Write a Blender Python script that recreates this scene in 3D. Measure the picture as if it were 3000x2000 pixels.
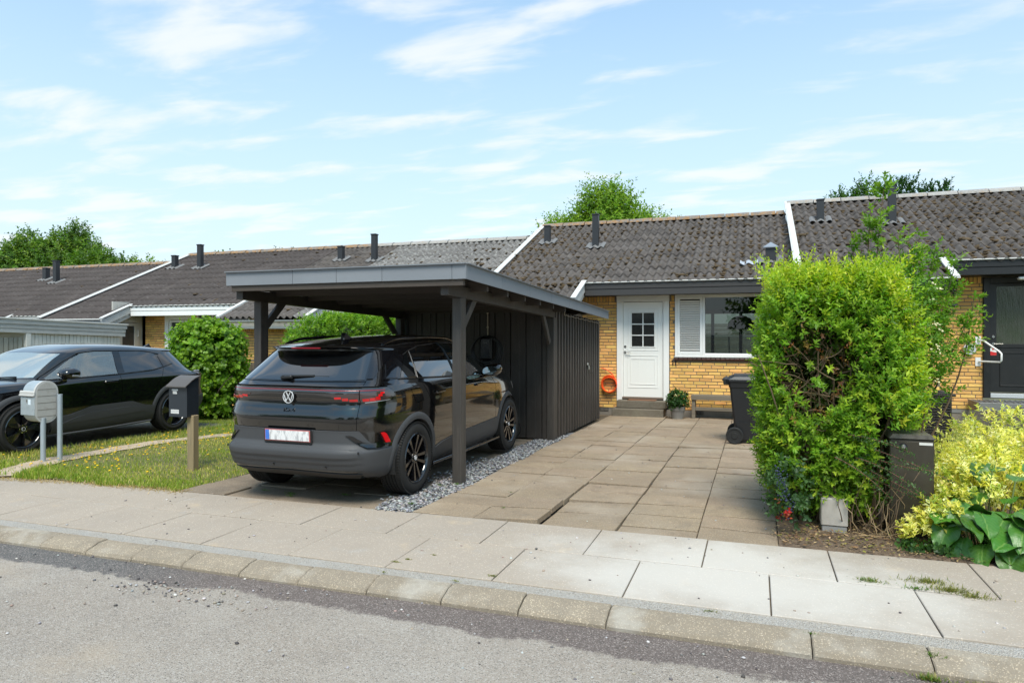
import bpy, math, random
import numpy as np
from mathutils import Vector, Matrix

for o in list(bpy.data.objects):
    bpy.data.objects.remove(o)
SC = bpy.context.scene
COL = SC.collection
R = math.radians

# ---------------------------------------------------------------- camera
cam_d = bpy.data.cameras.new('camera')
cam = bpy.data.objects.new('camera', cam_d)
COL.objects.link(cam)
cam_d.sensor_width = 36.0
cam_d.lens = 24.0
cam_d.shift_y = -0.00667
cam_d.clip_start = 0.05
cam_d.clip_end = 3000.0
cam.location = (0, 0, 1.6)
cam.rotation_euler = (R(90), 0, R(19.62))
SC.camera = cam

# ---------------------------------------------------------------- sky, sun, exposure
SUN_EL, SUN_AZ = R(57), R(162)          # azimuth clockwise from +Y: behind the camera, a little left
sun_dir = Vector((math.sin(SUN_AZ) * math.cos(SUN_EL), math.cos(SUN_AZ) * math.cos(SUN_EL), math.sin(SUN_EL)))
world = bpy.data.worlds.new('World')
SC.world = world
world.use_nodes = True
wt = world.node_tree
wt.nodes.clear()


def N(nt, typ, props=None, ins=None):
    n = nt.nodes.new(typ)
    for k, v in (props or {}).items():
        setattr(n, k, v)
    for k, v in (ins or {}).items():
        s = n.inputs[k]
        if isinstance(v, bpy.types.NodeSocket):
            nt.links.new(v, s)
        else:
            s.default_value = v
    return n


def MATH(nt, op, a, b=0.0, clamp=False):
    n = N(nt, 'ShaderNodeMath', {'operation': op, 'use_clamp': clamp}, {0: a, 1: b})
    return n.outputs[0]


def MIX(nt, fac, a, b, blend='MIX'):
    n = nt.nodes.new('ShaderNodeMix')
    n.data_type = 'RGBA'
    n.blend_type = blend
    for k, v in ((0, fac), (6, a), (7, b)):
        s = n.inputs[k]
        if isinstance(v, bpy.types.NodeSocket):
            nt.links.new(v, s)
        else:
            s.default_value = v if k == 0 else (tuple(v) + (1,) if len(v) == 3 else v)
    return n.outputs[2]


def RANGE(nt, v, a, b, c=0.0, d=1.0, smooth=True):
    n = N(nt, 'ShaderNodeMapRange', {'interpolation_type': 'SMOOTHSTEP' if smooth else 'LINEAR', 'clamp': True},
          {0: v, 1: a, 2: b, 3: c, 4: d})
    return n.outputs[0]


SKY_STRENGTH = 0.1
sky = N(wt, 'ShaderNodeTexSky', {'sky_type': 'NISHITA', 'sun_disc': False, 'sun_elevation': SUN_EL, 'sun_rotation': SUN_AZ,
                                 'air_density': 1.0, 'dust_density': 1.2, 'ozone_density': 2.0, 'altitude': 0})
tc = N(wt, 'ShaderNodeTexCoord')
sep = N(wt, 'ShaderNodeSeparateXYZ', None, {0: tc.outputs['Generated']})
zc = MATH(wt, 'MAXIMUM', sep.outputs[2], 0.0)
zz = MATH(wt, 'ADD', zc, 0.10)
px_ = MATH(wt, 'DIVIDE', sep.outputs[0], zz)
py_ = MATH(wt, 'DIVIDE', sep.outputs[1], zz)
cmb = N(wt, 'ShaderNodeCombineXYZ', None, {0: px_, 1: py_, 2: 0.0})
mp = N(wt, 'ShaderNodeMapping', None, {'Vector': cmb.outputs[0], 'Location': (4.3, 1.1, 0), 'Rotation': (0, 0, R(-24)), 'Scale': (0.62, 1.35, 1)})
n1 = N(wt, 'ShaderNodeTexNoise', {'noise_dimensions': '2D'}, {'Vector': mp.outputs[0], 'Scale': 3.6, 'Detail': 8.0, 'Roughness': 0.52, 'Distortion': 0.2})
n2 = N(wt, 'ShaderNodeTexNoise', {'noise_dimensions': '2D'}, {'Vector': mp.outputs[0], 'Scale': 0.9, 'Detail': 2.0, 'Roughness': 0.5})
cl = MATH(wt, 'ADD', MATH(wt, 'MULTIPLY', n1.outputs[0], 0.7), MATH(wt, 'MULTIPLY', n2.outputs[0], 0.3))
cmask = RANGE(wt, cl, 0.46, 0.70, 0.0, 0.80)
# a thin even veil of high cloud, thicker towards the horizon
veil = RANGE(wt, zc, 0.02, 0.50, 0.96, 0.34, smooth=False)
base = MIX(wt, 1.0, sky.outputs[0], (.30, .76, .85), 'MULTIPLY')
c1 = MIX(wt, veil, base, (2.62, 2.86, 3.02))
c2 = MIX(wt, cmask, c1, (2.98, 3.08, 3.18))
bg = N(wt, 'ShaderNodeBackground', None, {'Color': c2, 'Strength': SKY_STRENGTH})
out = N(wt, 'ShaderNodeOutputWorld', None, {'Surface': bg.outputs[0]})

sun_d = bpy.data.lights.new('sun', 'SUN')
sun_d.energy = 1.35
sun_d.angle = R(26)
sun_d.color = (1.0, 0.93, 0.83)
sun = bpy.data.objects.new('sun', sun_d)
COL.objects.link(sun)
sun.rotation_euler = sun_dir.to_track_quat('Z', 'Y').to_euler()
sun.location = (-5, -20, 30)

SC.view_settings.view_transform = 'Standard'
SC.view_settings.look = 'None'
SC.view_settings.exposure = 1.74
SC.view_settings.gamma = 1.0
SC.view_settings.use_curve_mapping = False
SC.render.engine = 'CYCLES'
SC.cycles.max_bounces = 8
SC.cycles.use_denoising = True

# ---------------------------------------------------------------- materials
MATS = {}


def mat(name, col, rough=0.6, metal=0.0, spec=0.5, layers=(), bump=None, rnd=0.0, isl=0.0, coat=0.0, grad=None, coord='pos', hue=0.0):
    """layers: (scale, lo, hi, colour, amount[, stretch]) noise blotches of another colour; bump: list of (scale, strength, distance)"""
    if name in MATS:
        return MATS[name]
    m = bpy.data.materials.new(name)
    m.use_nodes = True
    nt = m.node_tree
    nt.nodes.clear()
    if coord == 'pos':
        vec = N(nt, 'ShaderNodeNewGeometry').outputs['Position']
    else:
        vec = N(nt, 'ShaderNodeTexCoord').outputs['Object']
    rgb = N(nt, 'ShaderNodeRGB')
    rgb.outputs[0].default_value = tuple(col) + (1,)
    c = rgb.outputs[0]
    if rnd or isl or hue:
        src = N(nt, 'ShaderNodeObjectInfo').outputs['Random'] if rnd else N(nt, 'ShaderNodeNewGeometry').outputs['Random Per Island']
        a = rnd or isl
        hv = N(nt, 'ShaderNodeHueSaturation', None, {'Color': c, 'Value': RANGE(nt, src, 0, 1, 1 - a, 1 + a, False),
                                                     'Hue': RANGE(nt, MATH(nt, 'FRACT', MATH(nt, 'MULTIPLY', src, 7.3)), 0, 1, 0.5 - hue, 0.5 + hue, False)})
        c = hv.outputs[0]
    for L in layers:
        sc_, lo, hi, c2_, amt = L[:5]
        v = vec
        if len(L) > 5:
            v = N(nt, 'ShaderNodeMapping', None, {'Vector': vec, 'Scale': L[5]}).outputs[0]
        if sc_ < 0:
            nn = N(nt, 'ShaderNodeTexVoronoi', {'feature': 'F1'}, {'Vector': v, 'Scale': -sc_})
            f = N(nt, 'ShaderNodeSeparateColor', None, {0: nn.outputs['Color']}).outputs[0]
        else:
            f = N(nt, 'ShaderNodeTexNoise', None, {'Vector': v, 'Scale': sc_, 'Detail': 5.0, 'Roughness': 0.6}).outputs[0]
        f = RANGE(nt, f, lo, hi, 0.0, amt)
        c = MIX(nt, f, c, c2_)
    p = N(nt, 'ShaderNodeBsdfPrincipled', None, {'Base Color': c, 'Roughness': rough, 'Metallic': metal, 'Specular IOR Level': spec, 'Coat Weight': coat, 'Coat Roughness': 0.03})
    if bump:
        prev = None
        for b in bump:
            v = vec
            if len(b) > 3:
                v = N(nt, 'ShaderNodeMapping', None, {'Vector': vec, 'Scale': b[3]}).outputs[0]
            if b[0] < 0:
                h = N(nt, 'ShaderNodeTexVoronoi', None, {'Vector': v, 'Scale': -b[0]}).outputs['Distance']
            else:
                h = N(nt, 'ShaderNodeTexNoise', None, {'Vector': v, 'Scale': b[0], 'Detail': 4.0, 'Roughness': 0.65}).outputs[0]
            bn = N(nt, 'ShaderNodeBump', None, {'Height': h, 'Strength': b[1], 'Distance': b[2]})
            if prev is not None:
                nt.links.new(prev, bn.inputs['Normal'])
            prev = bn.outputs[0]
        nt.links.new(prev, p.inputs['Normal'])
    o = N(nt, 'ShaderNodeOutputMaterial', None, {'Surface': p.outputs[0]})
    MATS[name] = m
    return m


def leaf_mat(name, rough=0.42, trans=0.35, spec=0.4, mul=1.0):
    if name in MATS:
        return MATS[name]
    m = bpy.data.materials.new(name)
    m.use_nodes = True
    nt = m.node_tree
    nt.nodes.clear()
    at = N(nt, 'ShaderNodeAttribute', {'attribute_name': 'tint'})
    c = at.outputs['Color']
    if mul != 1.0:
        c = MIX(nt, 1.0, c, (mul, mul, mul), 'MULTIPLY')
    p = N(nt, 'ShaderNodeBsdfPrincipled', None, {'Base Color': c, 'Roughness': rough, 'Specular IOR Level': spec})
    tcol = MIX(nt, 1.0, c, (1.5, 1.6, 0.7), 'MULTIPLY')
    t = N(nt, 'ShaderNodeBsdfTranslucent', None, {'Color': tcol})
    mx = N(nt, 'ShaderNodeMixShader', None, {0: trans, 1: p.outputs[0], 2: t.outputs[0]})
    N(nt, 'ShaderNodeOutputMaterial', None, {'Surface': mx.outputs[0]})
    MATS[name] = m
    return m


def glass_mat(name, tint, opacity, rough=0.01, ior=1.6, diffuse_col=(0.02, 0.022, 0.024)):
    """window glass: fresnel reflection over a tinted see-through pane"""
    if name in MATS:
        return MATS[name]
    m = bpy.data.materials.new(name)
    m.use_nodes = True
    nt = m.node_tree
    nt.nodes.clear()
    tr = N(nt, 'ShaderNodeBsdfTransparent', None, {'Color': tuple(tint) + (1,)})
    df = N(nt, 'ShaderNodeBsdfDiffuse', None, {'Color': tuple(diffuse_col) + (1,)})
    mx = N(nt, 'ShaderNodeMixShader', None, {0: opacity, 1: tr.outputs[0], 2: df.outputs[0]})
    gl = N(nt, 'ShaderNodeBsdfGlossy', None, {'Roughness': rough, 'Color': (1, 1, 1, 1)})
    fr = N(nt, 'ShaderNodeFresnel', None, {'IOR': ior})
    m2 = N(nt, 'ShaderNodeMixShader', None, {0: fr.outputs[0], 1: mx.outputs[0], 2: gl.outputs[0]})
    N(nt, 'ShaderNodeOutputMaterial', None, {'Surface': m2.outputs[0]})
    MATS[name] = m
    return m


# ---------------------------------------------------------------- object helpers
ORG = {}


def tag(o, label=None, cat=None, group=None, kind=None):
    if label: o['label'] = label
    if cat: o['category'] = cat
    if group: o['group'] = group
    if kind: o['kind'] = kind
    return o


def thing(name, label, cat, loc=(0, 0, 0), rot=0.0, group=None, local=False, kind=None):
    o = bpy.data.objects.new(name, None)
    o.empty_display_size = 0.1
    COL.objects.link(o)
    o.location = loc
    o.rotation_euler = (0, 0, rot)
    ORG[o.name] = (0, 0, 0) if local else tuple(loc)
    return tag(o, label, cat, group, kind)


def link(name, me, parent=None, m=None):
    o = bpy.data.objects.new(name, me)
    COL.objects.link(o)
    if parent is not None:
        o.parent = parent
        ORG[o.name] = ORG[parent.name]
    else:
        ORG[o.name] = (0, 0, 0)
    if m is not None and not me.materials:
        me.materials.append(m)
    return o


class MB:
    def __init__(s):
        s.v, s.f = [], []

    def add(s, vs, fs):
        b = len(s.v)
        s.v.extend(tuple(p) for p in vs)
        s.f.extend(tuple(i + b for i in f) for f in fs)
        return s

    def box(s, x0, x1, y0, y1, z0, z1, ch=0.0):
        if x0 > x1: x0, x1 = x1, x0
        if y0 > y1: y0, y1 = y1, y0
        if z0 > z1: z0, z1 = z1, z0
        c = ((x0 + x1) / 2, (y0 + y1) / 2, (z0 + z1) / 2)
        return s.obox(c, ((1, 0, 0), (0, 1, 0), (0, 0, 1)), ((x1 - x0) / 2, (y1 - y0) / 2, (z1 - z0) / 2), ch)

    def obox(s, c, axes, h, ch=0.0):
        c = np.array(c, float)
        A = np.array(axes, float)
        h = np.array(h, float)
        ch = min(ch, min(h) * 0.8)
        vs, fs = [], []
        if ch <= 0:
            for sx in (-1, 1):
                for sy in (-1, 1):
                    for sz in (-1, 1):
                        vs.append(c + A[0] * h[0] * sx + A[1] * h[1] * sy + A[2] * h[2] * sz)
            fs = [(0, 1, 3, 2), (4, 6, 7, 5), (0, 4, 5, 1), (2, 3, 7, 6), (0, 2, 6, 4), (1, 5, 7, 3)]
            return s.add(vs, fs)
        idx = {}
        for sx in (-1, 1):
            for sy in (-1, 1):
                for sz in (-1, 1):
                    for k in range(3):
                        d = h - ch
                        d = d.copy()
                        d[k] = h[k]
                        idx[(sx, sy, sz, k)] = len(vs)
                        vs.append(c + A[0] * d[0] * sx + A[1] * d[1] * sy + A[2] * d[2] * sz)
        I = idx
        for k in range(3):
            a, b = (k + 1) % 3, (k + 2) % 3
            for sg in (-1, 1):
                q = []
                for (p, r) in ((-1, -1), (1, -1), (1, 1), (-1, 1)):
                    t = [0, 0, 0]
                    t[k], t[a], t[b] = sg, p, r
                    q.append(I[(t[0], t[1], t[2], k)])
                fs.append(tuple(q if sg > 0 else q[::-1]))
            for p in (-1, 1):
                for r in (-1, 1):      # edge along axis k
                    q = []
                    for (e, kk) in ((-1, a), (1, a), (1, b), (-1, b)):
                        t = [0, 0, 0]
                        t[k], t[a], t[b] = e, p, r
                        q.append(I[(t[0], t[1], t[2], kk)])
                    fs.append(tuple(q if p * r > 0 else q[::-1]))
        for sx in (-1, 1):
            for sy in (-1, 1):
                for sz in (-1, 1):
                    q = [I[(sx, sy, sz, k)] for k in range(3)]
                    fs.append(tuple(q if sx * sy * sz > 0 else q[::-1]))
        return s.add(vs, fs)

    def bar(s, p, q, w, h, up=(0, 0, 1), ch=0.0):
        p, q = Vector(p), Vector(q)
        d = q - p
        L = d.length
        d.normalize()
        u = Vector(up)
        side = d.cross(u)
        if side.length < 1e-5:
            side = d.cross(Vector((1, 0, 0)))
        side.normalize()
        u = side.cross(d)
        return s.obox((p + q) / 2, (tuple(d), tuple(side), tuple(u)), (L / 2, w / 2, h / 2), ch)

    def tube(s, pts, r, n=8, cap=True):
        pts = [Vector(p) for p in pts]
        rs = r if isinstance(r, (list, tuple)) else [r] * len(pts)
        rings, vs, fs = [], [], []
        prev = None
        for i, p in enumerate(pts):
            d = (pts[min(i + 1, len(pts) - 1)] - pts[max(i - 1, 0)])
            if d.length < 1e-9: d = Vector((0, 0, 1))
            d.normalize()
            if prev is None:
                a = d.orthogonal().normalized()
            else:
                a = (prev - d * prev.dot(d))
                a = a.normalized() if a.length > 1e-6 else d.orthogonal().normalized()
            prev = a
            b = d.cross(a)
            for k in range(n):
                t = 2 * math.pi * k / n
                vs.append(p + (a * math.cos(t) + b * math.sin(t)) * rs[i])
        for i in range(len(pts) - 1):
            for k in range(n):
                k2 = (k + 1) % n
                fs.append((i * n + k, i * n + k2, (i + 1) * n + k2, (i + 1) * n + k))
        if cap:
            fs.append(tuple(range(n))[::-1])
            fs.append(tuple((len(pts) - 1) * n + k for k in range(n)))
        return s.add(vs, fs)

    def lathe(s, prof, c=(0, 0, 0), axis='z', n=32, closed=False):
        vs, fs = [], []
        for (h, r) in prof:
            for k in range(n):
                t = 2 * math.pi * k / n
                a, b = r * math.cos(t), r * math.sin(t)
                v = (a, b, h) if axis == 'z' else ((a, h, b) if axis == 'y' else (h, a, b))
                vs.append((v[0] + c[0], v[1] + c[1], v[2] + c[2]))
        m = len(prof)
        for i in range(m - 1 + (1 if closed else 0)):
            j = (i + 1) % m
            for k in range(n):
                k2 = (k + 1) % n
                q = (i * n + k, i * n + k2, j * n + k2, j * n + k)
                fs.append(q if axis != 'y' else q[::-1])
        return s.add(vs, fs)

    def prism(s, poly, o, u, v, w, d):
        """polygon (a,b) in axes u,v at origin o, extruded by d along w"""
        o, u, v, w = Vector(o), Vector(u), Vector(v), Vector(w)
        n = len(poly)
        vs = [o + u * a + v * b for a, b in poly] + [o + u * a + v * b + w * d for a, b in poly]
        fs = [tuple(range(n))[::-1], tuple(range(n, 2 * n))] + [(i, (i + 1) % n, n + (i + 1) % n, n + i) for i in range(n)]
        return s.add(vs, fs)

    def build(s, name, m, parent=None, smooth=None, org=None):
        off = org if org is not None else (ORG[parent.name] if parent is not None else (0, 0, 0))
        V = np.array(s.v, dtype=np.float64).reshape(-1, 3) - np.array(off)
        me = bpy.data.meshes.new(name)
        me.from_pydata(V.tolist(), [], s.f)
        if smooth is not None:
            me.polygons.foreach_set('use_smooth', np.ones(len(me.polygons), dtype=bool))
            if smooth < 180:
                me.set_sharp_from_angle(angle=R(smooth))
        me.materials.append(m)
        return link(name, me, parent)


def mesh_np(name, V, F, m, parent=None, tint=None, smooth=False, off=None):
    V = np.asarray(V, dtype=np.float32)
    F = np.asarray(F, dtype=np.int32)
    if off is None:
        off = ORG[parent.name] if parent is not None else (0, 0, 0)
    V = V - np.array(off, dtype=np.float32)
    me = bpy.data.meshes.new(name)
    nv, nf, k = len(V), len(F), F.shape[1]
    me.vertices.add(nv)
    me.vertices.foreach_set('co', V.ravel())
    me.loops.add(nf * k)
    me.loops.foreach_set('vertex_index', F.ravel())
    me.polygons.add(nf)
    me.polygons.foreach_set('loop_start', np.arange(0, nf * k, k, dtype=np.int32))
    me.polygons.foreach_set('loop_total', np.full(nf, k, dtype=np.int32))
    if smooth:
        me.polygons.foreach_set('use_smooth', np.ones(nf, dtype=bool))
    me.update(calc_edges=True)
    if tint is not None:
        at = me.color_attributes.new('tint', 'FLOAT_COLOR', 'POINT')
        c = np.ones((nv, 4), dtype=np.float32)
        c[:, :3] = tint
        at.data.foreach_set('color', c.ravel())
    me.materials.append(m)
    return link(name, me, parent)


def norm(a):
    return a / np.maximum(np.linalg.norm(a, axis=-1, keepdims=True), 1e-9)


def leaf_quads(P, D, Nn, L, W, fold=0.25, curl=0.0):
    """one folded four-point leaf per row: base P, direction D, blade normal Nn"""
    n = len(P)
    S = norm(np.cross(D, Nn))
    Nn = norm(np.cross(S, D))
    L = np.asarray(L).reshape(-1, 1)
    W = np.asarray(W).reshape(-1, 1)
    mid = P + D * L * 0.48
    tip = P + D * L - Nn * L * curl
    a = mid + S * W * 0.5 + Nn * W * fold
    b = mid - S * W * 0.5 + Nn * W * fold
    V = np.stack([P, a, tip, b], 1).reshape(-1, 3)
    i = np.arange(n)[:, None] * 4
    F = np.concatenate([i + np.array([[0, 1, 2]]), i + np.array([[0, 2, 3]])], 1).reshape(-1, 3)
    return V, F


def tints(rng, n, cols, weights=None, jit=0.15):
    cols = np.array(cols)
    w = np.array(weights, float) if weights is not None else np.ones(len(cols))
    k = rng.choice(len(cols), n, p=w / w.sum())
    c = cols[k] * (1 + rng.uniform(-jit, jit, (n, 1)))
    return np.clip(c * (1 + rng.uniform(-jit * .3, jit * .3, (n, 3))), 0, 1)


def shoots(rng, B, D, slen, nleaf, L, W, el0=70, el1=35, cols=((.05, .1, .02),), weights=None, droop=0.0, fold=.2, tipcol=None, jit=.15, shootjit=.15):
    """leafy shoots: bases B, directions D; returns V, F, tint(per vertex)"""
    n = len(B)
    slen = np.broadcast_to(np.asarray(slen, float), (n,))
    ref = norm(rng.normal(size=(n, 3)))
    U = norm(np.cross(D, ref))
    W2 = np.cross(D, U)
    k = np.arange(nleaf)
    t = (k + .6) / nleaf
    az = (k * 2.39996)[None, :] + rng.uniform(0, 6.28, (n, 1)) + rng.normal(0, .3, (n, nleaf))
    el = np.radians(el0 + (el1 - el0) * t)[None, :] + rng.normal(0, .2, (n, nleaf))
    P = B[:, None, :] + D[:, None, :] * (slen[:, None] * t[None, :])[..., None]
    P = P - np.array([0, 0, 1]) * (droop * (slen[:, None] * t[None, :]) ** 2)[..., None]
    rad = U[:, None, :] * np.cos(az)[..., None] + W2[:, None, :] * np.sin(az)[..., None]
    LD = D[:, None, :] * np.cos(el)[..., None] + rad * np.sin(el)[..., None]
    NN = D[:, None, :] * np.sin(el)[..., None] - rad * np.cos(el)[..., None]
    NN = NN + np.array([0, 0, .5]) + rng.normal(0, .25, NN.shape)
    sz = (rng.uniform(.7, 1.15, (n, nleaf)) * (1 - .35 * t[None, :] ** 3))
    V, F = leaf_quads(P.reshape(-1, 3), norm(LD.reshape(-1, 3)), norm(NN.reshape(-1, 3)), (L * sz).ravel(), (W * sz).ravel(), fold, .12)
    tc_ = tints(rng, n, cols, weights, shootjit)
    tt = np.repeat(tc_[:, None, :], nleaf, 1)
    if tipcol is not None:
        f = (t[None, :, None] ** 2) * rng.uniform(.2, 1, (n, 1, 1))
        tt = tt * (1 - f) + np.array(tipcol) * f
    tt = tt.reshape(-1, 3) * (1 + rng.uniform(-jit, jit, (n * nleaf, 1)))
    return V, F, np.repeat(tt, 4, 0)


def cat_meshes(parts):
    Vs, Fs, Ts, b = [], [], [], 0
    for V, F, T in parts:
        Vs.append(V)
        Fs.append(F + b)
        Ts.append(T)
        b += len(V)
    return np.concatenate(Vs), np.concatenate(Fs), np.concatenate(Ts)


def lump(rng, P, seed=0):
    """cheap smooth noise of points (n,3) in -1..1"""
    r = np.random.default_rng(seed)
    o = np.zeros(len(P))
    for k in range(5):
        d = r.normal(size=3) * (1.0 + .5 * k)
        o += np.sin(P @ d + r.uniform(0, 6.28)) / (1 + .4 * k)
    return o / 2.2


ICO_V = None


def ico():
    global ICO_V, ICO_F
    if ICO_V is None:
        p = (1 + 5 ** .5) / 2
        v = []
        for a in (-1, 1):
            for b in (-p, p):
                v += [(0, a, b), (a, b, 0), (b, 0, a)]
        v = np.array(v, float)
        v /= np.linalg.norm(v[0])
        f = []
        n = len(v)
        dm = np.linalg.norm(v[:, None] - v[None], axis=2)
        e = dm[dm > 1e-6].min() * 1.01
        for i in range(n):
            for j in range(i + 1, n):
                for k in range(j + 1, n):
                    if dm[i, j] < e and dm[j, k] < e and dm[i, k] < e:
                        nn = np.cross(v[j] - v[i], v[k] - v[i])
                        f.append((i, j, k) if nn @ v[i] > 0 else (i, k, j))
        ICO_V, ICO_F = v, np.array(f)
    return ICO_V, ICO_F


def stones(name, rng, P, size, m, parent=None, flat=.7, cols=None, kind='stuff'):
    V0, F0 = ico()
    n = len(P)
    s = np.asarray(size).reshape(-1, 1, 1) * np.stack([rng.uniform(.7, 1.2, n), rng.uniform(.7, 1.2, n), rng.uniform(.6, 1, n) * flat], 1)[:, None, :]
    V = V0[None] * (1 + rng.uniform(-.22, .22, (n, 12, 1))) * s
    a = rng.uniform(0, 6.28, n)
    c, q = np.cos(a)[:, None], np.sin(a)[:, None]
    X = V[:, :, 0] * c - V[:, :, 1] * q
    Y = V[:, :, 0] * q + V[:, :, 1] * c
    V = np.stack([X, Y, V[:, :, 2]], 2) + P[:, None, :]
    F = (F0[None] + (np.arange(n) * 12)[:, None, None]).reshape(-1, 3)
    T = None
    if cols is not None:
        T = np.repeat(tints(rng, n, cols, None, .2), 12, 0)
    o = mesh_np(name, V.reshape(-1, 3), F, m, parent, tint=T)
    o['kind'] = kind
    return o


def tint_mat(name, rough=.8, spec=.3):
    if name in MATS:
        return MATS[name]
    m = bpy.data.materials.new(name)
    m.use_nodes = True
    nt = m.node_tree
    p = nt.nodes['Principled BSDF']
    at = N(nt, 'ShaderNodeAttribute', {'attribute_name': 'tint'})
    nt.links.new(at.outputs['Color'], p.inputs['Base Color'])
    p.inputs['Roughness'].default_value = rough
    p.inputs['Specular IOR Level'].default_value = spec
    MATS[name] = m
    return m


def text_obj(name, s, size, loc, rot, m, parent=None, extrude=.002):
    cu = bpy.data.curves.new(name, 'FONT')
    cu.body = s
    cu.size = size
    cu.extrude = extrude
    cu.align_x = 'CENTER'
    cu.align_y = 'CENTER'
    cu.materials.append(m)
    o = bpy.data.objects.new(name, cu)
    COL.objects.link(o)
    bpy.context.view_layer.update()
    me = bpy.data.meshes.new_from_object(o.evaluated_get(bpy.context.evaluated_depsgraph_get()))
    bpy.data.objects.remove(o)
    bpy.data.curves.remove(cu)
    me.name = name
    o = bpy.data.objects.new(name, me)
    COL.objects.link(o)
    off = ORG[parent.name] if parent is not None else (0, 0, 0)
    o.location = Vector(loc) - Vector(off)
    o.rotation_euler = rot
    if parent is not None:
        o.parent = parent
        ORG[o.name] = ORG[parent.name]
    return o


def groundz(y):
    """the plot falls a little from the pavement towards the houses"""
    return -0.12 * min(1.0, max(0.0, (y - 5.5) / 9.25))
# ================================================================= ground, road, pavement, drive
m_soil = mat('soil', (.14, .095, .062), .95, layers=((6, .4, .65, (.09, .06, .04), .8), (60, .5, .7, (.24, .17, .11), .7)), bump=((40, .8, .02), (150, .5, .006)))
m_asph = mat('asphalt', (.315, .27, .225), .9, spec=.25, layers=((.9, .38, .68, (.37, .33, .285), .75), (3.0, .45, .7, (.26, .228, .198), .45), (-150, .60, .98, (.50, .46, .42), .6), (-190, .22, .0, (.085, .078, .072), .75), (1.3, .54, .74, (.42, .34, .255), .5)),
             bump=((-150, .7, .008), (260, .5, .004), (14, .12, .02)))
m_gut = mat('gutter_asphalt', (.095, .083, .078), .92, spec=.25, layers=((2, .45, .7, (.13, .115, .105), .6), (-230, .7, .98, (.34, .30, .28), .75), (9, .55, .75, (.25, .21, .17), .5)), bump=((-180, .8, .008), (60, .5, .012)))
m_kerb = mat('kerb_concrete', (.47, .385, .28), .92, spec=.2, rnd=.10, layers=((7, .42, .7, (.32, .265, .20), .7), (-240, .75, 1.0, (.52, .47, .40), .6), (-200, .0, .2, (.16, .135, .105), .7), (2.1, .5, .7, (.43, .40, .35), .6)), bump=((130, .6, .005), (35, .35, .008)))
m_pave = mat('pavement_concrete', (.55, .455, .36), .88, spec=.2, rnd=.045, layers=((1.1, .36, .7, (.45, .375, .30), .8), (4.5, .55, .75, (.54, .51, .47), .5), (-190, .86, 1.0, (.60, .57, .53), .6), (-160, .0, .09, (.22, .19, .16), .6), (2.7, .60, .74, (.52, .39, .25), .35)), bump=((220, .22, .003), (20, .15, .006)))
m_pale = mat('pavement_new_concrete', (.555, .525, .485), .86, spec=.2, rnd=.03, layers=((1.4, .4, .7, (.49, .455, .41), .8), (6, .5, .75, (.62, .605, .58), .6), (-180, .0, .05, (.3, .28, .25), .5)), bump=((220, .18, .003), (20, .15, .006)))


def pale_dust(m, amt=.62):
    """dry cement dust lying over the slabs in front of the hedge"""
    nt = m.node_tree
    p = [n for n in nt.nodes if n.type == 'BSDF_PRINCIPLED'][0]
    old = p.inputs['Base Color'].links[0].from_socket
    pos = N(nt, 'ShaderNodeNewGeometry').outputs['Position']
    mp_ = N(nt, 'ShaderNodeMapping', None, {'Vector': pos, 'Location': (.15 / 1.45, -4.72 / .95, 0), 'Scale': (1 / 1.45, 1 / .95, 0)}).outputs[0]
    ln = N(nt, 'ShaderNodeVectorMath', {'operation': 'LENGTH'}, {0: mp_}).outputs['Value']
    na = N(nt, 'ShaderNodeTexNoise', None, {'Vector': pos, 'Scale': 1.6, 'Detail': 6.0, 'Roughness': .65}).outputs[0]
    e = MATH(nt, 'ADD', ln, MATH(nt, 'MULTIPLY', MATH(nt, 'SUBTRACT', na, .5), 1.5))
    nt.links.new(MIX(nt, RANGE(nt, e, .25, 1.25, amt, 0), old, (.585, .555, .51)), p.inputs['Base Color'])

pale_dust(m_pave)
m_drive = mat('drive_concrete', (.50, .375, .25), .92, spec=.2, rnd=.12, hue=.006, layers=((1.3, .30, .78, (.33, .25, .17), .75), (4.1, .48, .72, (.27, .205, .145), .6), (2.6, .48, .78, (.50, .38, .25), .6), (-170, .72, 1.0, (.50, .44, .37), .55), (-210, .0, .2, (.10, .08, .062), .55), (.9, .45, .75, (.42, .36, .29), .5)), bump=((-150, .4, .005), (90, .35, .006)))
m_sand = mat('joint_sand', (.12, .09, .06), .95, layers=((9, .4, .7, (.07, .055, .035), .8), (2, .58, .72, (.28, .20, .12), .8)), bump=((120, .6, .006),))
m_gravbed = mat('gravel_bed', (.20, .20, .205), .95, bump=((80, .8, .02),))
m_turf = mat('turf_soil', (.12, .125, .035), .95, layers=((3, .4, .7, (.20, .165, .075), .8), (30, .45, .7, (.07, .08, .02), .7)), bump=((60, .8, .02),))
m_path = mat('worn_path_soil', (.46, .36, .26), .95, layers=((7, .4, .7, (.26, .2, .14), .7), (60, .55, .75, (.46, .38, .30), .6)), bump=((90, .6, .01),))

rng = np.random.default_rng(7)


def sheet(name, poly, z, m, kind='structure', zf=None, parent=None):
    me = MB()
    me.add([(x, y, z if zf is None else zf(x, y)) for x, y in poly], [tuple(range(len(poly)))])
    o = me.build(name, m, parent)
    o['kind'] = kind
    return o


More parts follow.
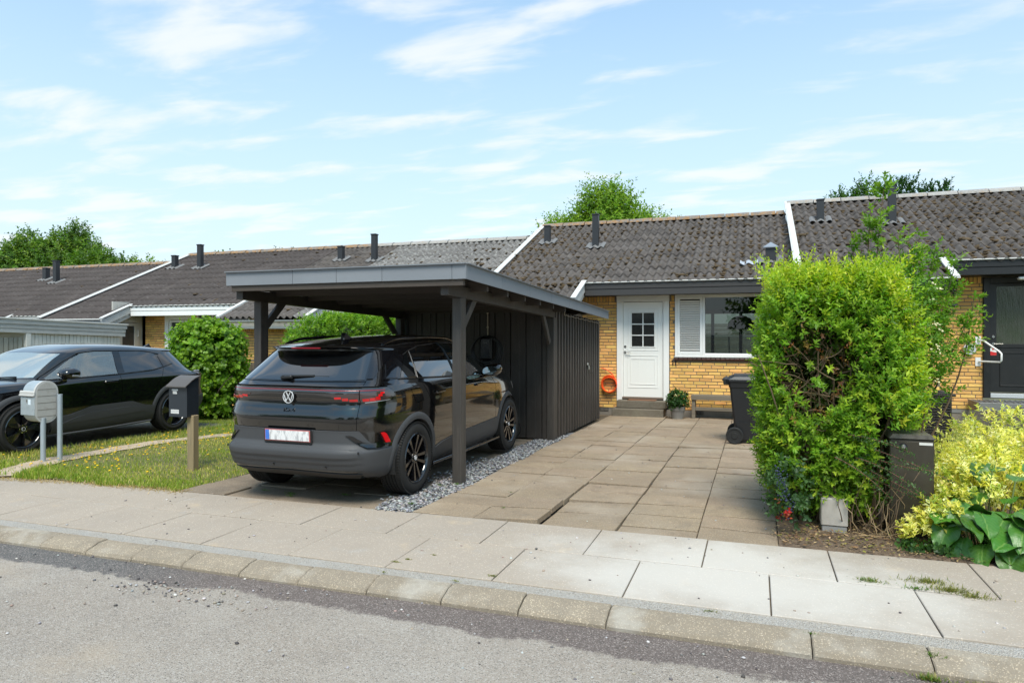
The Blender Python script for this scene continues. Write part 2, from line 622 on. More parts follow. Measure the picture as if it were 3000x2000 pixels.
def grid_sheet(name, x0, x1, y0, y1, nx, ny, zf, m, inside=None):
    xs, ys = np.linspace(x0, x1, nx + 1), np.linspace(y0, y1, ny + 1)
    V = np.array([(x, y, zf(x, y)) for y in ys for x in xs])
    F = []
    for j in range(ny):
        for i in range(nx):
            cx, cy = (xs[i] + xs[i + 1]) / 2, (ys[j] + ys[j + 1]) / 2
            if inside is None or inside(cx, cy):
                a = j * (nx + 1) + i
                F.append((a, a + 1, a + nx + 2, a + nx + 1))
    o = mesh_np(name, V, np.array(F), m, smooth=True)
    o['kind'] = 'structure'
    return o


def y_near(x): return 4.165 + .010 * x       # kerb side edge of the slabs
def y_mid(x): return 4.875 + .010 * x
def y_far(x): return 5.555 + .020 * x

sheet('ground', [(-600, -600), (600, -600), (600, 900), (-600, 900)], -.42, mat('far_ground', (.10, .11, .045), .95, layers=((.05, .4, .6, (.14, .12, .07), .8),)))
ZR = -.075
# road: gentle crown, real undulation near the kerb
grid_sheet('road', -60, 30, -14, 3.90, 90, 36, lambda x, y: ZR + .004 * math.sin(x * 1.3 + y) * math.exp(-((y - 3.0) / 1.2) ** 2), m_asph)
# darker resurfaced strip along the kerb with a ragged edge: part of the road surface
def road_patch(m):
    nt = m.node_tree
    p = [n for n in nt.nodes if n.type == 'BSDF_PRINCIPLED'][0]
    old = p.inputs['Base Color'].links[0].from_socket
    pos = N(nt, 'ShaderNodeNewGeometry').outputs['Position']
    sp_ = N(nt, 'ShaderNodeSeparateXYZ', None, {0: pos})
    dk = MATH(nt, 'SUBTRACT', MATH(nt, 'ADD', MATH(nt, 'MULTIPLY', sp_.outputs[0], .010), 3.86), sp_.outputs[1])
    na = N(nt, 'ShaderNodeTexNoise', None, {'Vector': pos, 'Scale': 1.1, 'Detail': 2.0}).outputs[0]
    nb = N(nt, 'ShaderNodeTexNoise', None, {'Vector': pos, 'Scale': 14.0, 'Detail': 6.0, 'Roughness': .7}).outputs[0]
    e = MATH(nt, 'SUBTRACT', dk, MATH(nt, 'ADD', MATH(nt, 'MULTIPLY', MATH(nt, 'SUBTRACT', na, .5), .42), MATH(nt, 'MULTIPLY', MATH(nt, 'SUBTRACT', nb, .5), .16)))
    msk = RANGE(nt, e, .255, .30, .92, 0.0)
    v = N(nt, 'ShaderNodeTexVoronoi', {'feature': 'F1'}, {'Vector': pos, 'Scale': 170.0})
    f = N(nt, 'ShaderNodeSeparateColor', None, {0: v.outputs['Color']}).outputs[0]
    warm = RANGE(nt, sp_.outputs[0], -4.6, -3.2)
    c0 = MIX(nt, warm, (.105, .102, .100), (.135, .108, .098))
    c1_ = MIX(nt, RANGE(nt, f, .72, 1.0, 0, .75), c0, (.40, .34, .31))
    c2_ = MIX(nt, RANGE(nt, f, .28, 0.0, 0, .7), c1_, (.045, .042, .04))
    fin = MIX(nt, msk, old, c2_)
    nt.links.new(fin, p.inputs['Base Color'])

road_patch(m_asph)

# kerb: bevelled stones half a metre long, one long one
kerb = thing('kerb', None, None, (0, 3.95, 0), kind='structure')
kj = [-5.77, -5.278, -4.802, -4.348, -3.87, -3.368, -2.884, -2.36, -1.835, -1.332, -.803, .279, .831]
while kj[0] > -16: kj.insert(0, kj[0] - .497)
while kj[-1] < 7: kj.append(kj[-1] + .54)
for a, b in zip(kj[:-1], kj[1:]):
    a += .003; b -= .003
    n = 5
    st = MB()
    dz = rng.uniform(-.006, .006)
    dy = rng.uniform(-.006, .006)
    prof = [(3.842, -.16), (3.842, ZR + .018), (3.858, ZR + .038), (3.93, -.018), (3.955, -.006), (4.035, -.004), (4.048, -.012), (4.048, -.16)]
    rows = [(a, .006), (a + .007, 0), ((a + b) / 2, 0), (b - .007, 0), (b, .006)]
    for x, sh in rows:
        for y, z in prof:
            st.v.append((x, y + .01 * x + dy + (sh if y < 3.9 else -sh if y > 4.04 else 0), z + dz - (sh if z > -.1 else 0)))
    m_ = len(prof)
    for i in range(len(rows) - 1):
        for k in range(m_ - 1):
            st.f.append((i * m_ + k, (i + 1) * m_ + k, (i + 1) * m_ + k + 1, i * m_ + k + 1))
    st.f.append(tuple(range(m_))); st.f.append(tuple(4 * m_ + k for k in range(m_))[::-1])
    st.build('kerb_stone', m_kerb, kerb, smooth=30)

# fine grit strip between kerb and slabs
g = MB()
xs = np.linspace(-18, 8, 120)
for x in xs:
    g.v += [(x, 4.03 + .01 * x, -.014), (x, y_near(x) + .02, -.010)]
for i in range(len(xs) - 1):
    g.f.append((2 * i, 2 * i + 2, 2 * i + 3, 2 * i + 1))
m_grit = mat('grit', (.40, .36, .31), .95, layers=((-150, .5, .95, (.48, .46, .43), .7), (-180, .22, .0, (.15, .135, .12), .7), (2.2, .5, .68, (.42, .40, .38), .6)), bump=((-120, .9, .012),))
o = g.build('grit_strip', m_grit); o['kind'] = 'structure'

# pavement: two rows of large slabs on a sand bed
pav = thing('pavement', None, None, (0, 4.2, 0), kind='structure')
bed = MB()
bed.add([(-18, y_near(-18) - .01, -.016), (8, y_near(8) - .01, -.016), (8, y_far(8) + .01, -.016), (-18, y_far(-18) + .01, -.016)], [(0, 1, 2, 3)])
bed.build('sand_bed', m_sand, pav)


def slab(name, parent, x0, x1, ya, yb, m, z=0.0, tilt=.0025, th=.05, ch=.004, zs=None, gy=.0075):
    """flat slab; ya, yb are functions of x or numbers"""
    fy = lambda f, x: f(x) if callable(f) else f
    g_ = .0042
    x0 += g_; x1 -= g_
    h_ = gy
    c4 = [(x0, fy(ya, x0) + h_), (x1, fy(ya, x1) + h_), (x1, fy(yb, x1) - h_), (x0, fy(yb, x0) - h_)]
    tz = [z + rng.uniform(-tilt, tilt) for _ in range(4)] if zs is None else [z + q + rng.uniform(-tilt, tilt) for q in zs]
    cx, cy = sum(p[0] for p in c4) / 4, sum(p[1] for p in c4) / 4
    V = [(x, y, t - th) for (x, y), t in zip(c4, tz)] + [(x, y, t - ch) for (x, y), t in zip(c4, tz)]
    V += [(x + (ch if x < cx else -ch), y + (ch if y < cy else -ch), t) for (x, y), t in zip(c4, tz)]
    F = [(8, 9, 10, 11)]
    for i in range(4):
        j = (i + 1) % 4
        F += [(i, j, 4 + j, 4 + i), (4 + i, 4 + j, 8 + j, 8 + i)]
    b_ = MB(); b_.add(V, F)
    return b_.build(name, m, parent)

nj = [-5.532, -4.781, -4.008, -3.209, -2.41, -1.623, -.768, .086, .938]
fj = [-3.63, -2.812, -1.999, -1.187, -.35, .503, 1.40]
for J in (nj, fj):
    while J[0] > -17: J.insert(0, J[0] - .80)
    while J[-1] < 7: J.append(J[-1] + .84)
for J, ya, yb in ((nj, y_near, y_mid), (fj, y_mid, y_far)):
    for a, b in zip(J[:-1], J[1:]):
        pale = (J is nj and -.9 < a < 1.1) or (J is fj and -1.3 < a < .2)
        slab('paving_slab', pav, a, b, ya, yb, m_pave)

# the drive: five columns of slabs with real level differences
drive = thing('driveway', None, None, (-1.4, 10, 0), kind='structure')
V = []
bed = MB()
ys = np.linspace(5.2, 14.76, 24)
for y in ys:
    bed.v += [(-2.94, y, groundz(y) - .050), (.30, y, groundz(y) - .050)]
for i in range(len(ys) - 1):
    bed.f.append((2 * i, 2 * i + 1, 2 * i + 3, 2 * i + 2))
bed.build('sand_bed', mat('drive_joint_soil', (.075, .058, .038), .95, layers=((2, .58, .72, (.22, .16, .10), .7), (5, .6, .7, (.06, .075, .02), .6))), drive)
cols_x = [(-2.915, -2.325), (-2.325, -1.74), (-1.74, -1.08), (-1.08, -.44), (-.44, .175)]
offs = [.10, .10, .16, .0, .08]
for ci, (a, b) in enumerate(cols_x):
    y = 5.56 + offs[ci] * .0
    first = True
    k = 0
    while y < 14.7:
        L = .42 if not first else (.40, .40, .56, .23, .36)[ci]
        y2 = min(y + L, 14.74)
        z0, z1 = groundz(y), groundz(y2)
        d = rng.uniform(-.007, .007)
        f = max(0, 1 - (y - 5.5) / 1.9)
        if ci == 1: zs = (0, .028 * f, .028 * f, 0)
        elif ci == 2: zs = (-.030 * f - .004, -.002, -.002, -.030 * f - .004)
        elif ci == 3: zs = (-.016, -.004, -.004, -.016) if y < 10 else (0, 0, 0, 0)
        else: zs = (0, 0, 0, 0)
        zs = (zs[0] + z0 + d, zs[1] + z0 + d, zs[2] + z1 + d, zs[3] + z1 + d)
        slab('paving_slab', drive, a, b, (y_far if first else y), y2, m_drive, 0.0, .006, zs=zs, gy=rng.uniform(.012, .017))
        y = y2
        first = False
        k += 1

# carport floor: older slabs
cfl = thing('carport_floor', None, None, (-4.5, 8, 0), kind='structure')
bed = MB()
for y in ys:
    bed.v += [(-5.62, y, groundz(y) - .035), (-2.94, y, groundz(y) - .035)]
for i in range(len(ys) - 1):
    bed.f.append((2 * i, 2 * i + 1, 2 * i + 3, 2 * i + 2))
bed.build('sand_bed', m_sand, cfl)
m_cf = mat('carport_floor_concrete', (.36, .28, .20), .92, spec=.2, rnd=.12, layers=((1.6, .42, .66, (.18, .145, .11), .75), (3.3, .52, .72, (.36, .28, .19), .5), (-170, .72, 1.0, (.46, .41, .35), .5), (-210, .0, .2, (.10, .08, .062), .5)), bump=((-150, .4, .005), (90, .35, .006)))
cx = [-5.58, -5.0, -4.42, -3.85, -3.275]
for ci in range(4):
    y = 5.45 + (0.12 if ci % 2 else 0)
    first = True
    while y < 10.25:
        y2 = y + .42
        zz_ = rng.uniform(-.006, .008)
        zs = (groundz(y) + zz_, groundz(y) + zz_ + rng.uniform(-.01, .01), groundz(y2) + zz_ + rng.uniform(-.006, .006), groundz(y2) + zz_)
        slab('paving_slab', cfl, cx[ci], cx[ci + 1], (y_far if first else y), y2, m_cf, -.004, .003, zs=zs, gy=.010)
        y = y2; first = False

# gravel strip between the carport posts and the drive
P = []
n = 5200
px2 = rng.uniform(-3.285, -2.905, n)
py2 = rng.uniform(5.46, 10.9, n) ** 1.0
px2 += .02 * np.sin(py2 * 3.1)
P = np.stack([px2, py2, np.array([groundz(y) for y in py2]) + rng.uniform(-.008, .012, n)], 1)
ex = np.stack([rng.normal(-3.3, .09, 260), rng.uniform(5.6, 8.2, 260), np.full(260, .008)], 1)
P = np.concatenate([P, ex])
stones('gravel_strip', rng, P, rng.uniform(.010, .020, len(P)), tint_mat('gravel_stone', .75), cols=((.205, .205, .21), (.135, .135, .145), (.31, .31, .32), (.26, .235, .21), (.085, .085, .092), (.38, .375, .365)))
bed = MB()
for y in ys[:16]:
    bed.v += [(-3.30, y, groundz(y) - .010), (-2.90, y, groundz(y) - .010)]
for i in range(15):
    bed.f.append((2 * i, 2 * i + 1, 2 * i + 3, 2 * i + 2))
o = bed.build('gravel_bed', m_gravbed); o['kind'] = 'structure'

# loose pebbles along the road edge and over the drive
n = 420
xx = rng.uniform(-9, 2.5, n)
yy = 3.86 + .01 * xx - np.abs(rng.normal(0, .42, n))
k = rng.random(n) < .22
xx[k] = rng.normal(-3.55, .3, k.sum()); yy[k] = 3.45 + rng.normal(0, .07, k.sum())
P = np.stack([xx, yy, np.full(n, ZR + .004)], 1)
xx = rng.uniform(-6, 1.5, 120); yy = rng.uniform(4.05, 5.5, 120)
P = np.concatenate([P, np.stack([xx, yy, np.full(120, .003)], 1)])
yy = rng.uniform(5.7, 12, 130); xx = rng.uniform(-2.9, .2, 130)
P = np.concatenate([P, np.stack([xx, yy, np.array([groundz(y) for y in yy]) + .003], 1)])
stones('loose_pebbles', rng, P, rng.uniform(.0035, .012, len(P)) ** 1.0, tint_mat('pebble', .8), cols=((.34, .33, .33), (.15, .14, .14), (.5, .48, .46), (.30, .25, .2), (.09, .08, .08), (.33, .25, .21)))

# soil beds and lawns
grid_sheet('planting_bed', .17, 7.5, 5.5, 7.4, 60, 20, lambda x, y: .006 + .02 * lump(None, np.array([[x * 3, y * 3, 0]]), 3)[0] * min(1, max(0, y - y_far(x) - .05) * 4) - (.03 if y < y_far(x) else 0), m_soil)
grid_sheet('front_lawn', .17, 12, 7.2, 14.76, 60, 40, lambda x, y: groundz(y) + .012 + .015 * lump(None, np.array([[x, y, 0]]), 4)[0], m_turf)


def lawn_z(x, y):
    s = max(0, min(1, (-6 - x) / 12))
    return groundz(y) - .30 * s * max(0, min(1, (y - 6) / 8)) + .012 * lump(None, np.array([[x, y, 0]]), 5)[0]

grid_sheet('verge_lawn', -30, -5.58, 5.0, 14.76, 120, 50, lawn_z, m_turf, inside=lambda x, y: y > y_far(x) - .10)
# worn footpath beside the neighbour's car
pp = [(-7.95, 5.25), (-8.28, 5.75), (-8.5, 6.4), (-8.6, 7.2), (-8.62, 8.2), (-8.35, 8.9), (-7.9, 9.3)]
g = MB()
cs = []
for i in range(len(pp) - 1):
    for k in range(6):
        t = k / 6
        cs.append((pp[i][0] * (1 - t) + pp[i + 1][0] * t, pp[i][1] * (1 - t) + pp[i + 1][1] * t))
for i, (x, y) in enumerate(cs):
    j = min(i + 1, len(cs) - 1); h = max(i - 1, 0)
    d = Vector((cs[j][0] - cs[h][0], cs[j][1] - cs[h][1])).normalized()
    w = .19 + .03 * math.sin(i * 1.7)
    for s_ in (-1, 1):
        X, Y = x - d.y * w * s_, y + d.x * w * s_
        g.v.append((X, Y, lawn_z(X, Y) + .012))
for i in range(len(cs) - 1):
    g.f.append((2 * i, 2 * i + 1, 2 * i + 3, 2 * i + 2))
o = g.build('footpath', m_path); o['kind'] = 'structure'
# parking strip under the neighbour's car
sheet('parking_strip', [(-11.6, 5.25), (-9.35, 5.25), (-9.3, 10.4), (-11.6, 10.4)], .03, mat('parking_grit', (.13, .12, .10), .95, layers=((8, .4, .7, (.2, .18, .14), .7),), bump=((90, .8, .02),)), zf=lambda x, y: lawn_z(x, y) + .02)


def path_dist(x, y):
    c = np.array(cs)
    return np.sqrt(((x[:, None] - c[None, :, 0]) ** 2 + (y[:, None] - c[None, :, 1]) ** 2).min(1))


def blades(name, rng, X, Y, Z, h, w, cols, weights=None, lean=.5, label=None):
    n = len(X)
    B = np.stack([X, Y, Z], 1)
    a = rng.uniform(0, 6.28, n)
    S = np.stack([np.cos(a), np.sin(a), np.zeros(n)], 1)
    b = rng.uniform(0, 6.28, n)
    ln = rng.uniform(.05, 1, n) ** 1.3 * lean
    Ld = np.stack([np.cos(b) * ln, np.sin(b) * ln, np.ones(n)], 1)
    Ld2 = np.stack([np.cos(b) * ln * 2.2, np.sin(b) * ln * 2.2, np.ones(n) * .75], 1)
    h = np.asarray(h).reshape(-1, 1)
    w = np.asarray(w).reshape(-1, 1)
    m1 = B + norm(Ld) * h * .55
    tp = m1 + norm(Ld2) * h * .5
    V = np.stack([B - S * w, B + S * w, m1 + S * w * .75, m1 - S * w * .75, tp], 1).reshape(-1, 3)
    i = np.arange(n)[:, None] * 5
    F = np.concatenate([i + np.array([[0, 1, 2]]), i + np.array([[0, 2, 3]]), i + np.array([[3, 2, 4]])], 1).reshape(-1, 3)
    T = np.repeat(tints(rng, n, cols, weights, .25), 5, 0)
    o = mesh_np(name, V, F, leaf_mat('grass_blade', .55, .4, .25), tint=T)
    o['kind'] = 'stuff'
    return o

# grass of the left verge
n = 105000
X = rng.uniform(-12.5, -5.56, n) ; Y = 5.28 + rng.uniform(0, 1, n) ** 1.35 * 7.0
keep = (Y > y_far(X) - .02 + .05 * np.sin(X * 5) + .03 * np.sin(X * 13 + 1) - .18 * np.clip((-6.9 - X) / 1.2, 0, 1))
pd = path_dist(X, Y)
keep &= (pd > .16) | (rng.random(n) < .06)
keep &= ~((X > -11.45) & (X < -9.42) & (Y < 10.2))
dens = .55 + .6 * lump(None, np.stack([X * 1.2, Y * 1.2, X * 0], 1), 11)
keep &= rng.random(n) < np.clip(dens + .35 + (Y - 5.4 < .5) * .4, .25, 1)
X, Y, pd = X[keep], Y[keep], pd[keep]
Z = np.array([lawn_z(x, y) for x, y in zip(X, Y)])
edge = np.exp(-np.maximum(0, Y - 5.45) / .35)
h = rng.uniform(.020, .046, len(X)) * (1 + .5 * edge) + .05 * np.exp(-((pd - .3) / .15) ** 2) * (rng.random(len(X)) < .15) + .07 * (np.abs(X + 9.25) < .22) * rng.random(len(X))
dry = np.clip(.5 + .9 * lump(None, np.stack([X * .9, Y * .9, X * 0], 1), 12), 0, 1) * (1 - .6 * edge)
k = rng.random(len(X)) < dry * .62
GREEN = ((.22, .30, .035), (.28, .36, .05), (.15, .24, .028), (.34, .38, .07))
DRY = ((.58, .50, .15), (.62, .52, .22), (.52, .48, .12))
blades('verge_grass', rng, X[~k], Y[~k], Z[~k], h[~k], .0032 + .002 * edge[~k], GREEN)
blades('dry_grass', rng, X[k], Y[k], Z[k], h[k] * .85, np.full(k.sum(), .0032), DRY)
# dry litter along the pavement edge
n = 2600
X = rng.uniform(-9.5, -5.45, n); Y = y_far(X) - .03 + rng.normal(0, .05, n) - .16 * np.clip((-6.9 - X) / 1.2, 0, 1)
blades('dry_grass_litter', rng, X, Y, np.full(n, .002), rng.uniform(.02, .05, n), np.full(n, .003), ((.42, .30, .15), (.32, .22, .11), (.5, .4, .22)), lean=6)
# front lawn of the right house
n = 42000
X = rng.uniform(.8, 6.5, n); Y = 7.0 + rng.uniform(0, 1, n) * 7.7
keep = rng.random(n) < np.clip(.7 + .5 * lump(None, np.stack([X, Y, X * 0], 1), 21), .2, 1)
X, Y = X[keep], Y[keep]
Z = np.array([groundz(y) for y in Y]) + .01
tall = rng.random(len(X)) < .12
h = rng.uniform(.03, .08, len(X)) + tall * rng.uniform(.03, .14, len(X))
k = rng.random(len(X)) < np.clip(.35 + .4 * lump(None, np.stack([X * 1.3, Y * 1.3, X * 0], 1), 22), .1, .8)
blades('front_lawn_grass', rng, X[~k], Y[~k], Z[~k], h[~k], np.full((~k).sum(), .0042), GREEN)
blades('front_lawn_dry_grass', rng, X[k], Y[k], Z[k], h[k], np.full(k.sum(), .0042), DRY)

# yellow dandelion heads: small domed discs on stalks
def flowers(name, X, Y, Z, hgt, r):
    parts = []
    V0, F0 = ico()
    n = len(X)
    V = V0[None] * np.stack([r, r, r * .45], 1)[:, None, :] + np.stack([X, Y, Z + hgt], 1)[:, None, :]
    F = (F0[None] + (np.arange(n) * 12)[:, None, None]).reshape(-1, 3)
    T = np.repeat(tints(rng, n, ((.80, .52, .01), (.75, .42, .01)), None, .1), 12, 0)
    parts.append((V.reshape(-1, 3), F, T))
    S = np.stack([np.stack([X - .0015, Y, Z], 1), np.stack([X + .0015, Y, Z], 1), np.stack([X, Y, Z + hgt], 1)], 1).reshape(-1, 3)
    parts.append((S, np.arange(n * 3).reshape(-1, 3), np.tile(np.array([.12, .17, .03]), (n * 3, 1))))
    o = mesh_np(name, *cat_meshes(parts)[:2], tint_mat('petal', .6), tint=cat_meshes(parts)[2])
    o['kind'] = 'stuff'

n = 230
t = rng.integers(0, len(cs), n)
c_ = np.array(cs)[t]
X = c_[:, 0] + rng.normal(.45, .5, n); Y = c_[:, 1] + rng.normal(.2, .4, n)
k = (X > -9.3) & (X < -5.7) & (Y > 5.7)
X, Y = X[k], Y[k]
X2 = rng.uniform(-9.2, -5.7, 60); Y2 = rng.uniform(7.0, 10.5, 60)
X, Y = np.concatenate([X, X2]), np.concatenate([Y, Y2])
flowers('dandelion_flowers', X, Y, np.array([lawn_z(x, y) for x, y in zip(X, Y)]), rng.uniform(.025, .07, len(X)), rng.uniform(.010, .018, len(X)))
X = rng.uniform(2.2, 5, 26); Y = rng.uniform(10.5, 14.2, 26)
flowers('lawn_flowers', X, Y, np.array([groundz(y) for y in Y]), rng.uniform(.05, .12, 26), rng.uniform(.012, .018, 26))

# small weeds in the joints
def tuft(name, pts, rng):
    parts = []
    for (x, y, z, r, n_, hh, cols) in pts:
        n_ = int(n_ * 2.2)
        q = np.abs(rng.normal(0, .5, n_)); a = rng.uniform(0, 6.28, n_)
        B = np.stack([x + r * q * np.cos(a) * 1.5, y + r * q * np.sin(a) * .55, np.full(n_, z)], 1)
        a2 = rng.uniform(0, 6.28, n_); ln = rng.uniform(.3, 1.6, n_)
        D = norm(np.stack([np.cos(a2) * ln, np.sin(a2) * ln, np.full(n_, .8)], 1))
        Nn = norm(np.stack([-np.cos(a2) * .5, -np.sin(a2) * .5, np.ones(n_)], 1))
        L = rng.uniform(.3, 1.0, n_) * hh * .6
        V, F = leaf_quads(B, D, Nn, L, np.minimum(L * .3, .005), .2)
        parts.append((V, F, np.repeat(tints(rng, n_, cols, None, .2), 4, 0)))
    V, F, T = cat_meshes(parts)
    o = mesh_np(name, V, F, leaf_mat('weed_leaf', .5, .35, .3), tint=T)
    o['kind'] = 'stuff'

G2 = ((.08, .16, .02), (.12, .2, .03))
Y2c = ((.20, .20, .05), (.28, .26, .09), (.12, .15, .03))
tuft('pavement_weeds', [(.70, 4.95, .0, .10, 60, .07, G2 + Y2c), (1.15, 4.93, 0, .14, 160, .085, Y2c), (1.05, 5.05, 0, .12, 120, .08, Y2c), (1.25, 4.86, 0, .1, 80, .06, Y2c), (.95, 4.9, 0, .06, 40, .05, G2),
                        (.84, 3.96, -.02, .05, 70, .05, G2), (.80, 3.80, ZR, .06, 90, .07, G2 + Y2c), (1.0, 3.78, ZR, .1, 90, .07, Y2c),
                        (-4.62, 3.84, ZR, .06, 60, .05, Y2c), (-5.9, 3.80, ZR, .04, 40, .04, Y2c), (.28, 4.0, -.01, .04, 30, .03, G2), (-.25, 4.13, -.01, .05, 30, .03, Y2c),
                        (-1.64, 4.22, 0, .03, 40, .03, Y2c), (-2.39, 4.25, 0, .03, 50, .025, Y2c), (-2.33, 4.33, 0, .02, 50, .025, Y2c), (-2.2, 4.48, 0, .02, 40, .02, Y2c), (-2.36, 4.04, 0, .03, 30, .025, Y2c), (-1.83, 4.05, 0, .03, 30, .025, Y2c),
                        (-3.05, 5.72, .01, .04, 24, .06, G2), (-3.13, 6.52, .01, .03, 16, .05, G2), (-2.98, 6.62, .01, .04, 20, .06, G2), (-3.85, 5.85, 0, .05, 30, .06, G2), (-4.4, 5.72, 0, .05, 34, .05, G2), (-4.33, 5.62, 0, .03, 12, .09, G2), (-4.75, 5.75, 0, .05, 26, .04, G2),
                        (-2.18, 5.9, .005, .02, 14, .03, G2), (-2.33, 6.5, .005, .02, 12, .03, G2), (-8.05, 5.02, 0, .16, 130, .05, G2)], rng)
# leaf litter under the hedge
n = 2600
X = rng.uniform(.19, 1.9, n); Y = rng.uniform(5.55, 6.6, n)
k = (Y > y_far(X) - .02)
n2_ = 700
X = np.concatenate([X[k], rng.uniform(.12, .36, n2_)]); Y = np.concatenate([Y[k], rng.uniform(5.7, 9.5, n2_)])
n = len(X)
P = np.stack([X, Y, np.array([groundz(y) for y in Y]) + .018 + rng.uniform(0, .012, n)], 1)
a = rng.uniform(0, 6.28, n)
D = norm(np.stack([np.cos(a), np.sin(a), rng.normal(0, .2, n)], 1))
Nn = norm(np.stack([rng.normal(0, .35, n), rng.normal(0, .35, n), np.ones(n)], 1))
L = rng.uniform(.012, .045, n)
V, F = leaf_quads(P, D, Nn, L, L * rng.uniform(.15, .6, n), .15)
o = mesh_np('leaf_litter', V, F, leaf_mat('dead_leaf', .8, .1, .2), tint=np.repeat(tints(rng, n, ((.20, .12, .06), (.13, .08, .045), (.30, .20, .10), (.36, .26, .14), (.22, .20, .05)), None, .25), 4, 0))
o['kind'] = 'stuff'
# ================================================================= terrace of brick houses
T = .44
RIDGE_Y = 18.68
PITCH = math.atan(T)
WV = .177
EXPO = .465
m_mortar = mat('mortar', (.20, .17, .135), .95, bump=((90, .5, .006),))
m_brick = mat('yellow_brick', (.76, .44, .14), .85, spec=.25, rnd=.20, hue=.012, layers=((9, .45, .75, (.62, .32, .09), .55), (60, .6, .8, (.78, .52, .22), .45)), bump=((70, .35, .006), (220, .25, .002)))
m_brick_s = mat('yellow_brick_run', (.76, .44, .14), .85, spec=.25, isl=.20, hue=.012, layers=((9, .45, .75, (.62, .32, .09), .55), (60, .6, .8, (.78, .52, .22), .45)), bump=((70, .35, .006),))
m_plinth = mat('plinth', (.23, .205, .175), .9, layers=((4, .4, .7, (.16, .14, .115), .7), (30, .55, .75, (.3, .27, .23), .6)), bump=((60, .3, .006),))
m_roof = mat('fibre_cement', (.102, .089, .081), .92, spec=.2, rnd=.10, layers=((2.2, .42, .68, (.058, .051, .048), .8), (7, .52, .74, (.17, .152, .14), .6), (40, .60, .75, (.31, .295, .275), .55), (5, .58, .72, (.10, .075, .048), .45), (1.0, .55, .7, (.125, .113, .107), .5)), bump=((90, .4, .004), (25, .3, .006)))
m_roof_b = mat('fibre_cement_brown', (.078, .066, .062), .92, spec=.2, rnd=.10, layers=((2.2, .42, .68, (.058, .049, .046), .75), (7, .55, .75, (.155, .14, .135), .5), (40, .63, .78, (.30, .285, .27), .5), (1.0, .58, .7, (.125, .108, .10), .5)), bump=((90, .4, .004),))
m_roof_l = mat('fibre_cement_lichen', (.16, .152, .145), .92, spec=.2, rnd=.12, layers=((2.2, .42, .68, (.13, .12, .112), .75), (9, .48, .68, (.36, .35, .33), .6), (40, .6, .75, (.42, .41, .39), .5)), bump=((90, .4, .004),))
m_ridge = mat('ridge_lichen', (.19, .165, .145), .95, rnd=.15, layers=((9, .40, .6, (.30, .155, .05), .8), (30, .5, .7, (.36, .32, .27), .6), (20, .55, .7, (.08, .07, .06), .7)), bump=((60, .7, .012),))
m_ridge_g = mat('ridge_grey_lichen', (.30, .285, .265), .95, rnd=.12, layers=((9, .5, .7, (.36, .22, .10), .5), (30, .5, .7, (.45, .43, .40), .6), (20, .55, .7, (.12, .11, .10), .7)), bump=((60, .7, .012),))
m_moss = mat('roof_moss', (.080, .054, .028), .98, isl=.35, layers=((30, .5, .7, (.125, .085, .042), .7),), bump=((120, .8, .01),))
m_wht = mat('white_paint', (.80, .795, .775), .45, layers=((5, .5, .8, (.74, .725, .69), .6),))
m_wht2 = mat('weathered_white_paint', (.60, .59, .565), .65, layers=((4, .45, .7, (.56, .55, .52), .6), (22, .6, .75, (.45, .43, .40), .5, (1, 1, .2))), bump=((30, .15, .004),))
m_greyw = mat('weathered_grey_boards', (.40, .405, .395), .75, rnd=.06, layers=((4, .45, .7, (.31, .315, .31), .7, (.3, 1, 4)), (30, .6, .75, (.25, .24, .22), .5, (.1, 1, 5))), bump=((50, .25, .004, (.1, 1, 3)),))
m_blk = mat('black_paint', (.012, .012, .013), .42, layers=((6, .5, .8, (.022, .021, .021), .6),))
m_charc = mat('charcoal_fascia', (.040, .037, .036), .5, layers=((5, .5, .8, (.055, .05, .048), .6, (.2, 1, 1)),))
m_zinc = mat('weathered_zinc', (.50, .525, .55), .42, metal=.25, layers=((6, .45, .7, (.42, .44, .46), .6),))
m_vent = mat('black_vent', (.022, .023, .026), .42)
m_dark = mat('dark_room', (.035, .033, .03), .9)
m_curt = mat('grey_blind', (.085, .088, .09), .8)
m_glass = glass_mat('house_glass', (.42, .47, .43), .15)
m_sill = mat('glazed_sill_brick', (.060, .024, .020), .35, rnd=.2)
m_steel = mat('galvanised_steel', (.50, .51, .52), .38, metal=.75, layers=((8, .45, .7, (.40, .41, .42), .7),))
m_handle = mat('brushed_steel', (.55, .55, .54), .28, metal=1.0)

SHEETS = {}


def sheet_mesh(nw, m):
    k = (nw, m.name)
    if k in SHEETS: return SHEETS[k]
    n = nw * 8 + 1
    xs = np.arange(n) * WV / 8
    zs = .034 * np.cos(2 * np.pi * xs / WV)
    L = EXPO + .10
    V = [(x, 0, z + .019 - .010) for x, z in zip(xs, zs)] + [(x, 0, z + .019) for x, z in zip(xs, zs)] + [(x, L * .5, z + .011) for x, z in zip(xs, zs)] + [(x, L, z + .003) for x, z in zip(xs, zs)]
    F = []
    for r in range(3):
        for i in range(n - 1):
            F.append((r * n + i, r * n + i + 1, (r + 1) * n + i + 1, (r + 1) * n + i))
    me = bpy.data.meshes.new('roof_sheet')
    me.from_pydata(V, [], F)
    sm = [f >= n - 1 for f in range(len(F))]
    me.polygons.foreach_set('use_smooth', np.array(sm))
    me.materials.append(m)
    SHEETS[k] = me
    return me


BR = MB().box(-.114, .114, -.0045, .05, -.027, .027, .004)
brick_me = bpy.data.meshes.new('brick')
brick_me.from_pydata(BR.v, [], BR.f)
brick_me.materials.append(m_brick)
SB = MB().box(-.027, .027, -.0045, .05, -.057, .057, .004)
sold_me = bpy.data.meshes.new('brick')
sold_me.from_pydata(SB.v, [], SB.f)
sold_me.materials.append(m_brick)


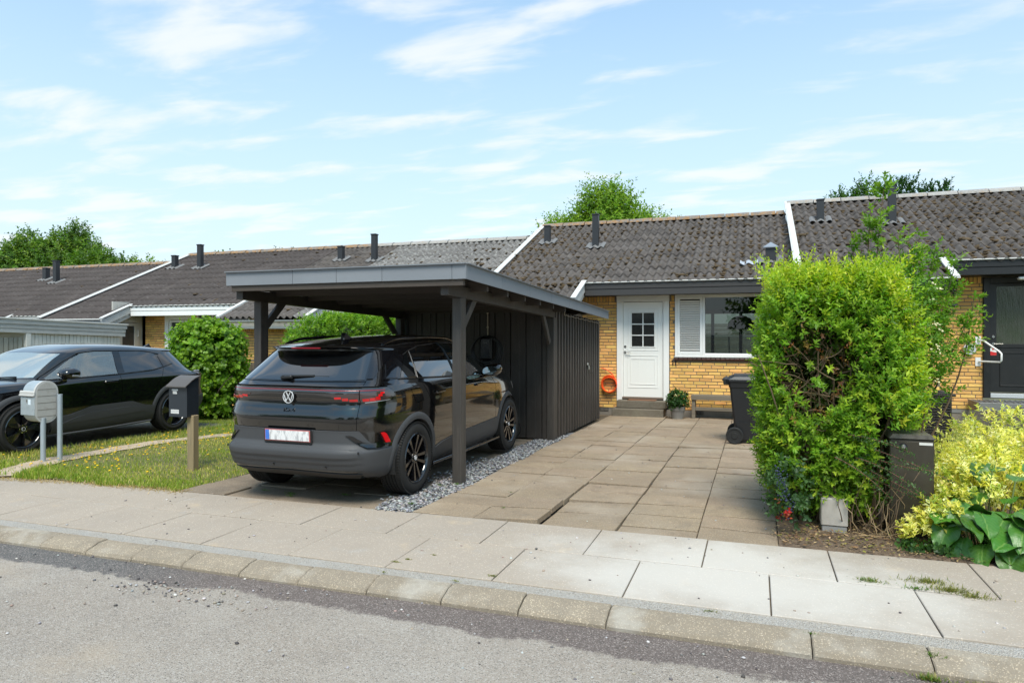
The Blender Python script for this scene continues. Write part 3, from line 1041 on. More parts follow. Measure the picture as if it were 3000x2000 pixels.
def brick_wall(house, xa, xb, Y, z0, z1, openings, rank, limit=290, soldier=True, thick=.10):
    """running bond; openings (x0,x1,z0,z1); rank(x,z) = higher is seen better"""
    wall = MB()
    xs = sorted({xa, xb} | {v for o_ in openings for v in o_[:2] if xa < v < xb})
    for a, b in zip(xs[:-1], xs[1:]):
        segs = [(z0, z1)]
        for (ox0, ox1, oz0, oz1) in openings:
            if ox0 < (a + b) / 2 < ox1:
                segs = [s2 for s1 in segs for s2 in ((s1[0], min(s1[1], oz0)), (max(s1[0], oz1), s1[1])) if s2[1] - s2[0] > .005]
        for s1 in segs:
            wall.box(a, b, Y + .006, Y + thick, s1[0], s1[1])
    w = wall.build('wall', m_mortar, house)
    items = []
    zt = z1 - .125 if soldier else z1
    nrow = int((zt - z0) / .0667)
    c_h = (zt - z0) / nrow
    for r in range(nrow):
        z = z0 + (r + .5) * c_h
        off = (0, .12, .06, .18)[r % 4]
        free = [(xa, xb)]
        for (ox0, ox1, oz0, oz1) in openings:
            if z + .025 > oz0 and z - .025 < oz1:
                free = [s2 for s1 in free for s2 in ((s1[0], min(s1[1], ox0)), (max(s1[0], ox1), s1[1])) if s2[1] - s2[0] > .04]
        for a, b in free:
            x = a - ((a - xa + off) % .24)
            while x < b - .03:
                p, q = max(x, a) + .006, min(x + .24, b) - .006
                if q - p > .03:
                    items.append((rank((p + q) / 2, z), (p + q) / 2, z, (q - p) / .228, brick_me))
                x += .24
    if soldier:
        x = xa + .04
        while x < xb - .03:
            if not any(ox0 - .03 < x < ox1 + .03 and oz1 > z1 - .06 for (ox0, ox1, oz0, oz1) in openings):
                items.append((rank(x, z1 - .065), x, z1 - .065, 1, sold_me))
            x += .0667
    items.sort(key=lambda t_: -t_[0])
    ox, oy, oz = ORG[house.name]
    for (rk, x, z, s_, me) in items[:limit]:
        o = bpy.data.objects.new('brick', me)
        COL.objects.link(o)
        o.parent = w
        o.location = (x - ox, Y - oy + rng.uniform(-.0015, .0015), z - oz)
        o.scale = (s_, 1, 1)
    if items[limit:]:
        r_ = MB()
        for (rk, x, z, s_, me) in items[limit:]:
            if me is brick_me: r_.box(x - .114 * s_, x + .114 * s_, Y - .0045, Y + .03, z - .027, z + .027)
            else: r_.box(x - .027, x + .027, Y - .0045, Y + .03, z - .057, z + .057)
        o = r_.build('brickwork', m_brick_s, w)
        o['kind'] = 'stuff'
    return w


def vent(house, ridge, x, y, h, wdt, cap='flat'):
    z = ridge - T * (RIDGE_Y - y)
    b = MB()
    hw = wdt / 2
    b.box(x - hw, x + hw, y - hw, y + hw, z - .12, z + h, .008)
    if cap == 'flat':
        b.box(x - hw - .012, x + hw + .012, y - hw - .012, y + hw + .012, z + h, z + h + .035, .006)
    v = b.build('roof_vent', m_vent, house)
    f = MB()   # lead skirt dressed over the waves
    c = math.cos(PITCH); s_ = math.sin(PITCH)
    ew, eh = hw + .16, hw + .13
    pts = []
    for i in range(13):
        for j in range(5):
            a, bb = -ew + 2 * ew * i / 12, -eh + 2 * eh * j / 4
            zz_ = .05 + .022 * math.cos(2 * math.pi * (a) / WV)
            pts.append((x + a, y + bb * c - zz_ * s_, z + bb * s_ + zz_ * c))
    f.add(pts, [(i * 5 + j, (i + 1) * 5 + j, (i + 1) * 5 + j + 1, i * 5 + j + 1) for i in range(12) for j in range(4)])
    f.build('flashing', mat('lead_flashing', (.19, .185, .18), .6, metal=.3), v, smooth=60)
    if cap == 'hood':
        g_ = MB()
        q = hw + .045
        g_.add([(x - q, y - q, z + h), (x + q, y - q, z + h), (x + q, y + q, z + h), (x - q, y + q, z + h), (x, y, z + h + .11)], [(0, 1, 4), (1, 2, 4), (2, 3, 4), (3, 0, 4), (0, 3, 2, 1)])
        g_.box(x - q, x + q, y - q, y + q, z + h - .02, z + h - .001)
        g_.build('cap', mat('grey_cap', (.30, .33, .37), .35, metal=.4), v)
    return v


def terraced_house(label, x0, x1, xl, ridge, mroof, mridge, verge_m, fascia_m, low_fascia_m, moss=0, moss_bias=0.0, verge=True, hole=None):
    zb = groundz(14.75) + (ridge - 4.665)
    h = thing('terraced_house', label, 'house', ((x0 + x1) / 2, 16, zb))
    ox, oy, oz = ORG[h.name]
    zr_ = lambda y: ridge - T * (RIDGE_Y - y)
    # roof deck, rear slope and gables
    YL, YE = 13.35, 14.20
    rf = MB()
    dn = -.035
    rf.add([(x0 + .02, YL + .05, zr_(YL + .05) + dn), (xl - .02, YL + .05, zr_(YL + .05) + dn), (xl - .02, YE + .04, zr_(YE + .04) + dn), (x1 - .02, YE + .04, zr_(YE + .04) + dn), (x1 - .02, RIDGE_Y, ridge + dn), (x0 + .02, RIDGE_Y, ridge + dn)], [(0, 1, 2, 3, 4, 5)])
    rf.add([(x0 + .02, RIDGE_Y, ridge + dn), (x1 - .02, RIDGE_Y, ridge + dn), (x1 - .02, 24, ridge - T * 5.3 + dn), (x0 + .02, 24, ridge - T * 5.3 + dn)], [(0, 1, 2, 3)])
    for x in (x0 + .03, x1 - .03):
        rf.add([(x, YE + .6, zb), (x, 23.5, zb), (x, 23.5, ridge - T * 4.9), (x, RIDGE_Y, ridge - .05), (x, YE + .6, zr_(YE + .6) - .05)], [(0, 1, 2, 3, 4)])
    zt_ = ridge - T * 4.9
    hx0, hx1, hz0, hz1 = hole or (x0 + 1, x0 + 1.01, 1, 1.01)
    for (a, b_, c0_, d_) in ((x0 + .03, hx0, zb, zt_), (hx1, x1 - .03, zb, zt_), (hx0, hx1, zb, hz0), (hx0, hx1, hz1, zt_)):
        rf.add([(a, 23.5, c0_), (b_, 23.5, c0_), (b_, 23.5, d_), (a, 23.5, d_)], [(0, 1, 2, 3)])
    roof = rf.build('roof', mat('roof_deck', (.07, .065, .06), .9), h)
    # corrugated sheets, row by row from the eaves up
    c, s_ = math.cos(PITCH), math.sin(PITCH)
    y_s = YL - .03
    rows = []
    total = (RIDGE_Y - y_s) / c
    nrow = round(total / EXPO)
    ex = total / nrow
    for r in range(nrow):
        y = y_s + r * ex * c
        xe = xl - .01 if y < YE - .06 else x1
        if verge_m is None or not verge: xs_ = x0
        else: xs_ = x0 + .03
        nw = round((xe - xs_) / WV)
        wf = (xe - xs_) / (nw * WV)
        x = xs_
        stag = 0
        while nw > 0:
            q = min(6, nw)
            o = bpy.data.objects.new('roof_sheet', sheet_mesh(q, mroof(x) if callable(mroof) else mroof))
            COL.objects.link(o)
            o.parent = roof
            o.location = (x - ox, y - oy + rng.uniform(-.004, .004), zr_(y) + rng.uniform(-.002, .003) - oz)
            o.rotation_euler = (PITCH, rng.uniform(-.002, .002), rng.uniform(-.003, .003))
            o.scale = (wf * 1.002, ex / EXPO, 1)
            x += q * WV * wf
            nw -= q
        rows.append((y, xs_, xe))
    # the cut ends of the lower rows meet the recess eave
    # ridge caps
    x = x0
    while x < x1 - .05:
        q = min(.62, x1 - x)
        b = MB()
        n = 9
        for k, xx in ((0, x), (1, x + q - .02)):
            for i in range(n):
                a = math.pi * i / (n - 1)
                rr = .135 + (.012 if k else 0)
                b.v.append((xx, RIDGE_Y - rr * 1.25 * math.cos(a), ridge + .005 + .62 * rr * math.sin(a) - .03 * abs(math.cos(a))))
        b.f = [(i, i + 1, n + i + 1, n + i) for i in range(n - 1)] + [tuple(range(n))[::-1], tuple(range(n, 2 * n))]
        b.build('ridge_cap', mridge(x) if callable(mridge) else mridge, roof, smooth=50)
        x += q
    # moss in the valleys and at the laps
    if moss:
        yy = rng.integers(0, nrow, moss)
        P = []
        xx = x0 + (x1 - x0) * rng.uniform(0, 1, moss) ** (1 + moss_bias)
        dens = lump(None, np.stack([xx * 1.1, yy * .45, yy * 0], 1), 31)
        for x, r, d in zip(xx, yy, dens):
            if rng.random() > .55 + .6 * d: continue
            y, xs_, xe = rows[r]
            if x > xe - .05: continue
            wq = (xe - xs_) / round((xe - xs_) / WV)
            k = round((x - xs_ - wq / 2) / wq) * wq + wq / 2 + xs_
            x_ = k + rng.normal(0, .028)
            up = ex * (1.0 if rng.random() < .72 else rng.uniform(.3, 1)) + rng.uniform(-.09, .0)
            wz = .034 * math.cos(2 * math.pi * (x_ - xs_) / WV) + .019 * (1 - up / (EXPO + .1)) + .002
            yy_ = y + up * c - wz * s_
            P.append((x_, yy_, zr_(y) + up * s_ + wz * c))
        P = np.array(P)
        stones('roof_moss_clumps', rng, P, rng.uniform(.028, .085, len(P)), m_moss, roof, flat=.5)
    # eaves: deep fascia board over the recess, boxed bargeboard, low eave
    ze = zr_(YE)
    b = MB()
    b.box(xl + .01, x1 - .015, YE - .03, YE, ze - .135, ze - .012, .004)
    b.box(xl + .01, x1 - .015, YE - .018, YE, ze - .272, ze - .139, .004)
    b.box(xl + .01, x1 - .015, YE + .001, 14.74, ze - .26, ze - .24)
    b.build('fascia', fascia_m, h)
    b = MB()
    b.box(xl + .03, x1 - .02, YE - .065, YE + .03, ze - .010, ze + .012, .004)
    b.build('eave_trim', m_wht2, h)
    p, q = Vector((xl - .01, YL - .04, zr_(YL - .04))), Vector((xl - .01, YE + .04, zr_(YE + .04)))
    b = MB()
    b.bar(p + Vector((0, 0, -.10)), q + Vector((0, 0, -.10)), .03, .17, ch=.004)
    b.bar(p + Vector((-.03, .02, -.24)), q + Vector((-.03, .02, -.24)), .03, .12, ch=.004)
    b.build('bargeboard', low_fascia_m, h)
    b = MB()
    b.bar(p + Vector((-.01, -.02, .035)), q + Vector((-.01, 0, .035)), .11, .035, ch=.006)
    b.build('barge_trim', m_wht2, h)
    zl = zr_(YL)
    if verge and verge_m is not None:
        p, q = Vector((x0 - .02, YL - .05, zl - .02)), Vector((x0 - .02, RIDGE_Y + .03, ridge + .0))
        b = MB()
        b.bar(p + Vector((0, 0, -.02)), q + Vector((0, 0, -.02)), .028, .24, ch=.004)
        b.build('vergeboard', verge_m, h)
        b = MB()
        b.bar(p + Vector((.028, 0, .075)), q + Vector((.028, 0, .075)), .135, .03, ch=.006)
        b.build('verge_trim', m_wht2, h)
    return h, zb, zr_, rows


def win_frame(b, x0, x1, Y, z0, z1, w, d=.07):
    b.box(x0, x0 + w, Y - d, Y, z0, z1, .004); b.box(x1 - w, x1, Y - d, Y, z0, z1, .004)
    b.box(x0 + w, x1 - w, Y - d, Y, z1 - w, z1, .004); b.box(x0 + w, x1 - w, Y - d, Y, z0, z0 + w, .004)


# ---------------------------------------------------------------- the house in the middle
h3, zb3, zr3, _ = terraced_house('yellow brick terraced house with black fascia and white panelled door, number 11', -5.70, .705, -3.42, 4.665, m_roof, m_ridge, m_wht2, m_charc, m_wht2, moss=4200, moss_bias=.35, hole=(-2.2, .6, .35, 2.35))
FY = 14.75
brick_wall(h3, -3.62, .70, FY, zb3 + .13, 2.435, [(-2.835, -1.715, -1, 3), (-1.60, .62, 1.14, 3), (-1.62, .64, 1.065, 1.14)], lambda x, z: 5 - x if x < .3 else -x)
b = MB(); b.box(-3.62, .70, FY + .004, FY + .12, zb3 - .2, zb3 + .13); b.build('plinth', m_plinth, h3)
# hidden low part
b = MB(); b.box(-5.68, -3.6, 13.8, 13.9, zb3, 2.3); b.box(-3.68, -3.6, 13.8, 14.76, zb3, 2.3); b.build('side_wall', m_mortar, h3)
for gx in (-3.12, -1.12):
    v = MB()
    v.box(gx - .10, gx + .10, FY - .004, FY + .01, zb3 + .055, zb3 + .125)
    g_ = v.build('air_brick', mat('vent_recess', (.02, .02, .02), .8), h3)
    v = MB()
    for i in range(7): v.box(gx - .09 + i * .028, gx - .078 + i * .028, FY - .010, FY - .004, zb3 + .06, zb3 + .12)
    v.build('grille', m_plinth, g_)
# door: frame, leaf with raised mouldings, six panes
dr = MB()
fx0, fx1, fz0, fz1 = -2.83, -1.72, .10, 2.45
dr.box(fx0, fx0 + .115, FY - .05, FY + .03, fz0, fz1 - .145, .005); dr.box(fx1 - .115, fx1, FY - .05, FY + .03, fz0, fz1 - .145, .005)
dr.box(fx0 - .005, fx1 + .005, FY - .058, FY + .03, fz1 - .143, fz1, .005)
dr.box(fx0 + .116, fx0 + .135, FY - .02, FY + .03, fz0 + .15, fz1 - .145); dr.box(fx1 - .135, fx1 - .116, FY - .02, FY + .03, fz0 + .15, fz1 - .145)
dr.build('door_frame', mat('door_white', (.80, .79, .76), .42, layers=((6, .5, .8, (.76, .74, .70), .5),)), h3)
lx0, lx1, lz0, lz1 = -2.69, -1.86, .265, 2.295
m_door = mat('door_leaf_white', (.79, .785, .75), .38)
wx0, wx1, wz0, wz1 = -2.515, -2.035, 1.345, 2.065
leaf = MB()
Yd = FY + .0
leaf.box(lx0, wx0, Yd, Yd + .045, lz0, lz1); leaf.box(wx1, lx1, Yd, Yd + .045, lz0, lz1)
leaf.box(wx0, wx1, Yd, Yd + .045, lz0, wz0); leaf.box(wx0, wx1, Yd, Yd + .045, wz1, lz1)
def mould(b, x0, x1, z0, z1, Y, w=.012, d=.008):
    b.box(x0, x1, Y - d, Y, z1 - w, z1, .003); b.box(x0, x1, Y - d, Y, z0, z0 + w, .003)
    b.box(x0, x0 + w, Y - d, Y, z0 + w, z1 - w, .003); b.box(x1 - w, x1, Y - d, Y, z0 + w, z1 - w, .003)
mould(leaf, -2.60, -1.95, 1.26, 2.15, Yd)
mould(leaf, -2.535, -2.015, 1.325, 2.085, Yd, .016, .012)
mould(leaf, -2.60, -1.95, .46, 1.155, Yd)
mould(leaf, -2.535, -2.015, .53, 1.085, Yd)
for gx in (-2.36, -2.19): leaf.box(gx - .004, gx + .004, Yd - .005, Yd, .545, 1.07)
leaf.box(-2.285, -2.262, Yd - .006, Yd + .02, wz0, wz1, .003)
for z in (1.585, 1.825): leaf.box(wx0, wx1, Yd - .0045, Yd + .02, z - .012, z + .012, .003)
door = leaf.build('door', m_door, h3)
m_pane = mat('obscure_glass', (.016, .016, .015), .12, spec=.6, bump=((60, .5, .01, (1, 1, .25)),))
for i in range(2):
    for j in range(3):
        p = MB()
        a0 = wx0 if i == 0 else -2.262; a1 = -2.285 if i == 0 else wx1
        c0 = (wz0, 1.597, 1.837)[j]; c1 = (1.573, 1.813, wz1)[j]
        p.box(a0 + .001, a1 - .001, Yd + .021, Yd + .027, c0 + .001, c1 - .001)
        p.build('pane', m_pane, door)
hd = MB()
hd.lathe([(-.012, .001), (-.012, .028), (0, .028)], (-2.655, Yd, 1.222), 'y', 16); hd.tube([(-2.655, Yd - .01, 1.222), (-2.655, Yd - .05, 1.222), (-2.53, Yd - .052, 1.218)], .009, 8)
hd.build('handle', m_handle, door, smooth=40)
hd = MB(); hd.lathe([(-.014, .001), (-.014, .024), (0, .028)], (-2.655, Yd, 1.345), 'y', 16); hd.build('lock', m_handle, door, smooth=40)
th = MB(); th.box(lx0 - .02, lx1 + .02, FY - .06, FY + .04, .225, .262, .004); th.build('threshold', mat('threshold_wood', (.16, .12, .09), .7), h3)
# window with louvred shutter
W0, W1, Z0, Z1 = -1.595, .615, 1.145, 2.44
fr = MB()
win_frame(fr, W0, W1, FY + .03, Z0, Z1, .045, .09)
fr.box(-1.03, -.985, FY - .055, FY + .03, Z0 + .045, Z1 - .045, .004)
fr.box(-.985, W1 - .045, FY - .02, FY + .02, Z0 + .046, Z0 + .068); fr.box(-.985, W1 - .045, FY - .02, FY + .02, Z1 - .068, Z1 - .046)
win = fr.build('window', m_wht, h3)
p = MB(); p.box(-.984, W1 - .046, FY + .0, FY + .006, Z0 + .069, Z1 - .069); p.build('pane', m_glass, win)
sh = MB()
win_frame(sh, W0 + .046, -1.032, FY - .012, Z0 + .046, Z1 - .046, .055, .05)
shut = sh.build('shutter', m_wht, h3)
b = MB(); b.box(W0 + .1, -1.08, FY - .016, FY - .013, Z0 + .09, Z1 - .09); b.build('slat_gap_shade', m_dark, shut)  # dark sheet painting the shade seen between the slats
ns = 22
for i in range(ns):
    z = Z0 + .115 + (Z1 - Z0 - .24) * (i + .5) / ns
    s_ = MB(); s_.obox(((W0 + .046 - 1.032) / 2, FY - .042, z), ((1, 0, 0), (0, .64, -.77), (0, .77, .64)), ((-1.032 - W0 - .046) / 2 - .058, .026, .004), .002)
    s_.build('slat', m_wht, shut)
sl = MB()
sill_top = MB(); sill_top.box(W0 - .02, W1 + .02, FY - .062, FY + .05, 1.128, 1.146, .004); sill_top.build('window_board', m_wht, h3)
sill = MB(); sill.box(-1.615, .635, FY + .002, FY + .06, 1.066, 1.127); sl_o = sill.build('sill', m_mortar, h3)
for i in range(24):
    x = -1.615 + i * .0938
    s_ = MB(); s_.obox((x + .0445, FY - .012, 1.094), ((1, 0, 0), (0, .97, .24), (0, -.24, .97)), (.0445, .045, .026), .005); s_.build('tile', m_sill, sl_o)
# room behind the glass, open through a wide garden window at the back
b = MB()
rx0, rx1, ry0, ry1, rz0, rz1 = -2.4, .68, FY + .09, 23.47, .0, 2.44
b.add([(rx0, ry0, rz0), (rx1, ry0, rz0), (rx1, ry1, rz0), (rx0, ry1, rz0), (rx0, ry0, rz1), (rx1, ry0, rz1), (rx1, ry1, rz1), (rx0, ry1, rz1)], [(0, 1, 2, 3), (4, 7, 6, 5), (0, 3, 7, 4), (1, 5, 6, 2)])
b.build('room', mat('room_walls', (.10, .085, .07), .8), h3)
b = MB(); b.box(-1.0, .66, FY + .12, FY + .66, .0, 1.10); b.build('worktop', m_dark, h3)
fr = MB(); win_frame(fr, -2.22, .62, 23.52, .33, 2.37, .07, .06)
for x in (-1.33, -.45): fr.box(x - .05, x + .05, 23.46, 23.52, .40, 2.30)
gw = fr.build('garden_window', m_dark, h3)
# house number
for x in (-1.645, -1.588):
    b = MB(); b.prism([(-.008, -.055), (.014, -.055), (.014, .055), (-.004, .055), (-.026, .036), (-.026, .018), (-.008, .028)], (x, FY - .005, 1.012), (1, 0, 0), (0, 0, 1), (0, -1, 0), .014); b.build('house_number', mat('number_black', (.01, .01, .01), .4), h3)
# vents
vent(h3, 4.665, -5.13, 17.17, .42, .15); vent(h3, 4.665, -3.73, 16.65, .78, .15); vent(h3, 4.665, .30, 15.15, .30, .20, 'hood')
cl = MB()   # clear patch sheet beside the hooded vent
y = 14.93
zz0 = zr3(y)
c_, s2 = math.cos(PITCH), math.sin(PITCH)
for i in range(17):
    for j in range(2):
        a = -.30 + i * WV / 8 * 1.0
        q = j * .20
        w_ = .05 + .022 * math.cos(2 * math.pi * (a + .31) / WV)
        cl.v.append((a, y + q * c_ - w_ * s2, zz0 + q * s2 + w_ * c_))
cl.f = [(2 * i, 2 * i + 2, 2 * i + 3, 2 * i + 1) for i in range(16)]
cl.build('patch_sheet', mat('bare_metal_patch', (.55, .57, .60), .4, metal=.5), h3, smooth=60)

# ---------------------------------------------------------------- the house on the right
h4, zb4, zr4, _ = terraced_house('yellow brick terraced house with black door and white grab rail behind the tall hedge', .75, 7.15, 3.20, 4.902, m_roof, m_ridge_g, m_wht2, m_blk, m_blk, moss=2600)
brick_wall(h4, 3.05, 7.1, FY, zb4 + .10, 2.67, [(3.945, 5.05, -1, 2.64), (5.2, 6.9, 1.3, 2.6)], lambda x, z: 10 - x, limit=150)
brick_wall(h4, .80, 3.05, 13.8, zb4 + .10, 2.30, [], lambda x, z: x, limit=140, soldier=False)
b = MB(); b.box(3.0, 7.1, FY + .004, FY + .12, zb4 - .3, zb4 + .10); b.box(.8, 3.05, 13.804, 13.92, zb4 - .3, zb4 + .1); b.box(2.95, 3.05, 13.93, FY, zb4 - .3, 2.4); b.build('plinth', m_plinth, h4)
b = MB(); b.box(.76, 3.19, 13.33, 13.36, zr4(13.35) - .15, zr4(13.35) - .015, .004); b.box(.78, 3.12, 13.5, 13.53, zr4(13.35) - .28, zr4(13.35) - .10, .004); b.build('low_fascia', m_blk, h4)
b = MB(); b.box(.76, 3.24, 13.29, 13.38, zr4(13.35) - .012, zr4(13.35) + .014, .004); b.build('low_eave_trim', m_wht2, h4)
b = MB(); b.tube([(3.05, 13.55, 2.13), (3.12, 13.5, 2.12), (3.16, 13.45, 2.08)], .035, 8); b.tube([(3.15, 13.44, 2.1), (3.22, 13.40, 2.08)], .03, 8); b.build('outdoor_lamp', mat('lamp_black', (.015, .015, .016), .4), h4)
dr = MB()
win_frame(dr, 3.945, 5.05, FY + .03, .44, 2.64, .10, .08)
dr.build('door_frame', m_blk, h4)
leaf = MB()
leaf.box(4.05, 4.15, FY - .02, FY + .03, .55, 2.53); leaf.box(4.84, 4.94, FY - .02, FY + .03, .55, 2.53); leaf.box(4.15, 4.84, FY - .02, FY + .03, 2.48, 2.53); leaf.box(4.15, 4.84, FY - .02, FY + .03, .55, 1.42)
mould(leaf, 4.20, 4.79, .66, 1.28, FY - .02, .02, .012)
leaf.box(4.14, 4.85, FY - .032, FY - .02, 1.36, 1.43, .006)
door4 = leaf.build('door', m_blk, h4)
p = MB(); p.box(4.15, 4.84, FY + .0, FY + .01, 1.42, 2.48); p.build('pane', mat('ribbed_glass', (.055, .062, .045), .10, spec=.7, bump=((50, .6, .01, (1, 1, .12)),), layers=((2, .4, .65, (.035, .05, .025), .8),)), door4)
hd = MB(); hd.lathe([(-.014, .001), (-.014, .022), (0, .03)], (4.10, FY - .02, 1.56), 'y', 14); hd.tube([(4.10, FY - .03, 1.43), (4.10, FY - .07, 1.43), (4.24, FY - .075, 1.43)], .009, 8); hd.lathe([(-.014, .001), (-.014, .024), (0, .024)], (4.10, FY - .02, 1.43), 'y', 14)
hd.build('handle', m_handle, door4, smooth=40)
b = MB(); b.box(4.055, 4.15, FY - .026, FY - .021, 1.22, 1.355); st = b.build('door_sticker', mat('sticker_white', (.75, .73, .70), .5), h4)
b = MB(); b.prism([(0, 0), (.095, 0), (.095, .05), (0, .075)], (4.055, FY - .0275, 1.222), (1, 0, 0), (0, 0, 1), (0, -1, 0), .001); b.prism([(.03, .095), (.09, .115), (.09, .13), (.03, .13)], (4.055, FY - .0275, 1.222), (1, 0, 0), (0, 0, 1), (0, -1, 0), .001); b.build('red_print', mat('sticker_red', (.55, .02, .02), .5), st)
b = MB(); b.box(4.05, 5.0, FY - .06, FY + .02, .45, .53, .004); b.build('threshold', mat('aluminium', (.62, .63, .64), .4, metal=.5), h4)
b = MB(); b.box(4.35, 4.95, 14.24, 14.36, 2.56, 2.62, .02); b.build('ceiling_lamp', mat('lamp_white', (.7, .7, .68), .4), h4)
b = MB(); b.lathe([(-.10, .001), (-.10, .045), (-.085, .05), (-.085, .10), (-.06, .105), (-.045, .10), (-.03, .06), (0, .06)], (3.72, FY, 1.335), 'y', 24); b.build('alarm_bell', mat('pale_grey_plastic', (.52, .54, .56), .4), h4, smooth=40)
vent(h4, 4.902, 1.40, 17.08, .46, .15); vent(h4, 4.902, 2.78, 16.65, .80, .15)
gr = MB()
gr.box(3.2, 3.6, FY - .006, FY + .0, zb4 + .03, zb4 + .09); gr.build('air_brick', mat('vent_grey', (.2, .2, .2), .7), h4)
b = MB(); b.box(5.2, 6.9, FY + .02, FY + .03, 1.3, 2.6); b.build('window', mat('dark_glass', (.02, .022, .024), .04, spec=.8), h4)

# grab rail and steel landing in front of the black door
gr_ = thing('grab_rail', 'white bent tube grab rail on the bricks left of the black door', 'grab rail', (3.86, 14.72, 1.12))
m_whm = mat('white_enamel', (.78, .77, .75), .35)
b = MB(); b.tube([(3.87, 14.70, 1.50), (3.92, 14.62, 1.49), (4.10, 14.40, 1.30), (4.125, 14.37, 1.26), (4.125, 14.37, 1.14), (4.11, 14.39, 1.11), (3.90, 14.68, 1.11), (3.87, 14.71, 1.11)], .017, 10); b.build('tube', m_whm, gr_, smooth=60)
for z in (1.50, 1.11):
    b = MB(); b.box(3.82, 3.91, 14.725, 14.742, z - .09, z + .07, .004); b.build('mounting_plate', m_whm, gr_)
lp = thing('steel_landing', 'galvanised steel landing with mesh deck below the black door', 'landing', (4.5, 14.2, 0))
m_gal2 = mat('galvanised_grey', (.24, .235, .225), .5, metal=.5, layers=((8, .45, .7, (.18, .17, .16), .7),))
b = MB()
b.box(3.70, 5.6, 14.03, 14.07, .27, .41, .004); b.box(3.70, 3.74, 14.08, 14.70, .27, .41, .004); b.box(4.24, 4.27, 13.70, 14.02, .22, .36, .004); b.box(5.3, 5.33, 13.70, 14.02, .22, .36)
b.build('frame', m_gal2, lp)
m_mesh = mat('steel_mesh', (.36, .365, .37), .45, metal=.6)
b = MB()
for i in range(19):
    for (ya, yb, z) in ((14.08, 14.70, .405), (13.72, 14.02, .345)):
        x = 3.76 + i * .085
        if z < .4 and x < 4.3: continue
        b.bar((x, ya, z), (x + .085, yb, z), .014, .02); b.bar((x + .085, ya, z), (x, yb, z), .014, .02)
for j in range(7): b.box(3.75, 5.5, 14.10 + j * .09, 14.11 + j * .09, .396, .404)
o = b.build('mesh_deck', m_mesh, lp)
for (x, y) in ((4.06, 14.05), (4.42, 13.75), (5.3, 13.9), (5.3, 14.6)):
    b = MB(); b.tube([(x, y, groundz(y)), (x, y, .27)], .028, 10); b.build('leg', m_gal2, lp, smooth=50)

# ---------------------------------------------------------------- houses further down the terrace
h2b, zb2, zr2, _ = terraced_house('brown roofed terraced house behind the carport, nearest left of number 11', -12.35, -5.72, -9.80, 4.355, lambda x: m_roof_l if x > -11.0 else m_roof, lambda x: m_ridge_g if x > -11.6 else m_ridge, None, m_wht2, m_wht2, moss=300, verge=False)
brick_wall(h2b, -12.25, -9.9, 13.8, zb2 + .10, 1.78, [], lambda x, z: -abs(x + 11.9), limit=150)
b = MB(); b.box(-12.25, -9.9, 13.804, 13.92, zb2 - .3, zb2 + .10); b.box(-9.9, -5.75, FY, FY + .1, zb2 - .3, 2.2); b.build('plinth', m_plinth, h2b)
gt = MB()
n = 8
yc, zc_ = 13.27, zr2(13.30) - .045
for x in (-12.42, -9.78):
    for i in range(n + 1):
        a = math.pi * i / n
        gt.v.append((x, yc - .06 * math.cos(a), zc_ - .06 * math.sin(a)))
    for i in range(n + 1):
        a = math.pi * i / n
        gt.v.append((x, yc - .053 * math.cos(a), zc_ - .053 * math.sin(a)))
m_ = 2 * (n + 1)
for i in range(n):
    gt.f += [(i, i + 1, m_ + i + 1, m_ + i), (n + 1 + i, m_ + n + 1 + i, m_ + n + 2 + i, n + 2 + i)]
gt.f += [(0, m_, m_ + n + 1, n + 1), (n, 2 * n + 1, m_ + 2 * n + 1, m_ + n)]
for i in range(n): gt.f += [(i, n + 1 + i, n + 2 + i, i + 1)]
gt.build('gutter', m_zinc, h2b, smooth=40)
b = MB(); b.box(-12.3, -9.85, 13.42, 13.45, zr2(13.35) - .27, zr2(13.35) - .06, .004); b.build('low_fascia', m_wht2, h2b)
p, q = Vector((-12.37, 13.28, zr2(13.28) + .05)), Vector((-12.37, 14.5, zr2(14.5) + .05))
b = MB(); b.bar(p, q, .10, .06, ch=.006); b.build('barge_trim', m_wht2, h2b)
vent(h2b, 4.355, -11.63, 17.46, .38, .16); vent(h2b, 4.355, -10.38, 17.27, .74, .15)

h2a, zb2a, zr2a, _ = terraced_house('brown roofed terraced house with white fascia beyond the parked car', -18.55, -12.37, -16.22, 4.355, m_roof_b, m_ridge, m_wht2, m_wht, m_greyw, moss=350)
brick_wall(h2a, -16.30, -12.4, FY, zb2a + .10, 2.20, [(-15.52, -14.56, -1, 3), (-14.40, -12.6, .9, 2.2)], lambda x, z: -x, limit=200)
b = MB(); b.box(-16.4, -12.4, FY + .004, FY + .12, zb2a - .3, zb2a + .10); b.box(-18.5, -16.45, 13.8, 13.9, zb2a - .3, 1.8); b.build('plinth', m_plinth, h2a)
b = MB(); b.box(-18.52, -16.2, 13.30, 13.36, zr2a(13.35) - .02, zr2a(13.35) + .014, .004); b.build('low_eave_trim', m_wht2, h2a)
b = MB(); b.box(-18.5, -16.25, 13.36, 13.39, zr2a(13.35) - .24, zr2a(13.35) - .03, .004); b.build('low_fascia', m_greyw, h2a)
m_greige = mat('greige_paint', (.46, .44, .40), .6, layers=((8, .5, .75, (.39, .37, .33), .6),))
sw = MB()   # boarded side wall with its own door
sw.box(-16.45, -16.40, 13.8, 14.74, 1.93, 2.5); sw.box(-16.45, -16.40, 13.8, 13.97, zb2a, 1.93); sw.box(-16.45, -16.40, 14.62, 14.74, zb2a, 1.93)
for i in range(8): sw.box(-16.398, -16.39, 13.82 + i * .115, 13.925 + i * .115, 1.96, 2.45, .003)
sw.build('side_wall', m_greige, h2a)
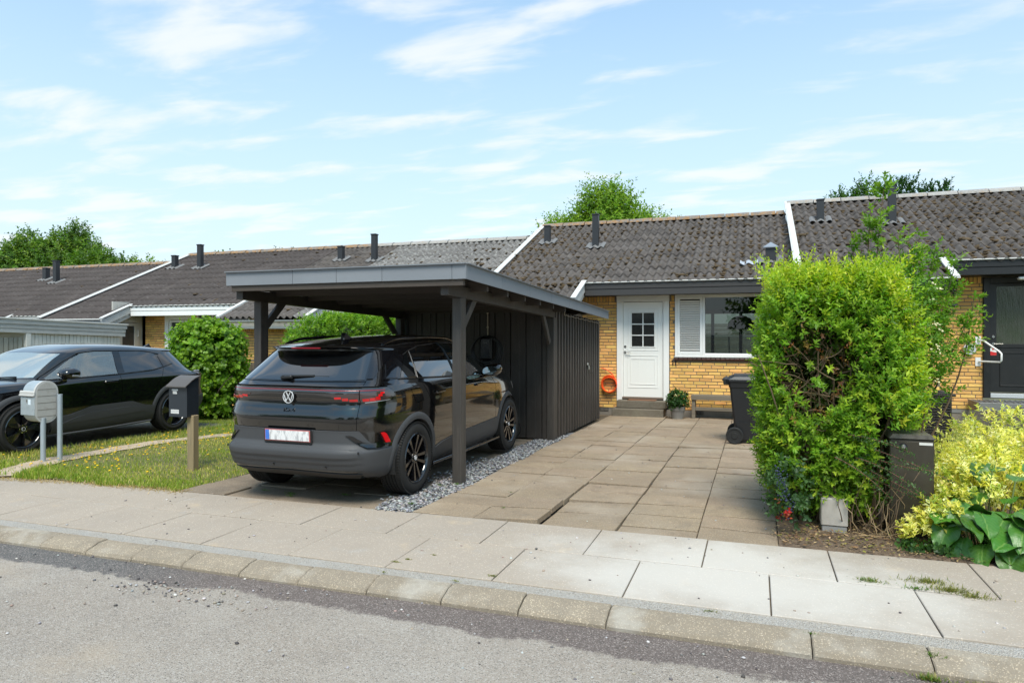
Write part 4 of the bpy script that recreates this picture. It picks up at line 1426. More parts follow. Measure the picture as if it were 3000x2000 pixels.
sd = MB(); sd.box(-16.43, -16.385, 13.975, 14.08, zb2a + .1, 1.92, .004); sd.box(-16.43, -16.385, 14.47, 14.615, zb2a + .1, 1.92, .004); sd.box(-16.43, -16.385, 14.08, 14.47, 1.84, 1.92, .004); sd.box(-16.43, -16.385, 14.08, 14.47, zb2a + .1, 1.1, .004)
sdo = sd.build('side_door', m_greige, h2a)
b = MB(); b.box(-16.42, -16.41, 14.08, 14.47, 1.1, 1.84); b.build('pane', mat('dark_mesh_glass', (.045, .043, .042), .35), sdo)
b = MB(); b.tube([(-16.385, 14.56, 1.55), (-16.35, 14.56, 1.55), (-16.35, 14.56, 1.72), (-16.385, 14.56, 1.72)], .012, 6); b.build('handle', m_wht2, sdo)
b = MB(); b.box(-16.39, -16.37, 13.98, 14.2, 2.03, 2.2); b.build('air_brick', mat('vent_grey', (.2, .2, .2), .7), h2a)
fr = MB(); win_frame(fr, -15.52, -14.57, FY + .03, zb2a + .3, 2.13, .12, .10); win_frame(fr, -15.39, -14.70, FY + .02, zb2a + .43, 2.0, .06, .05); fr.box(-15.3, -14.8, FY - .08, FY - .02, 2.12, 2.19, .01)
fd = fr.build('front_door', m_wht, h2a)
p = MB(); p.box(-15.33, -14.76, FY + .005, FY + .012, zb2a + .49, 1.94); p.build('pane', mat('dark_blind_glass', (.05, .053, .055), .2, spec=.6), fd)
fr = MB(); win_frame(fr, -14.40, -12.62, FY + .03, .9, 2.2, .05, .08); fr.box(-13.88, -13.83, FY - .05, FY + .03, .95, 2.15); fr.box(-14.35, -13.88, FY - .04, FY + .02, 1.9, 1.94)
w2 = fr.build('window', m_wht, h2a)
p = MB(); p.box(-14.35, -13.88, FY + .0, FY + .006, .95, 1.9); p.box(-14.35, -13.88, FY + .0, FY + .006, 1.94, 2.15); p.box(-13.83, -12.67, FY + .0, FY + .006, .95, 2.15); p.build('pane', MATS['dark_blind_glass'], w2)
vent(h2a, 4.355, -16.77, 17.27, .72, .15); vent(h2a, 4.355, -17.93, 17.38, .38, .16)
rv = MB(); y = 15.3; x = -11.9; z = zr2(y) + .03
rv.prism([(-.22, 0), (.22, 0), (.16, .14), (-.05, .2)], (x, y, z), (1, .0, 0), (0, .2, 1), (0, 1, 0), .25); rv.build('roof_hatch', mat('pale_mossy_plastic', (.5, .48, .36), .6, layers=((8, .45, .6, (.3, .3, .06), .8),)), h2b)

h1, zb1, zr1, _ = terraced_house('furthest brown roofed terraced house at the left edge with mossy ridge', -28.3, -18.58, -20.9, 4.113, m_roof_b, m_ridge, None, m_wht2, m_greyw, moss=200, verge=False)
b = MB(); b.box(-28.2, -18.6, FY, FY + .1, zb1 - .3, 2.0); b.build('wall', m_greige, h1)
vent(h1, 4.113, -23.9, 17.41, .40, .17); vent(h1, 4.113, -22.95, 17.08, .74, .16)
b = MB(); b.box(-28.2, -18.4, 14.12, 14.15, zr1(14.2) - .30, zr1(14.2) - .03, .004); b.build('board_fascia', m_greyw, h1)
# ================================================================= carport and shed
m_wood = mat('black_stained_wood', (.046, .039, .034), .55, rnd=.12, layers=((4, .42, .7, (.060, .050, .043), .8, (3, 3, .25)), (40, .55, .75, (.085, .072, .062), .45, (1, 1, .06)), (1.5, .5, .7, (.03, .026, .023), .5)), bump=((60, .3, .004, (1, 1, .08)),))
m_woodl = mat('dark_brown_soffit_wood', (.060, .047, .037), .7, rnd=.1, layers=((6, .45, .7, (.045, .036, .03), .7, (.3, 3, 3)),), bump=((60, .3, .004, (.08, 1, 1)),))
m_fasc = mat('grey_slate_fascia', (.20, .215, .235), .62, rnd=.035, spec=.35, layers=((1.2, .4, .7, (.225, .24, .26), .6), (120, .6, .75, (.26, .275, .295), .3)), bump=((300, .12, .002),))
m_roofing = mat('roofing_felt', (.05, .05, .052), .95)

cp = thing('carport', 'dark timber carport with flat grey edged roof over the black car', 'carport', (-4.25, 8.5, 0))
FX0, FX1, FY0, FY1 = -5.77, -2.75, 6.33, 13.44


def ft(y): return 2.316 - (y - FY0) * .0360     # top of the fascia
def fb(y): return ft(y) - .152


# fascia panels (front then right then left)
def fpanel(p, q, nrm):
    b = MB()
    p, q = Vector(p), Vector(q)
    d = (q - p).normalized()
    p = p + d * .0025; q = q - d * .0025
    nv = Vector(nrm) * .012
    zt0, zt1 = ft(p.y), ft(q.y)
    V = [(p.x, p.y, fb(p.y)), (q.x, q.y, fb(q.y)), (q.x, q.y, zt1), (p.x, p.y, zt0)]
    V2 = [(a - nv.x, b_ - nv.y, c) for a, b_, c in V]
    b.add(V + V2, [(0, 1, 2, 3), (7, 6, 5, 4), (0, 4, 5, 1), (1, 5, 6, 2), (2, 6, 7, 3), (3, 7, 4, 0)])
    return b.build('fascia_panel', m_fasc, cp)

fxs = [FX0, -4.847, -4.279, -3.715, -2.905, FX1]
for a, b_ in zip(fxs[:-1], fxs[1:]): fpanel((a, FY0, 0), (b_, FY0, 0), (0, -1, 0))
fys = [FY0, 7.375, 8.413, 9.404, 10.416, 11.443, 12.497, FY1]
for a, b_ in zip(fys[:-1], fys[1:]):
    fpanel((FX1, a + (.0 if a > FY0 else .0), 0), (FX1, b_, 0), (1, 0, 0))
    fpanel((FX0, b_, 0), (FX0, a, 0), (-1, 0, 0))
b = MB()   # folded metal capping
for (p, q) in (((FX0, FY0), (FX1, FY0)), ((FX1, FY0), (FX1, FY1)), ((FX0, FY0), (FX0, FY1))):
    b.bar((p[0], p[1], ft(p[1]) + .004), (q[0], q[1], ft(q[1]) + .004), .05, .010)
b.build('edge_capping', mat('grey_capping', (.23, .245, .265), .4, metal=.3), cp)
b = MB()
b.add([(FX0 + .02, FY0 + .02, ft(FY0) - .03), (FX1 - .02, FY0 + .02, ft(FY0) - .03), (FX1 - .02, FY1 - .01, ft(FY1) - .03), (FX0 + .02, FY1 - .01, ft(FY1) - .03)], [(0, 1, 2, 3)])
b.build('roof_felt', m_roofing, cp)
b = MB()   # ribbed deck seen from below
nx = 60
for i in range(nx + 1):
    x = FX0 + .03 + (FX1 - FX0 - .06) * i / nx
    dz = -.045 - (.018 if (i // 2) % 2 else 0)
    b.v += [(x, FY0 + .03, ft(FY0) + dz), (x, FY1 - .02, ft(FY1) + dz)]
for i in range(nx): b.f.append((2 * i, 2 * i + 1, 2 * i + 3, 2 * i + 2))
b.build('roof_deck', mat('ribbed_deck', (.05, .045, .04), .7), cp)
# rafters across, under the deck
for y in np.linspace(FY0 + .02, 10.28, 7):
    z = fb(y) + .05
    b = MB(); b.box(FX0 + .06, FX1 - .04, y, y + .05, z - .115, z, .003); b.build('rafter', m_woodl, cp)
# main beams along both sides, notched end showing at the front
for x, e in ((-5.655, 1), (-3.03, -1)):
    b = MB()
    y0_, y1_ = 6.42, 10.40
    for xo in (0,):
        b.add([(x - .045 + xo, y0_, fb(y0_) - .150), (x + .045 + xo, y0_, fb(y0_) - .150), (x + .045 + xo, y0_, fb(y0_) - .03), (x - .045 + xo, y0_, fb(y0_) - .03),
               (x - .045 + xo, y1_, fb(y1_) - .150), (x + .045 + xo, y1_, fb(y1_) - .150), (x + .045 + xo, y1_, fb(y1_) + .0), (x - .045 + xo, y1_, fb(y1_) + .0)], [(0, 1, 2, 3), (4, 7, 6, 5), (0, 4, 5, 1), (1, 5, 6, 2), (2, 6, 7, 3), (3, 7, 4, 0)])
    b.build('beam', m_wood, cp)
m_woodp = mat('post_wood', (.047, .041, .036), .55, layers=((4, .42, .7, (.075, .064, .055), .8, (3, 3, .25)), (40, .55, .75, (.105, .09, .078), .5, (1, 1, .06)), (25, .68, .8, (.15, .12, .09), .5)), bump=((60, .35, .005, (1, 1, .08)),))
posts = [(-3.03, 6.79, -.018), (-5.655, 6.79, -.018), (-5.635, 10.2, -.06)]
for (x, y, z) in posts:
    b = MB(); b.box(x - .052, x + .052, y - .07, y + .07, z - .05, fb(y) - .148, .006); b.build('post', m_woodp, cp)
b = MB(); b.box(-3.082, -3.071, 6.737, 6.843, -.015, .02); b.build('post_foot', mat('grey_foot', (.06, .058, .055), .5), cp)
for (p, q) in (((-3.03, 6.84, 1.66), (-3.03, 7.23, 2.03)), ((-5.655, 6.84, 1.68), (-5.655, 7.22, 2.03)), ((-5.64, 10.11, 1.55), (-5.64, 9.68, 1.93)), ((-3.03, 10.22, 1.47), (-3.03, 9.87, 1.93))):
    b = MB(); b.bar(p, q, .045, .095, ch=.004); b.build('brace', m_woodp, cp)

# shed under the rear half: board-on-board walls
sd_ = thing('shed', 'black board-on-board shed under the rear of the carport', 'shed', (-4.25, 11.9, 0))
SX0, SX1, SY0, SY1 = -5.70, -2.985, 10.34, 13.60
b = MB()
b.box(SX0, SX1 - .02, SY0 + .015, SY0 + .03, -.05, fb(SY0) + .02); b.box(SX1 - .05, SX1 - .036, SY0 + .03, SY1, -.1, fb(SY1) - .01)
b.box(SX0, SX0 + .02, SY0 + .03, SY1, -.1, fb(SY1)); b.box(SX0, SX1 - .02, SY1 - .02, SY1, -.1, fb(SY1))
wallm = b.build('sheathing', mat('shed_black', (.022, .019, .017), .7), sd_)
# front boards: wide boards with cover strips
x = SX0 + .02
i = 0
while x < SX1 - .10:
    b = MB(); wv = .125
    yo = SY0 - (.012 if i % 2 else .0)
    b.box(x, x + (.15 if i % 2 else .115), yo - .004, yo + .014, -.045, fb(SY0) - .02 + rng.uniform(-.01, .01), .003); b.build('board', m_wood, sd_)
    x += .132; i += 1
# right wall: narrow cover boards
y = SY0 + .09
while y < SY1 - .05:
    gz_ = groundz(y)
    b = MB(); b.box(SX1 - .02, SX1 + .006, y, y + .082, gz_ + .015, fb(y) - .035, .003); b.build('board', m_wood, sd_)
    b = MB(); b.box(SX1 - .034, SX1 - .0195, y + .080, y + .182, gz_ + .02, fb(y) - .035); b.build('board', m_wood, sd_)
    y += .18
b = MB(); b.box(SX1 - .105, SX1 + .012, SY0 - .045, SY0 + .075, -.07, fb(SY0) - .15, .005); b.build('corner_post', m_woodp, sd_)
b = MB(); b.box(SX1 - .05, SX1 + .012, SY1 - .045, SY1 + .02, -.10, fb(SY1) - .03, .004); b.build('corner_board', m_wood, sd_)
lk = MB(); y = 12.62; z = 1.0
lk.box(SX1 + .007, SX1 + .020, y - .10, y - .02, z + .03, z + .07, .003); lk.box(SX1 + .012, SX1 + .035, y - .03, y + .015, z - .06, z + .02, .006)
lk.tube([(SX1 + .022, y - .02, z + .02), (SX1 + .022, y - .02, z + .06), (SX1 + .022, y + .01, z + .06), (SX1 + .022, y + .01, z + .02)], .004, 6)
lk.build('padlock', m_handle, sd_)
lk = MB(); lk.tube([(SX1 + .007, y + .2, z + .0), (SX1 + .06, y + .2, z), (SX1 + .06, y + .2, z - .13), (SX1 + .007, y + .2, z - .13)], .007, 6); lk.build('pull_handle', m_blk, sd_)
# thin grey cable clipped under the eave
cb = MB()
pts = [(SX1 + .07, 10.75, fb(10.75) - .0), (SX1 + .035, 10.82, fb(10.8) - .07), (SX1 + .02, 10.95, fb(10.95) - .085)]
for k in range(14): pts.append((SX1 + .018, 11.0 + k * .19, fb(11.0 + k * .19) - .07 - (.012 if k % 2 else 0)))
cb.tube(pts, .007, 6); ca_ = thing('eave_cable', 'thin pale cable clipped along the shed wall under the eave', 'cable', pts[0]); cb.build('cable', mat('pale_cable', (.30, .28, .25), .5), ca_, smooth=60)

# wall charger with coiled lead
wc = thing('wall_charger', 'black wall box charger with coiled lead on the shed boards', 'charger', (-4.09, 10.31, 1.35))
m_chg = mat('charger_black', (.010, .010, .011), .35)
yb_ = 10.318
b = MB(); b.box(-4.20, -3.99, yb_ - .11, yb_, 1.20, 1.555, .02); b.build('housing', m_chg, wc)
b = MB(); b.box(-4.175, -4.015, yb_ - .118, yb_ - .11, 1.24, 1.53, .006); b.build('cover', mat('charger_gloss', (.012, .012, .013), .15), wc)
text_obj('lettering', 'Clever', .030, (-4.095, yb_ - .119, 1.475), (R(90), 0, 0), mat('charger_print', (.25, .25, .25), .5), wc, .0008)
b = MB(); b.box(-4.17, -4.0, yb_ - .09, yb_, 1.10, 1.195, .02); b.build('holster', m_chg, wc)
b = MB()
for k in range(5):
    pts = []
    r_ = .21 + .018 * k
    for i in range(37):
        a = 2 * math.pi * i / 36 + k
        pts.append((-4.08 + .012 * k + r_ * .98 * math.cos(a), yb_ - .14 - .015 * k + .01 * math.sin(2 * a), 1.36 - .015 * k + r_ * math.sin(a)))
    b.tube(pts, .009, 6, cap=False)
b.build('coiled_lead', m_chg, wc, smooth=60)
ld = thing('charging_cable', 'black charging lead running from the wall box to the car nose', 'cable', (-3.85, 10.0, 1.2))
pts = [(-3.88, 10.17, 1.28), (-3.80, 10.12, 1.05), (-3.74, 10.02, .82), (-3.66, 9.98, .62), (-3.52, 9.98, .42), (-3.44, 10.0, .22), (-3.45, 10.05, .08), (-3.55, 10.08, .0), (-3.72, 10.05, -.04), (-3.9, 9.95, -.04)]
def smoothp(pts, n=6):
    P = [Vector(p) for p in pts]
    o_ = []
    for i in range(len(P) - 1):
        p0, p1, p2, p3 = P[max(i - 1, 0)], P[i], P[i + 1], P[min(i + 2, len(P) - 1)]
        for k in range(n):
            t = k / n
            o_.append(.5 * ((2 * p1) + (p2 - p0) * t + (2 * p0 - 5 * p1 + 4 * p2 - p3) * t * t + (3 * p1 - p0 - 3 * p2 + p3) * t ** 3))
    o_.append(P[-1])
    return o_
b = MB(); b.tube(smoothp(pts), .009, 8); b.build('lead', m_chg, ld, smooth=60)
cd = thing('cable_conduit', 'pale conduit bent from the carport roof down to the charger', 'conduit', (-4.09, 10.3, 1.9))
b = MB(); b.tube(smoothp([(-3.40, 10.30, 2.045), (-3.8, 10.305, 2.05), (-4.03, 10.31, 2.045), (-4.085, 10.31, 2.0), (-4.094, 10.31, 1.9), (-4.094, 10.31, 1.56)]), .009, 8); b.build('tube', mat('conduit_beige', (.50, .44, .35), .5), cd, smooth=60)
for (x, z) in ((-3.55, 2.045), (-3.8, 2.05), (-4.094, 1.95), (-4.094, 1.72)):
    b = MB(); b.box(x - .014, x + .014, 10.295, 10.325, z - .014, z + .014, .003); b.build('clip', MATS['conduit_beige'], cd)

# ================================================================= neighbour's carport at the far left
nc = thing('neighbour_carport', 'weathered pale grey carport and boarded shed at the left edge', 'carport', (-17, 11, -.3))
m_palew = mat('pale_boards', (.60, .595, .56), .7, rnd=.05, layers=((4, .45, .7, (.50, .49, .45), .6, (1, 3, .3)), (30, .62, .75, (.36, .33, .28), .5, (1, 4, .15))), bump=((50, .25, .004, (1, 3, .1)),))
nz = lambda y: 1.852 - (y - 13.44) * .0345
for k, (dz0, dz1, o_) in enumerate(((.0, -.105, .02), (-.108, -.20, .0), (-.203, -.30, -.012))):
    b = MB()
    for (xx) in (-15.6,):
        V = []
        for yy in (8.0, 13.50 + .03 * (k == 0)):
            V += [(xx + o_, yy, nz(yy) + dz1), (xx + o_ - .03, yy, nz(yy) + dz1), (xx + o_ - .03, yy, nz(yy) + dz0), (xx + o_, yy, nz(yy) + dz0)]
        b.add(V, [(0, 1, 2, 3), (7, 6, 5, 4), (0, 4, 5, 1), (1, 5, 6, 2), (2, 6, 7, 3), (3, 7, 4, 0)])
    b.build('fascia_board', m_greyw, nc)
b = MB(); b.bar((-15.6, 8.0, nz(8.0) + .015), (-15.6, 13.55, nz(13.55) + .015), .09, .03); b.build('edge_trim', m_wht2, nc)
b = MB(); b.add([(-18.6, 8.0, nz(8) - .02), (-15.62, 8.0, nz(8) - .02), (-15.62, 13.5, nz(13.5) - .02), (-18.6, 13.5, nz(13.5) - .02)], [(0, 1, 2, 3)]); b.build('roof_felt', m_roofing, nc)
y = 11.06
while y < 13.36:
    b = MB(); b.box(-15.70, -15.68 + (.012 if int(y * 20) % 2 else 0), y, y + .085, -.45, nz(y) - .29, .004); b.build('board', m_palew, nc)
    y += .094
b = MB(); b.box(-15.75, -15.71, 11.0, 13.4, -.5, 1.6); b.box(-18.5, -15.72, 11.0, 11.04, -.5, 1.6); b.build('sheathing', m_palew, nc)
b = MB(); b.box(-15.72, -15.62, 10.92, 11.03, -.5, nz(11) - .28, .006); b.build('post', m_palew, nc)
m_slat = mat('greenish_grey_slats', (.30, .29, .25), .8, rnd=.12, layers=((4, .45, .7, (.2, .19, .16), .6, (1, 3, .3)),))
for i in range(22):
    b = MB(); y = 8.6 + i * .105
    b.box(-15.74, -15.715, y, y + .088, -.5, 1.53 + rng.uniform(0, .02), .003); b.build('slat', m_slat, nc)

# brown plank fence between the plots, behind the green bush
fn = thing('plank_fence', 'weathered brown plank fence between the green bush and the carport', 'fence', (-9.5, 12.4, -.15))
m_fen = mat('weathered_planks', (.17, .135, .10), .9, rnd=.18, layers=((4, .42, .7, (.11, .09, .07), .7, (3, 3, .25)), (40, .55, .75, (.25, .21, .17), .5, (1, 1, .06))), bump=((60, .3, .004, (1, 1, .08)),))
x = -10.9
while x < -7.0:
    b = MB(); wv = .095; b.box(x, x + wv, 12.4, 12.422, -.35, .97 + rng.uniform(-.012, .012), .003); b.build('plank', m_fen, fn)
    x += wv + .012
for x in (-10.2, -9.05, -7.9):
    b = MB(); b.box(x - .045, x + .045, 12.425, 12.51, -.35, 1.0, .004); b.build('post', m_fen, fn)
b = MB(); b.box(-10.95, -7.0, 12.38, 12.51, 1.0, 1.03, .004); b.build('top_rail', m_fen, fn)

gf = thing('garden_fence', 'pale slatted garden fence glimpsed through the kitchen window', 'fence', (-1, 28, -.2))
for k in range(13):
    b = MB(); b.box(-6, 4, 28, 28.02, -.1 + k * .165, .05 + k * .165, .003); b.build('slat', m_slat, gf)
for x in (-5.9, -4.1, -2.3, -.5, 1.3, 3.1):
    b = MB(); b.box(x - .05, x + .05, 28.02, 28.12, -.3, 2.1); b.build('post', m_slat, gf)
# ================================================================= cars
def pchip(x, y, xi):
    x, y = np.asarray(x, float), np.asarray(y, float)
    h = np.diff(x); d = np.diff(y) / h
    m = np.zeros(len(x))
    for i in range(1, len(x) - 1):
        if d[i - 1] * d[i] > 0:
            w1, w2 = 2 * h[i] + h[i - 1], h[i] + 2 * h[i - 1]
            m[i] = (w1 + w2) / (w1 / d[i - 1] + w2 / d[i])
    m[0], m[-1] = d[0], d[-1]
    k = np.clip(np.searchsorted(x, xi) - 1, 0, len(x) - 2)
    t = (xi - x[k]) / h[k]
    return (2 * t ** 3 - 3 * t ** 2 + 1) * y[k] + (t ** 3 - 2 * t ** 2 + t) * h[k] * m[k] + (-2 * t ** 3 + 3 * t ** 2) * y[k + 1] + (t ** 3 - t ** 2) * h[k] * m[k + 1]


class Body:
    """closed car body made of horizontal outlines; x runs from the rear bumper forward, y to the car's left"""
    def __init__(s, rows, xm, shoulder=None):
        s.r = np.array(rows, float)
        s.xm = xm
        s.cache = {}
        s.shoulder = shoulder

    def par(s, z):
        z = min(max(z, s.r[0, 0]), s.r[-1, 0])
        k = round(z, 5)
        if k not in s.cache:
            s.cache[k] = [float(pchip(s.r[:, 0], s.r[:, c], np.array([z]))[0]) for c in range(1, 6)]
        return s.cache[k]

    def half(s, z, front):
        xr, xf, w, nr, nf = s.par(z)
        n = nf if front else nr
        a = (xf - s.xm) if front else (s.xm - xr)
        ph = np.concatenate([np.linspace(0, .9, 300) ** 1.5 * (math.pi / 2), np.linspace(.9 ** 1.5, 1, 200)[1:] * (math.pi / 2)])
        rr = (np.abs(np.cos(ph) / a) ** n + np.abs(np.sin(ph) / w) ** n) ** (-1 / n)
        x = rr * np.cos(ph); y = rr * np.sin(ph)
        x = s.xm + x if front else s.xm - x
        L = np.concatenate([[0], np.cumsum(np.hypot(np.diff(x), np.diff(y)))])
        return x, y, L

    def tau(s, t, z):
        """point at arc length |t| from the rear centre line; sign gives the side"""
        k = ('h', round(z, 4))
        if k not in s.cache: s.cache[k] = s.half(z, False)
        x, y, L = s.cache[k]
        a = abs(t)
        return np.array([np.interp(a, L, x), math.copysign(np.interp(a, L, y), t), z])

    def side_y(s, x, z):
        xr, xf, w, nr, nf = s.par(z)
        if x < s.xm: q, n = (s.xm - x) / (s.xm - xr), nr
        else: q, n = (x - s.xm) / (xf - s.xm), nf
        q = min(abs(q), .99999)
        return w * (1 - q ** n) ** (1 / n)

    def side(s, x, z, sg): return np.array([x, sg * s.side_y(x, z), z])

    def front_t(s, t, z):
        k = ('f', round(z, 4))
        if k not in s.cache: s.cache[k] = s.half(z, True)
        x, y, L = s.cache[k]
        return np.array([np.interp(abs(t), L, x), math.copysign(np.interp(abs(t), L, y), t), z])

    def mesh(s, levels, K1=60, K2=60):
        V = []
        for z in levels:
            xr_, yr_, Lr = s.half(z, False)
            xf_, yf_, Lf = s.half(z, True)
            u = np.linspace(0, 1, K1 + 1) * Lr[-1]
            a = np.stack([np.interp(u, Lr, xr_), np.interp(u, Lr, yr_)], 1)
            u = np.linspace(1, 0, K2 + 1)[1:] * Lf[-1]
            b = np.stack([np.interp(u, Lf, xf_), np.interp(u, Lf, yf_)], 1)
            hlf = np.concatenate([a, b])                    # y>=0 from rear centre to front centre
            full = np.concatenate([hlf, hlf[-2:0:-1] * np.array([1, -1])])
            V.append(np.concatenate([full, np.full((len(full), 1), z)], 1))
        n = len(V[0])
        V = np.concatenate(V)
        i = np.arange(n)
        F = []
        for j in range(len(levels) - 1):
            F.append(np.stack([j * n + i, j * n + (i + 1) % n, (j + 1) * n + (i + 1) % n, (j + 1) * n + i], 1)[:, ::-1])
        return V, np.concatenate(F), n


def resample(pl, n):
    p = np.array(pl, float)
    L = np.concatenate([[0], np.cumsum(np.linalg.norm(np.diff(p, axis=0), axis=1))])
    u = np.linspace(0, L[-1], n)
    return np.stack([np.interp(u, L, p[:, 0]), np.interp(u, L, p[:, 1])], 1)


def patch(fn, bot, top, off, nu, nv, sink=.012, ret=False, e=.004, flip=1):
    """panel laid on surface fn(a,b) between two polylines in (a,b), raised by off (number or function of a,b), with turned-in edges"""
    B, Tp = resample(bot, nu + 1), resample(top, nu + 1)
    P = np.zeros((nu + 1, nv + 1, 3)); Nn = np.zeros_like(P)
    for i in range(nu + 1):
        for j in range(nv + 1):
            a, b = B[i] + (Tp[i] - B[i]) * j / nv
            p = fn(a, b)
            da = fn(a + e, b) - fn(a - e, b); db = fn(a, b + e) - fn(a, b - e)
            n = np.cross(da, db)
            n = n / max(np.linalg.norm(n), 1e-9) * flip
            o_ = off(a, b) if callable(off) else off
            P[i, j] = p + n * o_
            Nn[i, j] = n
    V = [tuple(p) for p in P.reshape(-1, 3)]
    w = nv + 1
    F = [(i * w + j, (i + 1) * w + j, (i + 1) * w + j + 1, i * w + j + 1) for i in range(nu) for j in range(nv)]
    if flip < 0: F = [f[::-1] for f in F]
    loop = [(i, 0) for i in range(nu + 1)] + [(nu, j) for j in range(1, nv + 1)] + [(i, nv) for i in range(nu - 1, -1, -1)] + [(0, j) for j in range(nv - 1, 0, -1)]
    b0 = len(V)
    for (i, j) in loop: V.append(tuple(P[i, j] - Nn[i, j] * sink))
    m = len(loop)
    for k in range(m):
        a1, a2 = loop[k], loop[(k + 1) % m]
        f = (a1[0] * w + a1[1], b0 + k, b0 + (k + 1) % m, a2[0] * w + a2[1])
        F.append(f if flip > 0 else f[::-1])
    return MB().add(V, F)


m_paint = mat('black_car_paint', (.0035, .0035, .004), .10, spec=.5, coat=1.0)
m_clad = mat('grey_black_cladding', (.052, .053, .056), .58, spec=.4, bump=((700, .12, .001),))
m_gloss = mat('gloss_black_trim', (.004, .004, .005), .06, spec=.6, coat=.5)
m_tint = mat('privacy_glass', (.0035, .004, .0045), .015, spec=1.0, coat=1.0)
m_tyre = mat('tyre_rubber', (.020, .019, .018), .72, spec=.3, bump=((90, .25, .003),))
m_rim = mat('gloss_black_alloy', (.006, .006, .007), .12, spec=.6, coat=.6)
m_rimd = mat('wheel_dark', (.012, .012, .013), .5)
m_red = mat('red_lamp', (.62, .008, .012), .10, spec=.6, coat=.6)
m_redd = mat('dark_red_lamp', (.050, .030, .030), .08, spec=.6, coat=.8)
m_smoke = mat('smoked_lens', (.022, .020, .021), .05, spec=.7, coat=1.0)
m_clear = mat('clear_lens', (.22, .22, .23), .12, spec=.7, coat=.8)
m_chrome = mat('chrome', (.75, .76, .78), .12, metal=1.0)
m_emb = mat('emblem_white', (.78, .79, .80), .25, metal=.3)
m_mirror = mat('mirror_glass', (.70, .78, .80), .02, metal=1.0)
m_seal = mat('window_seal', (.008, .008, .008), .45)
m_seam = mat('panel_gap', (.001, .001, .001), .9, spec=0)
m_liner = mat('arch_liner', (.008, .008, .008), .9)


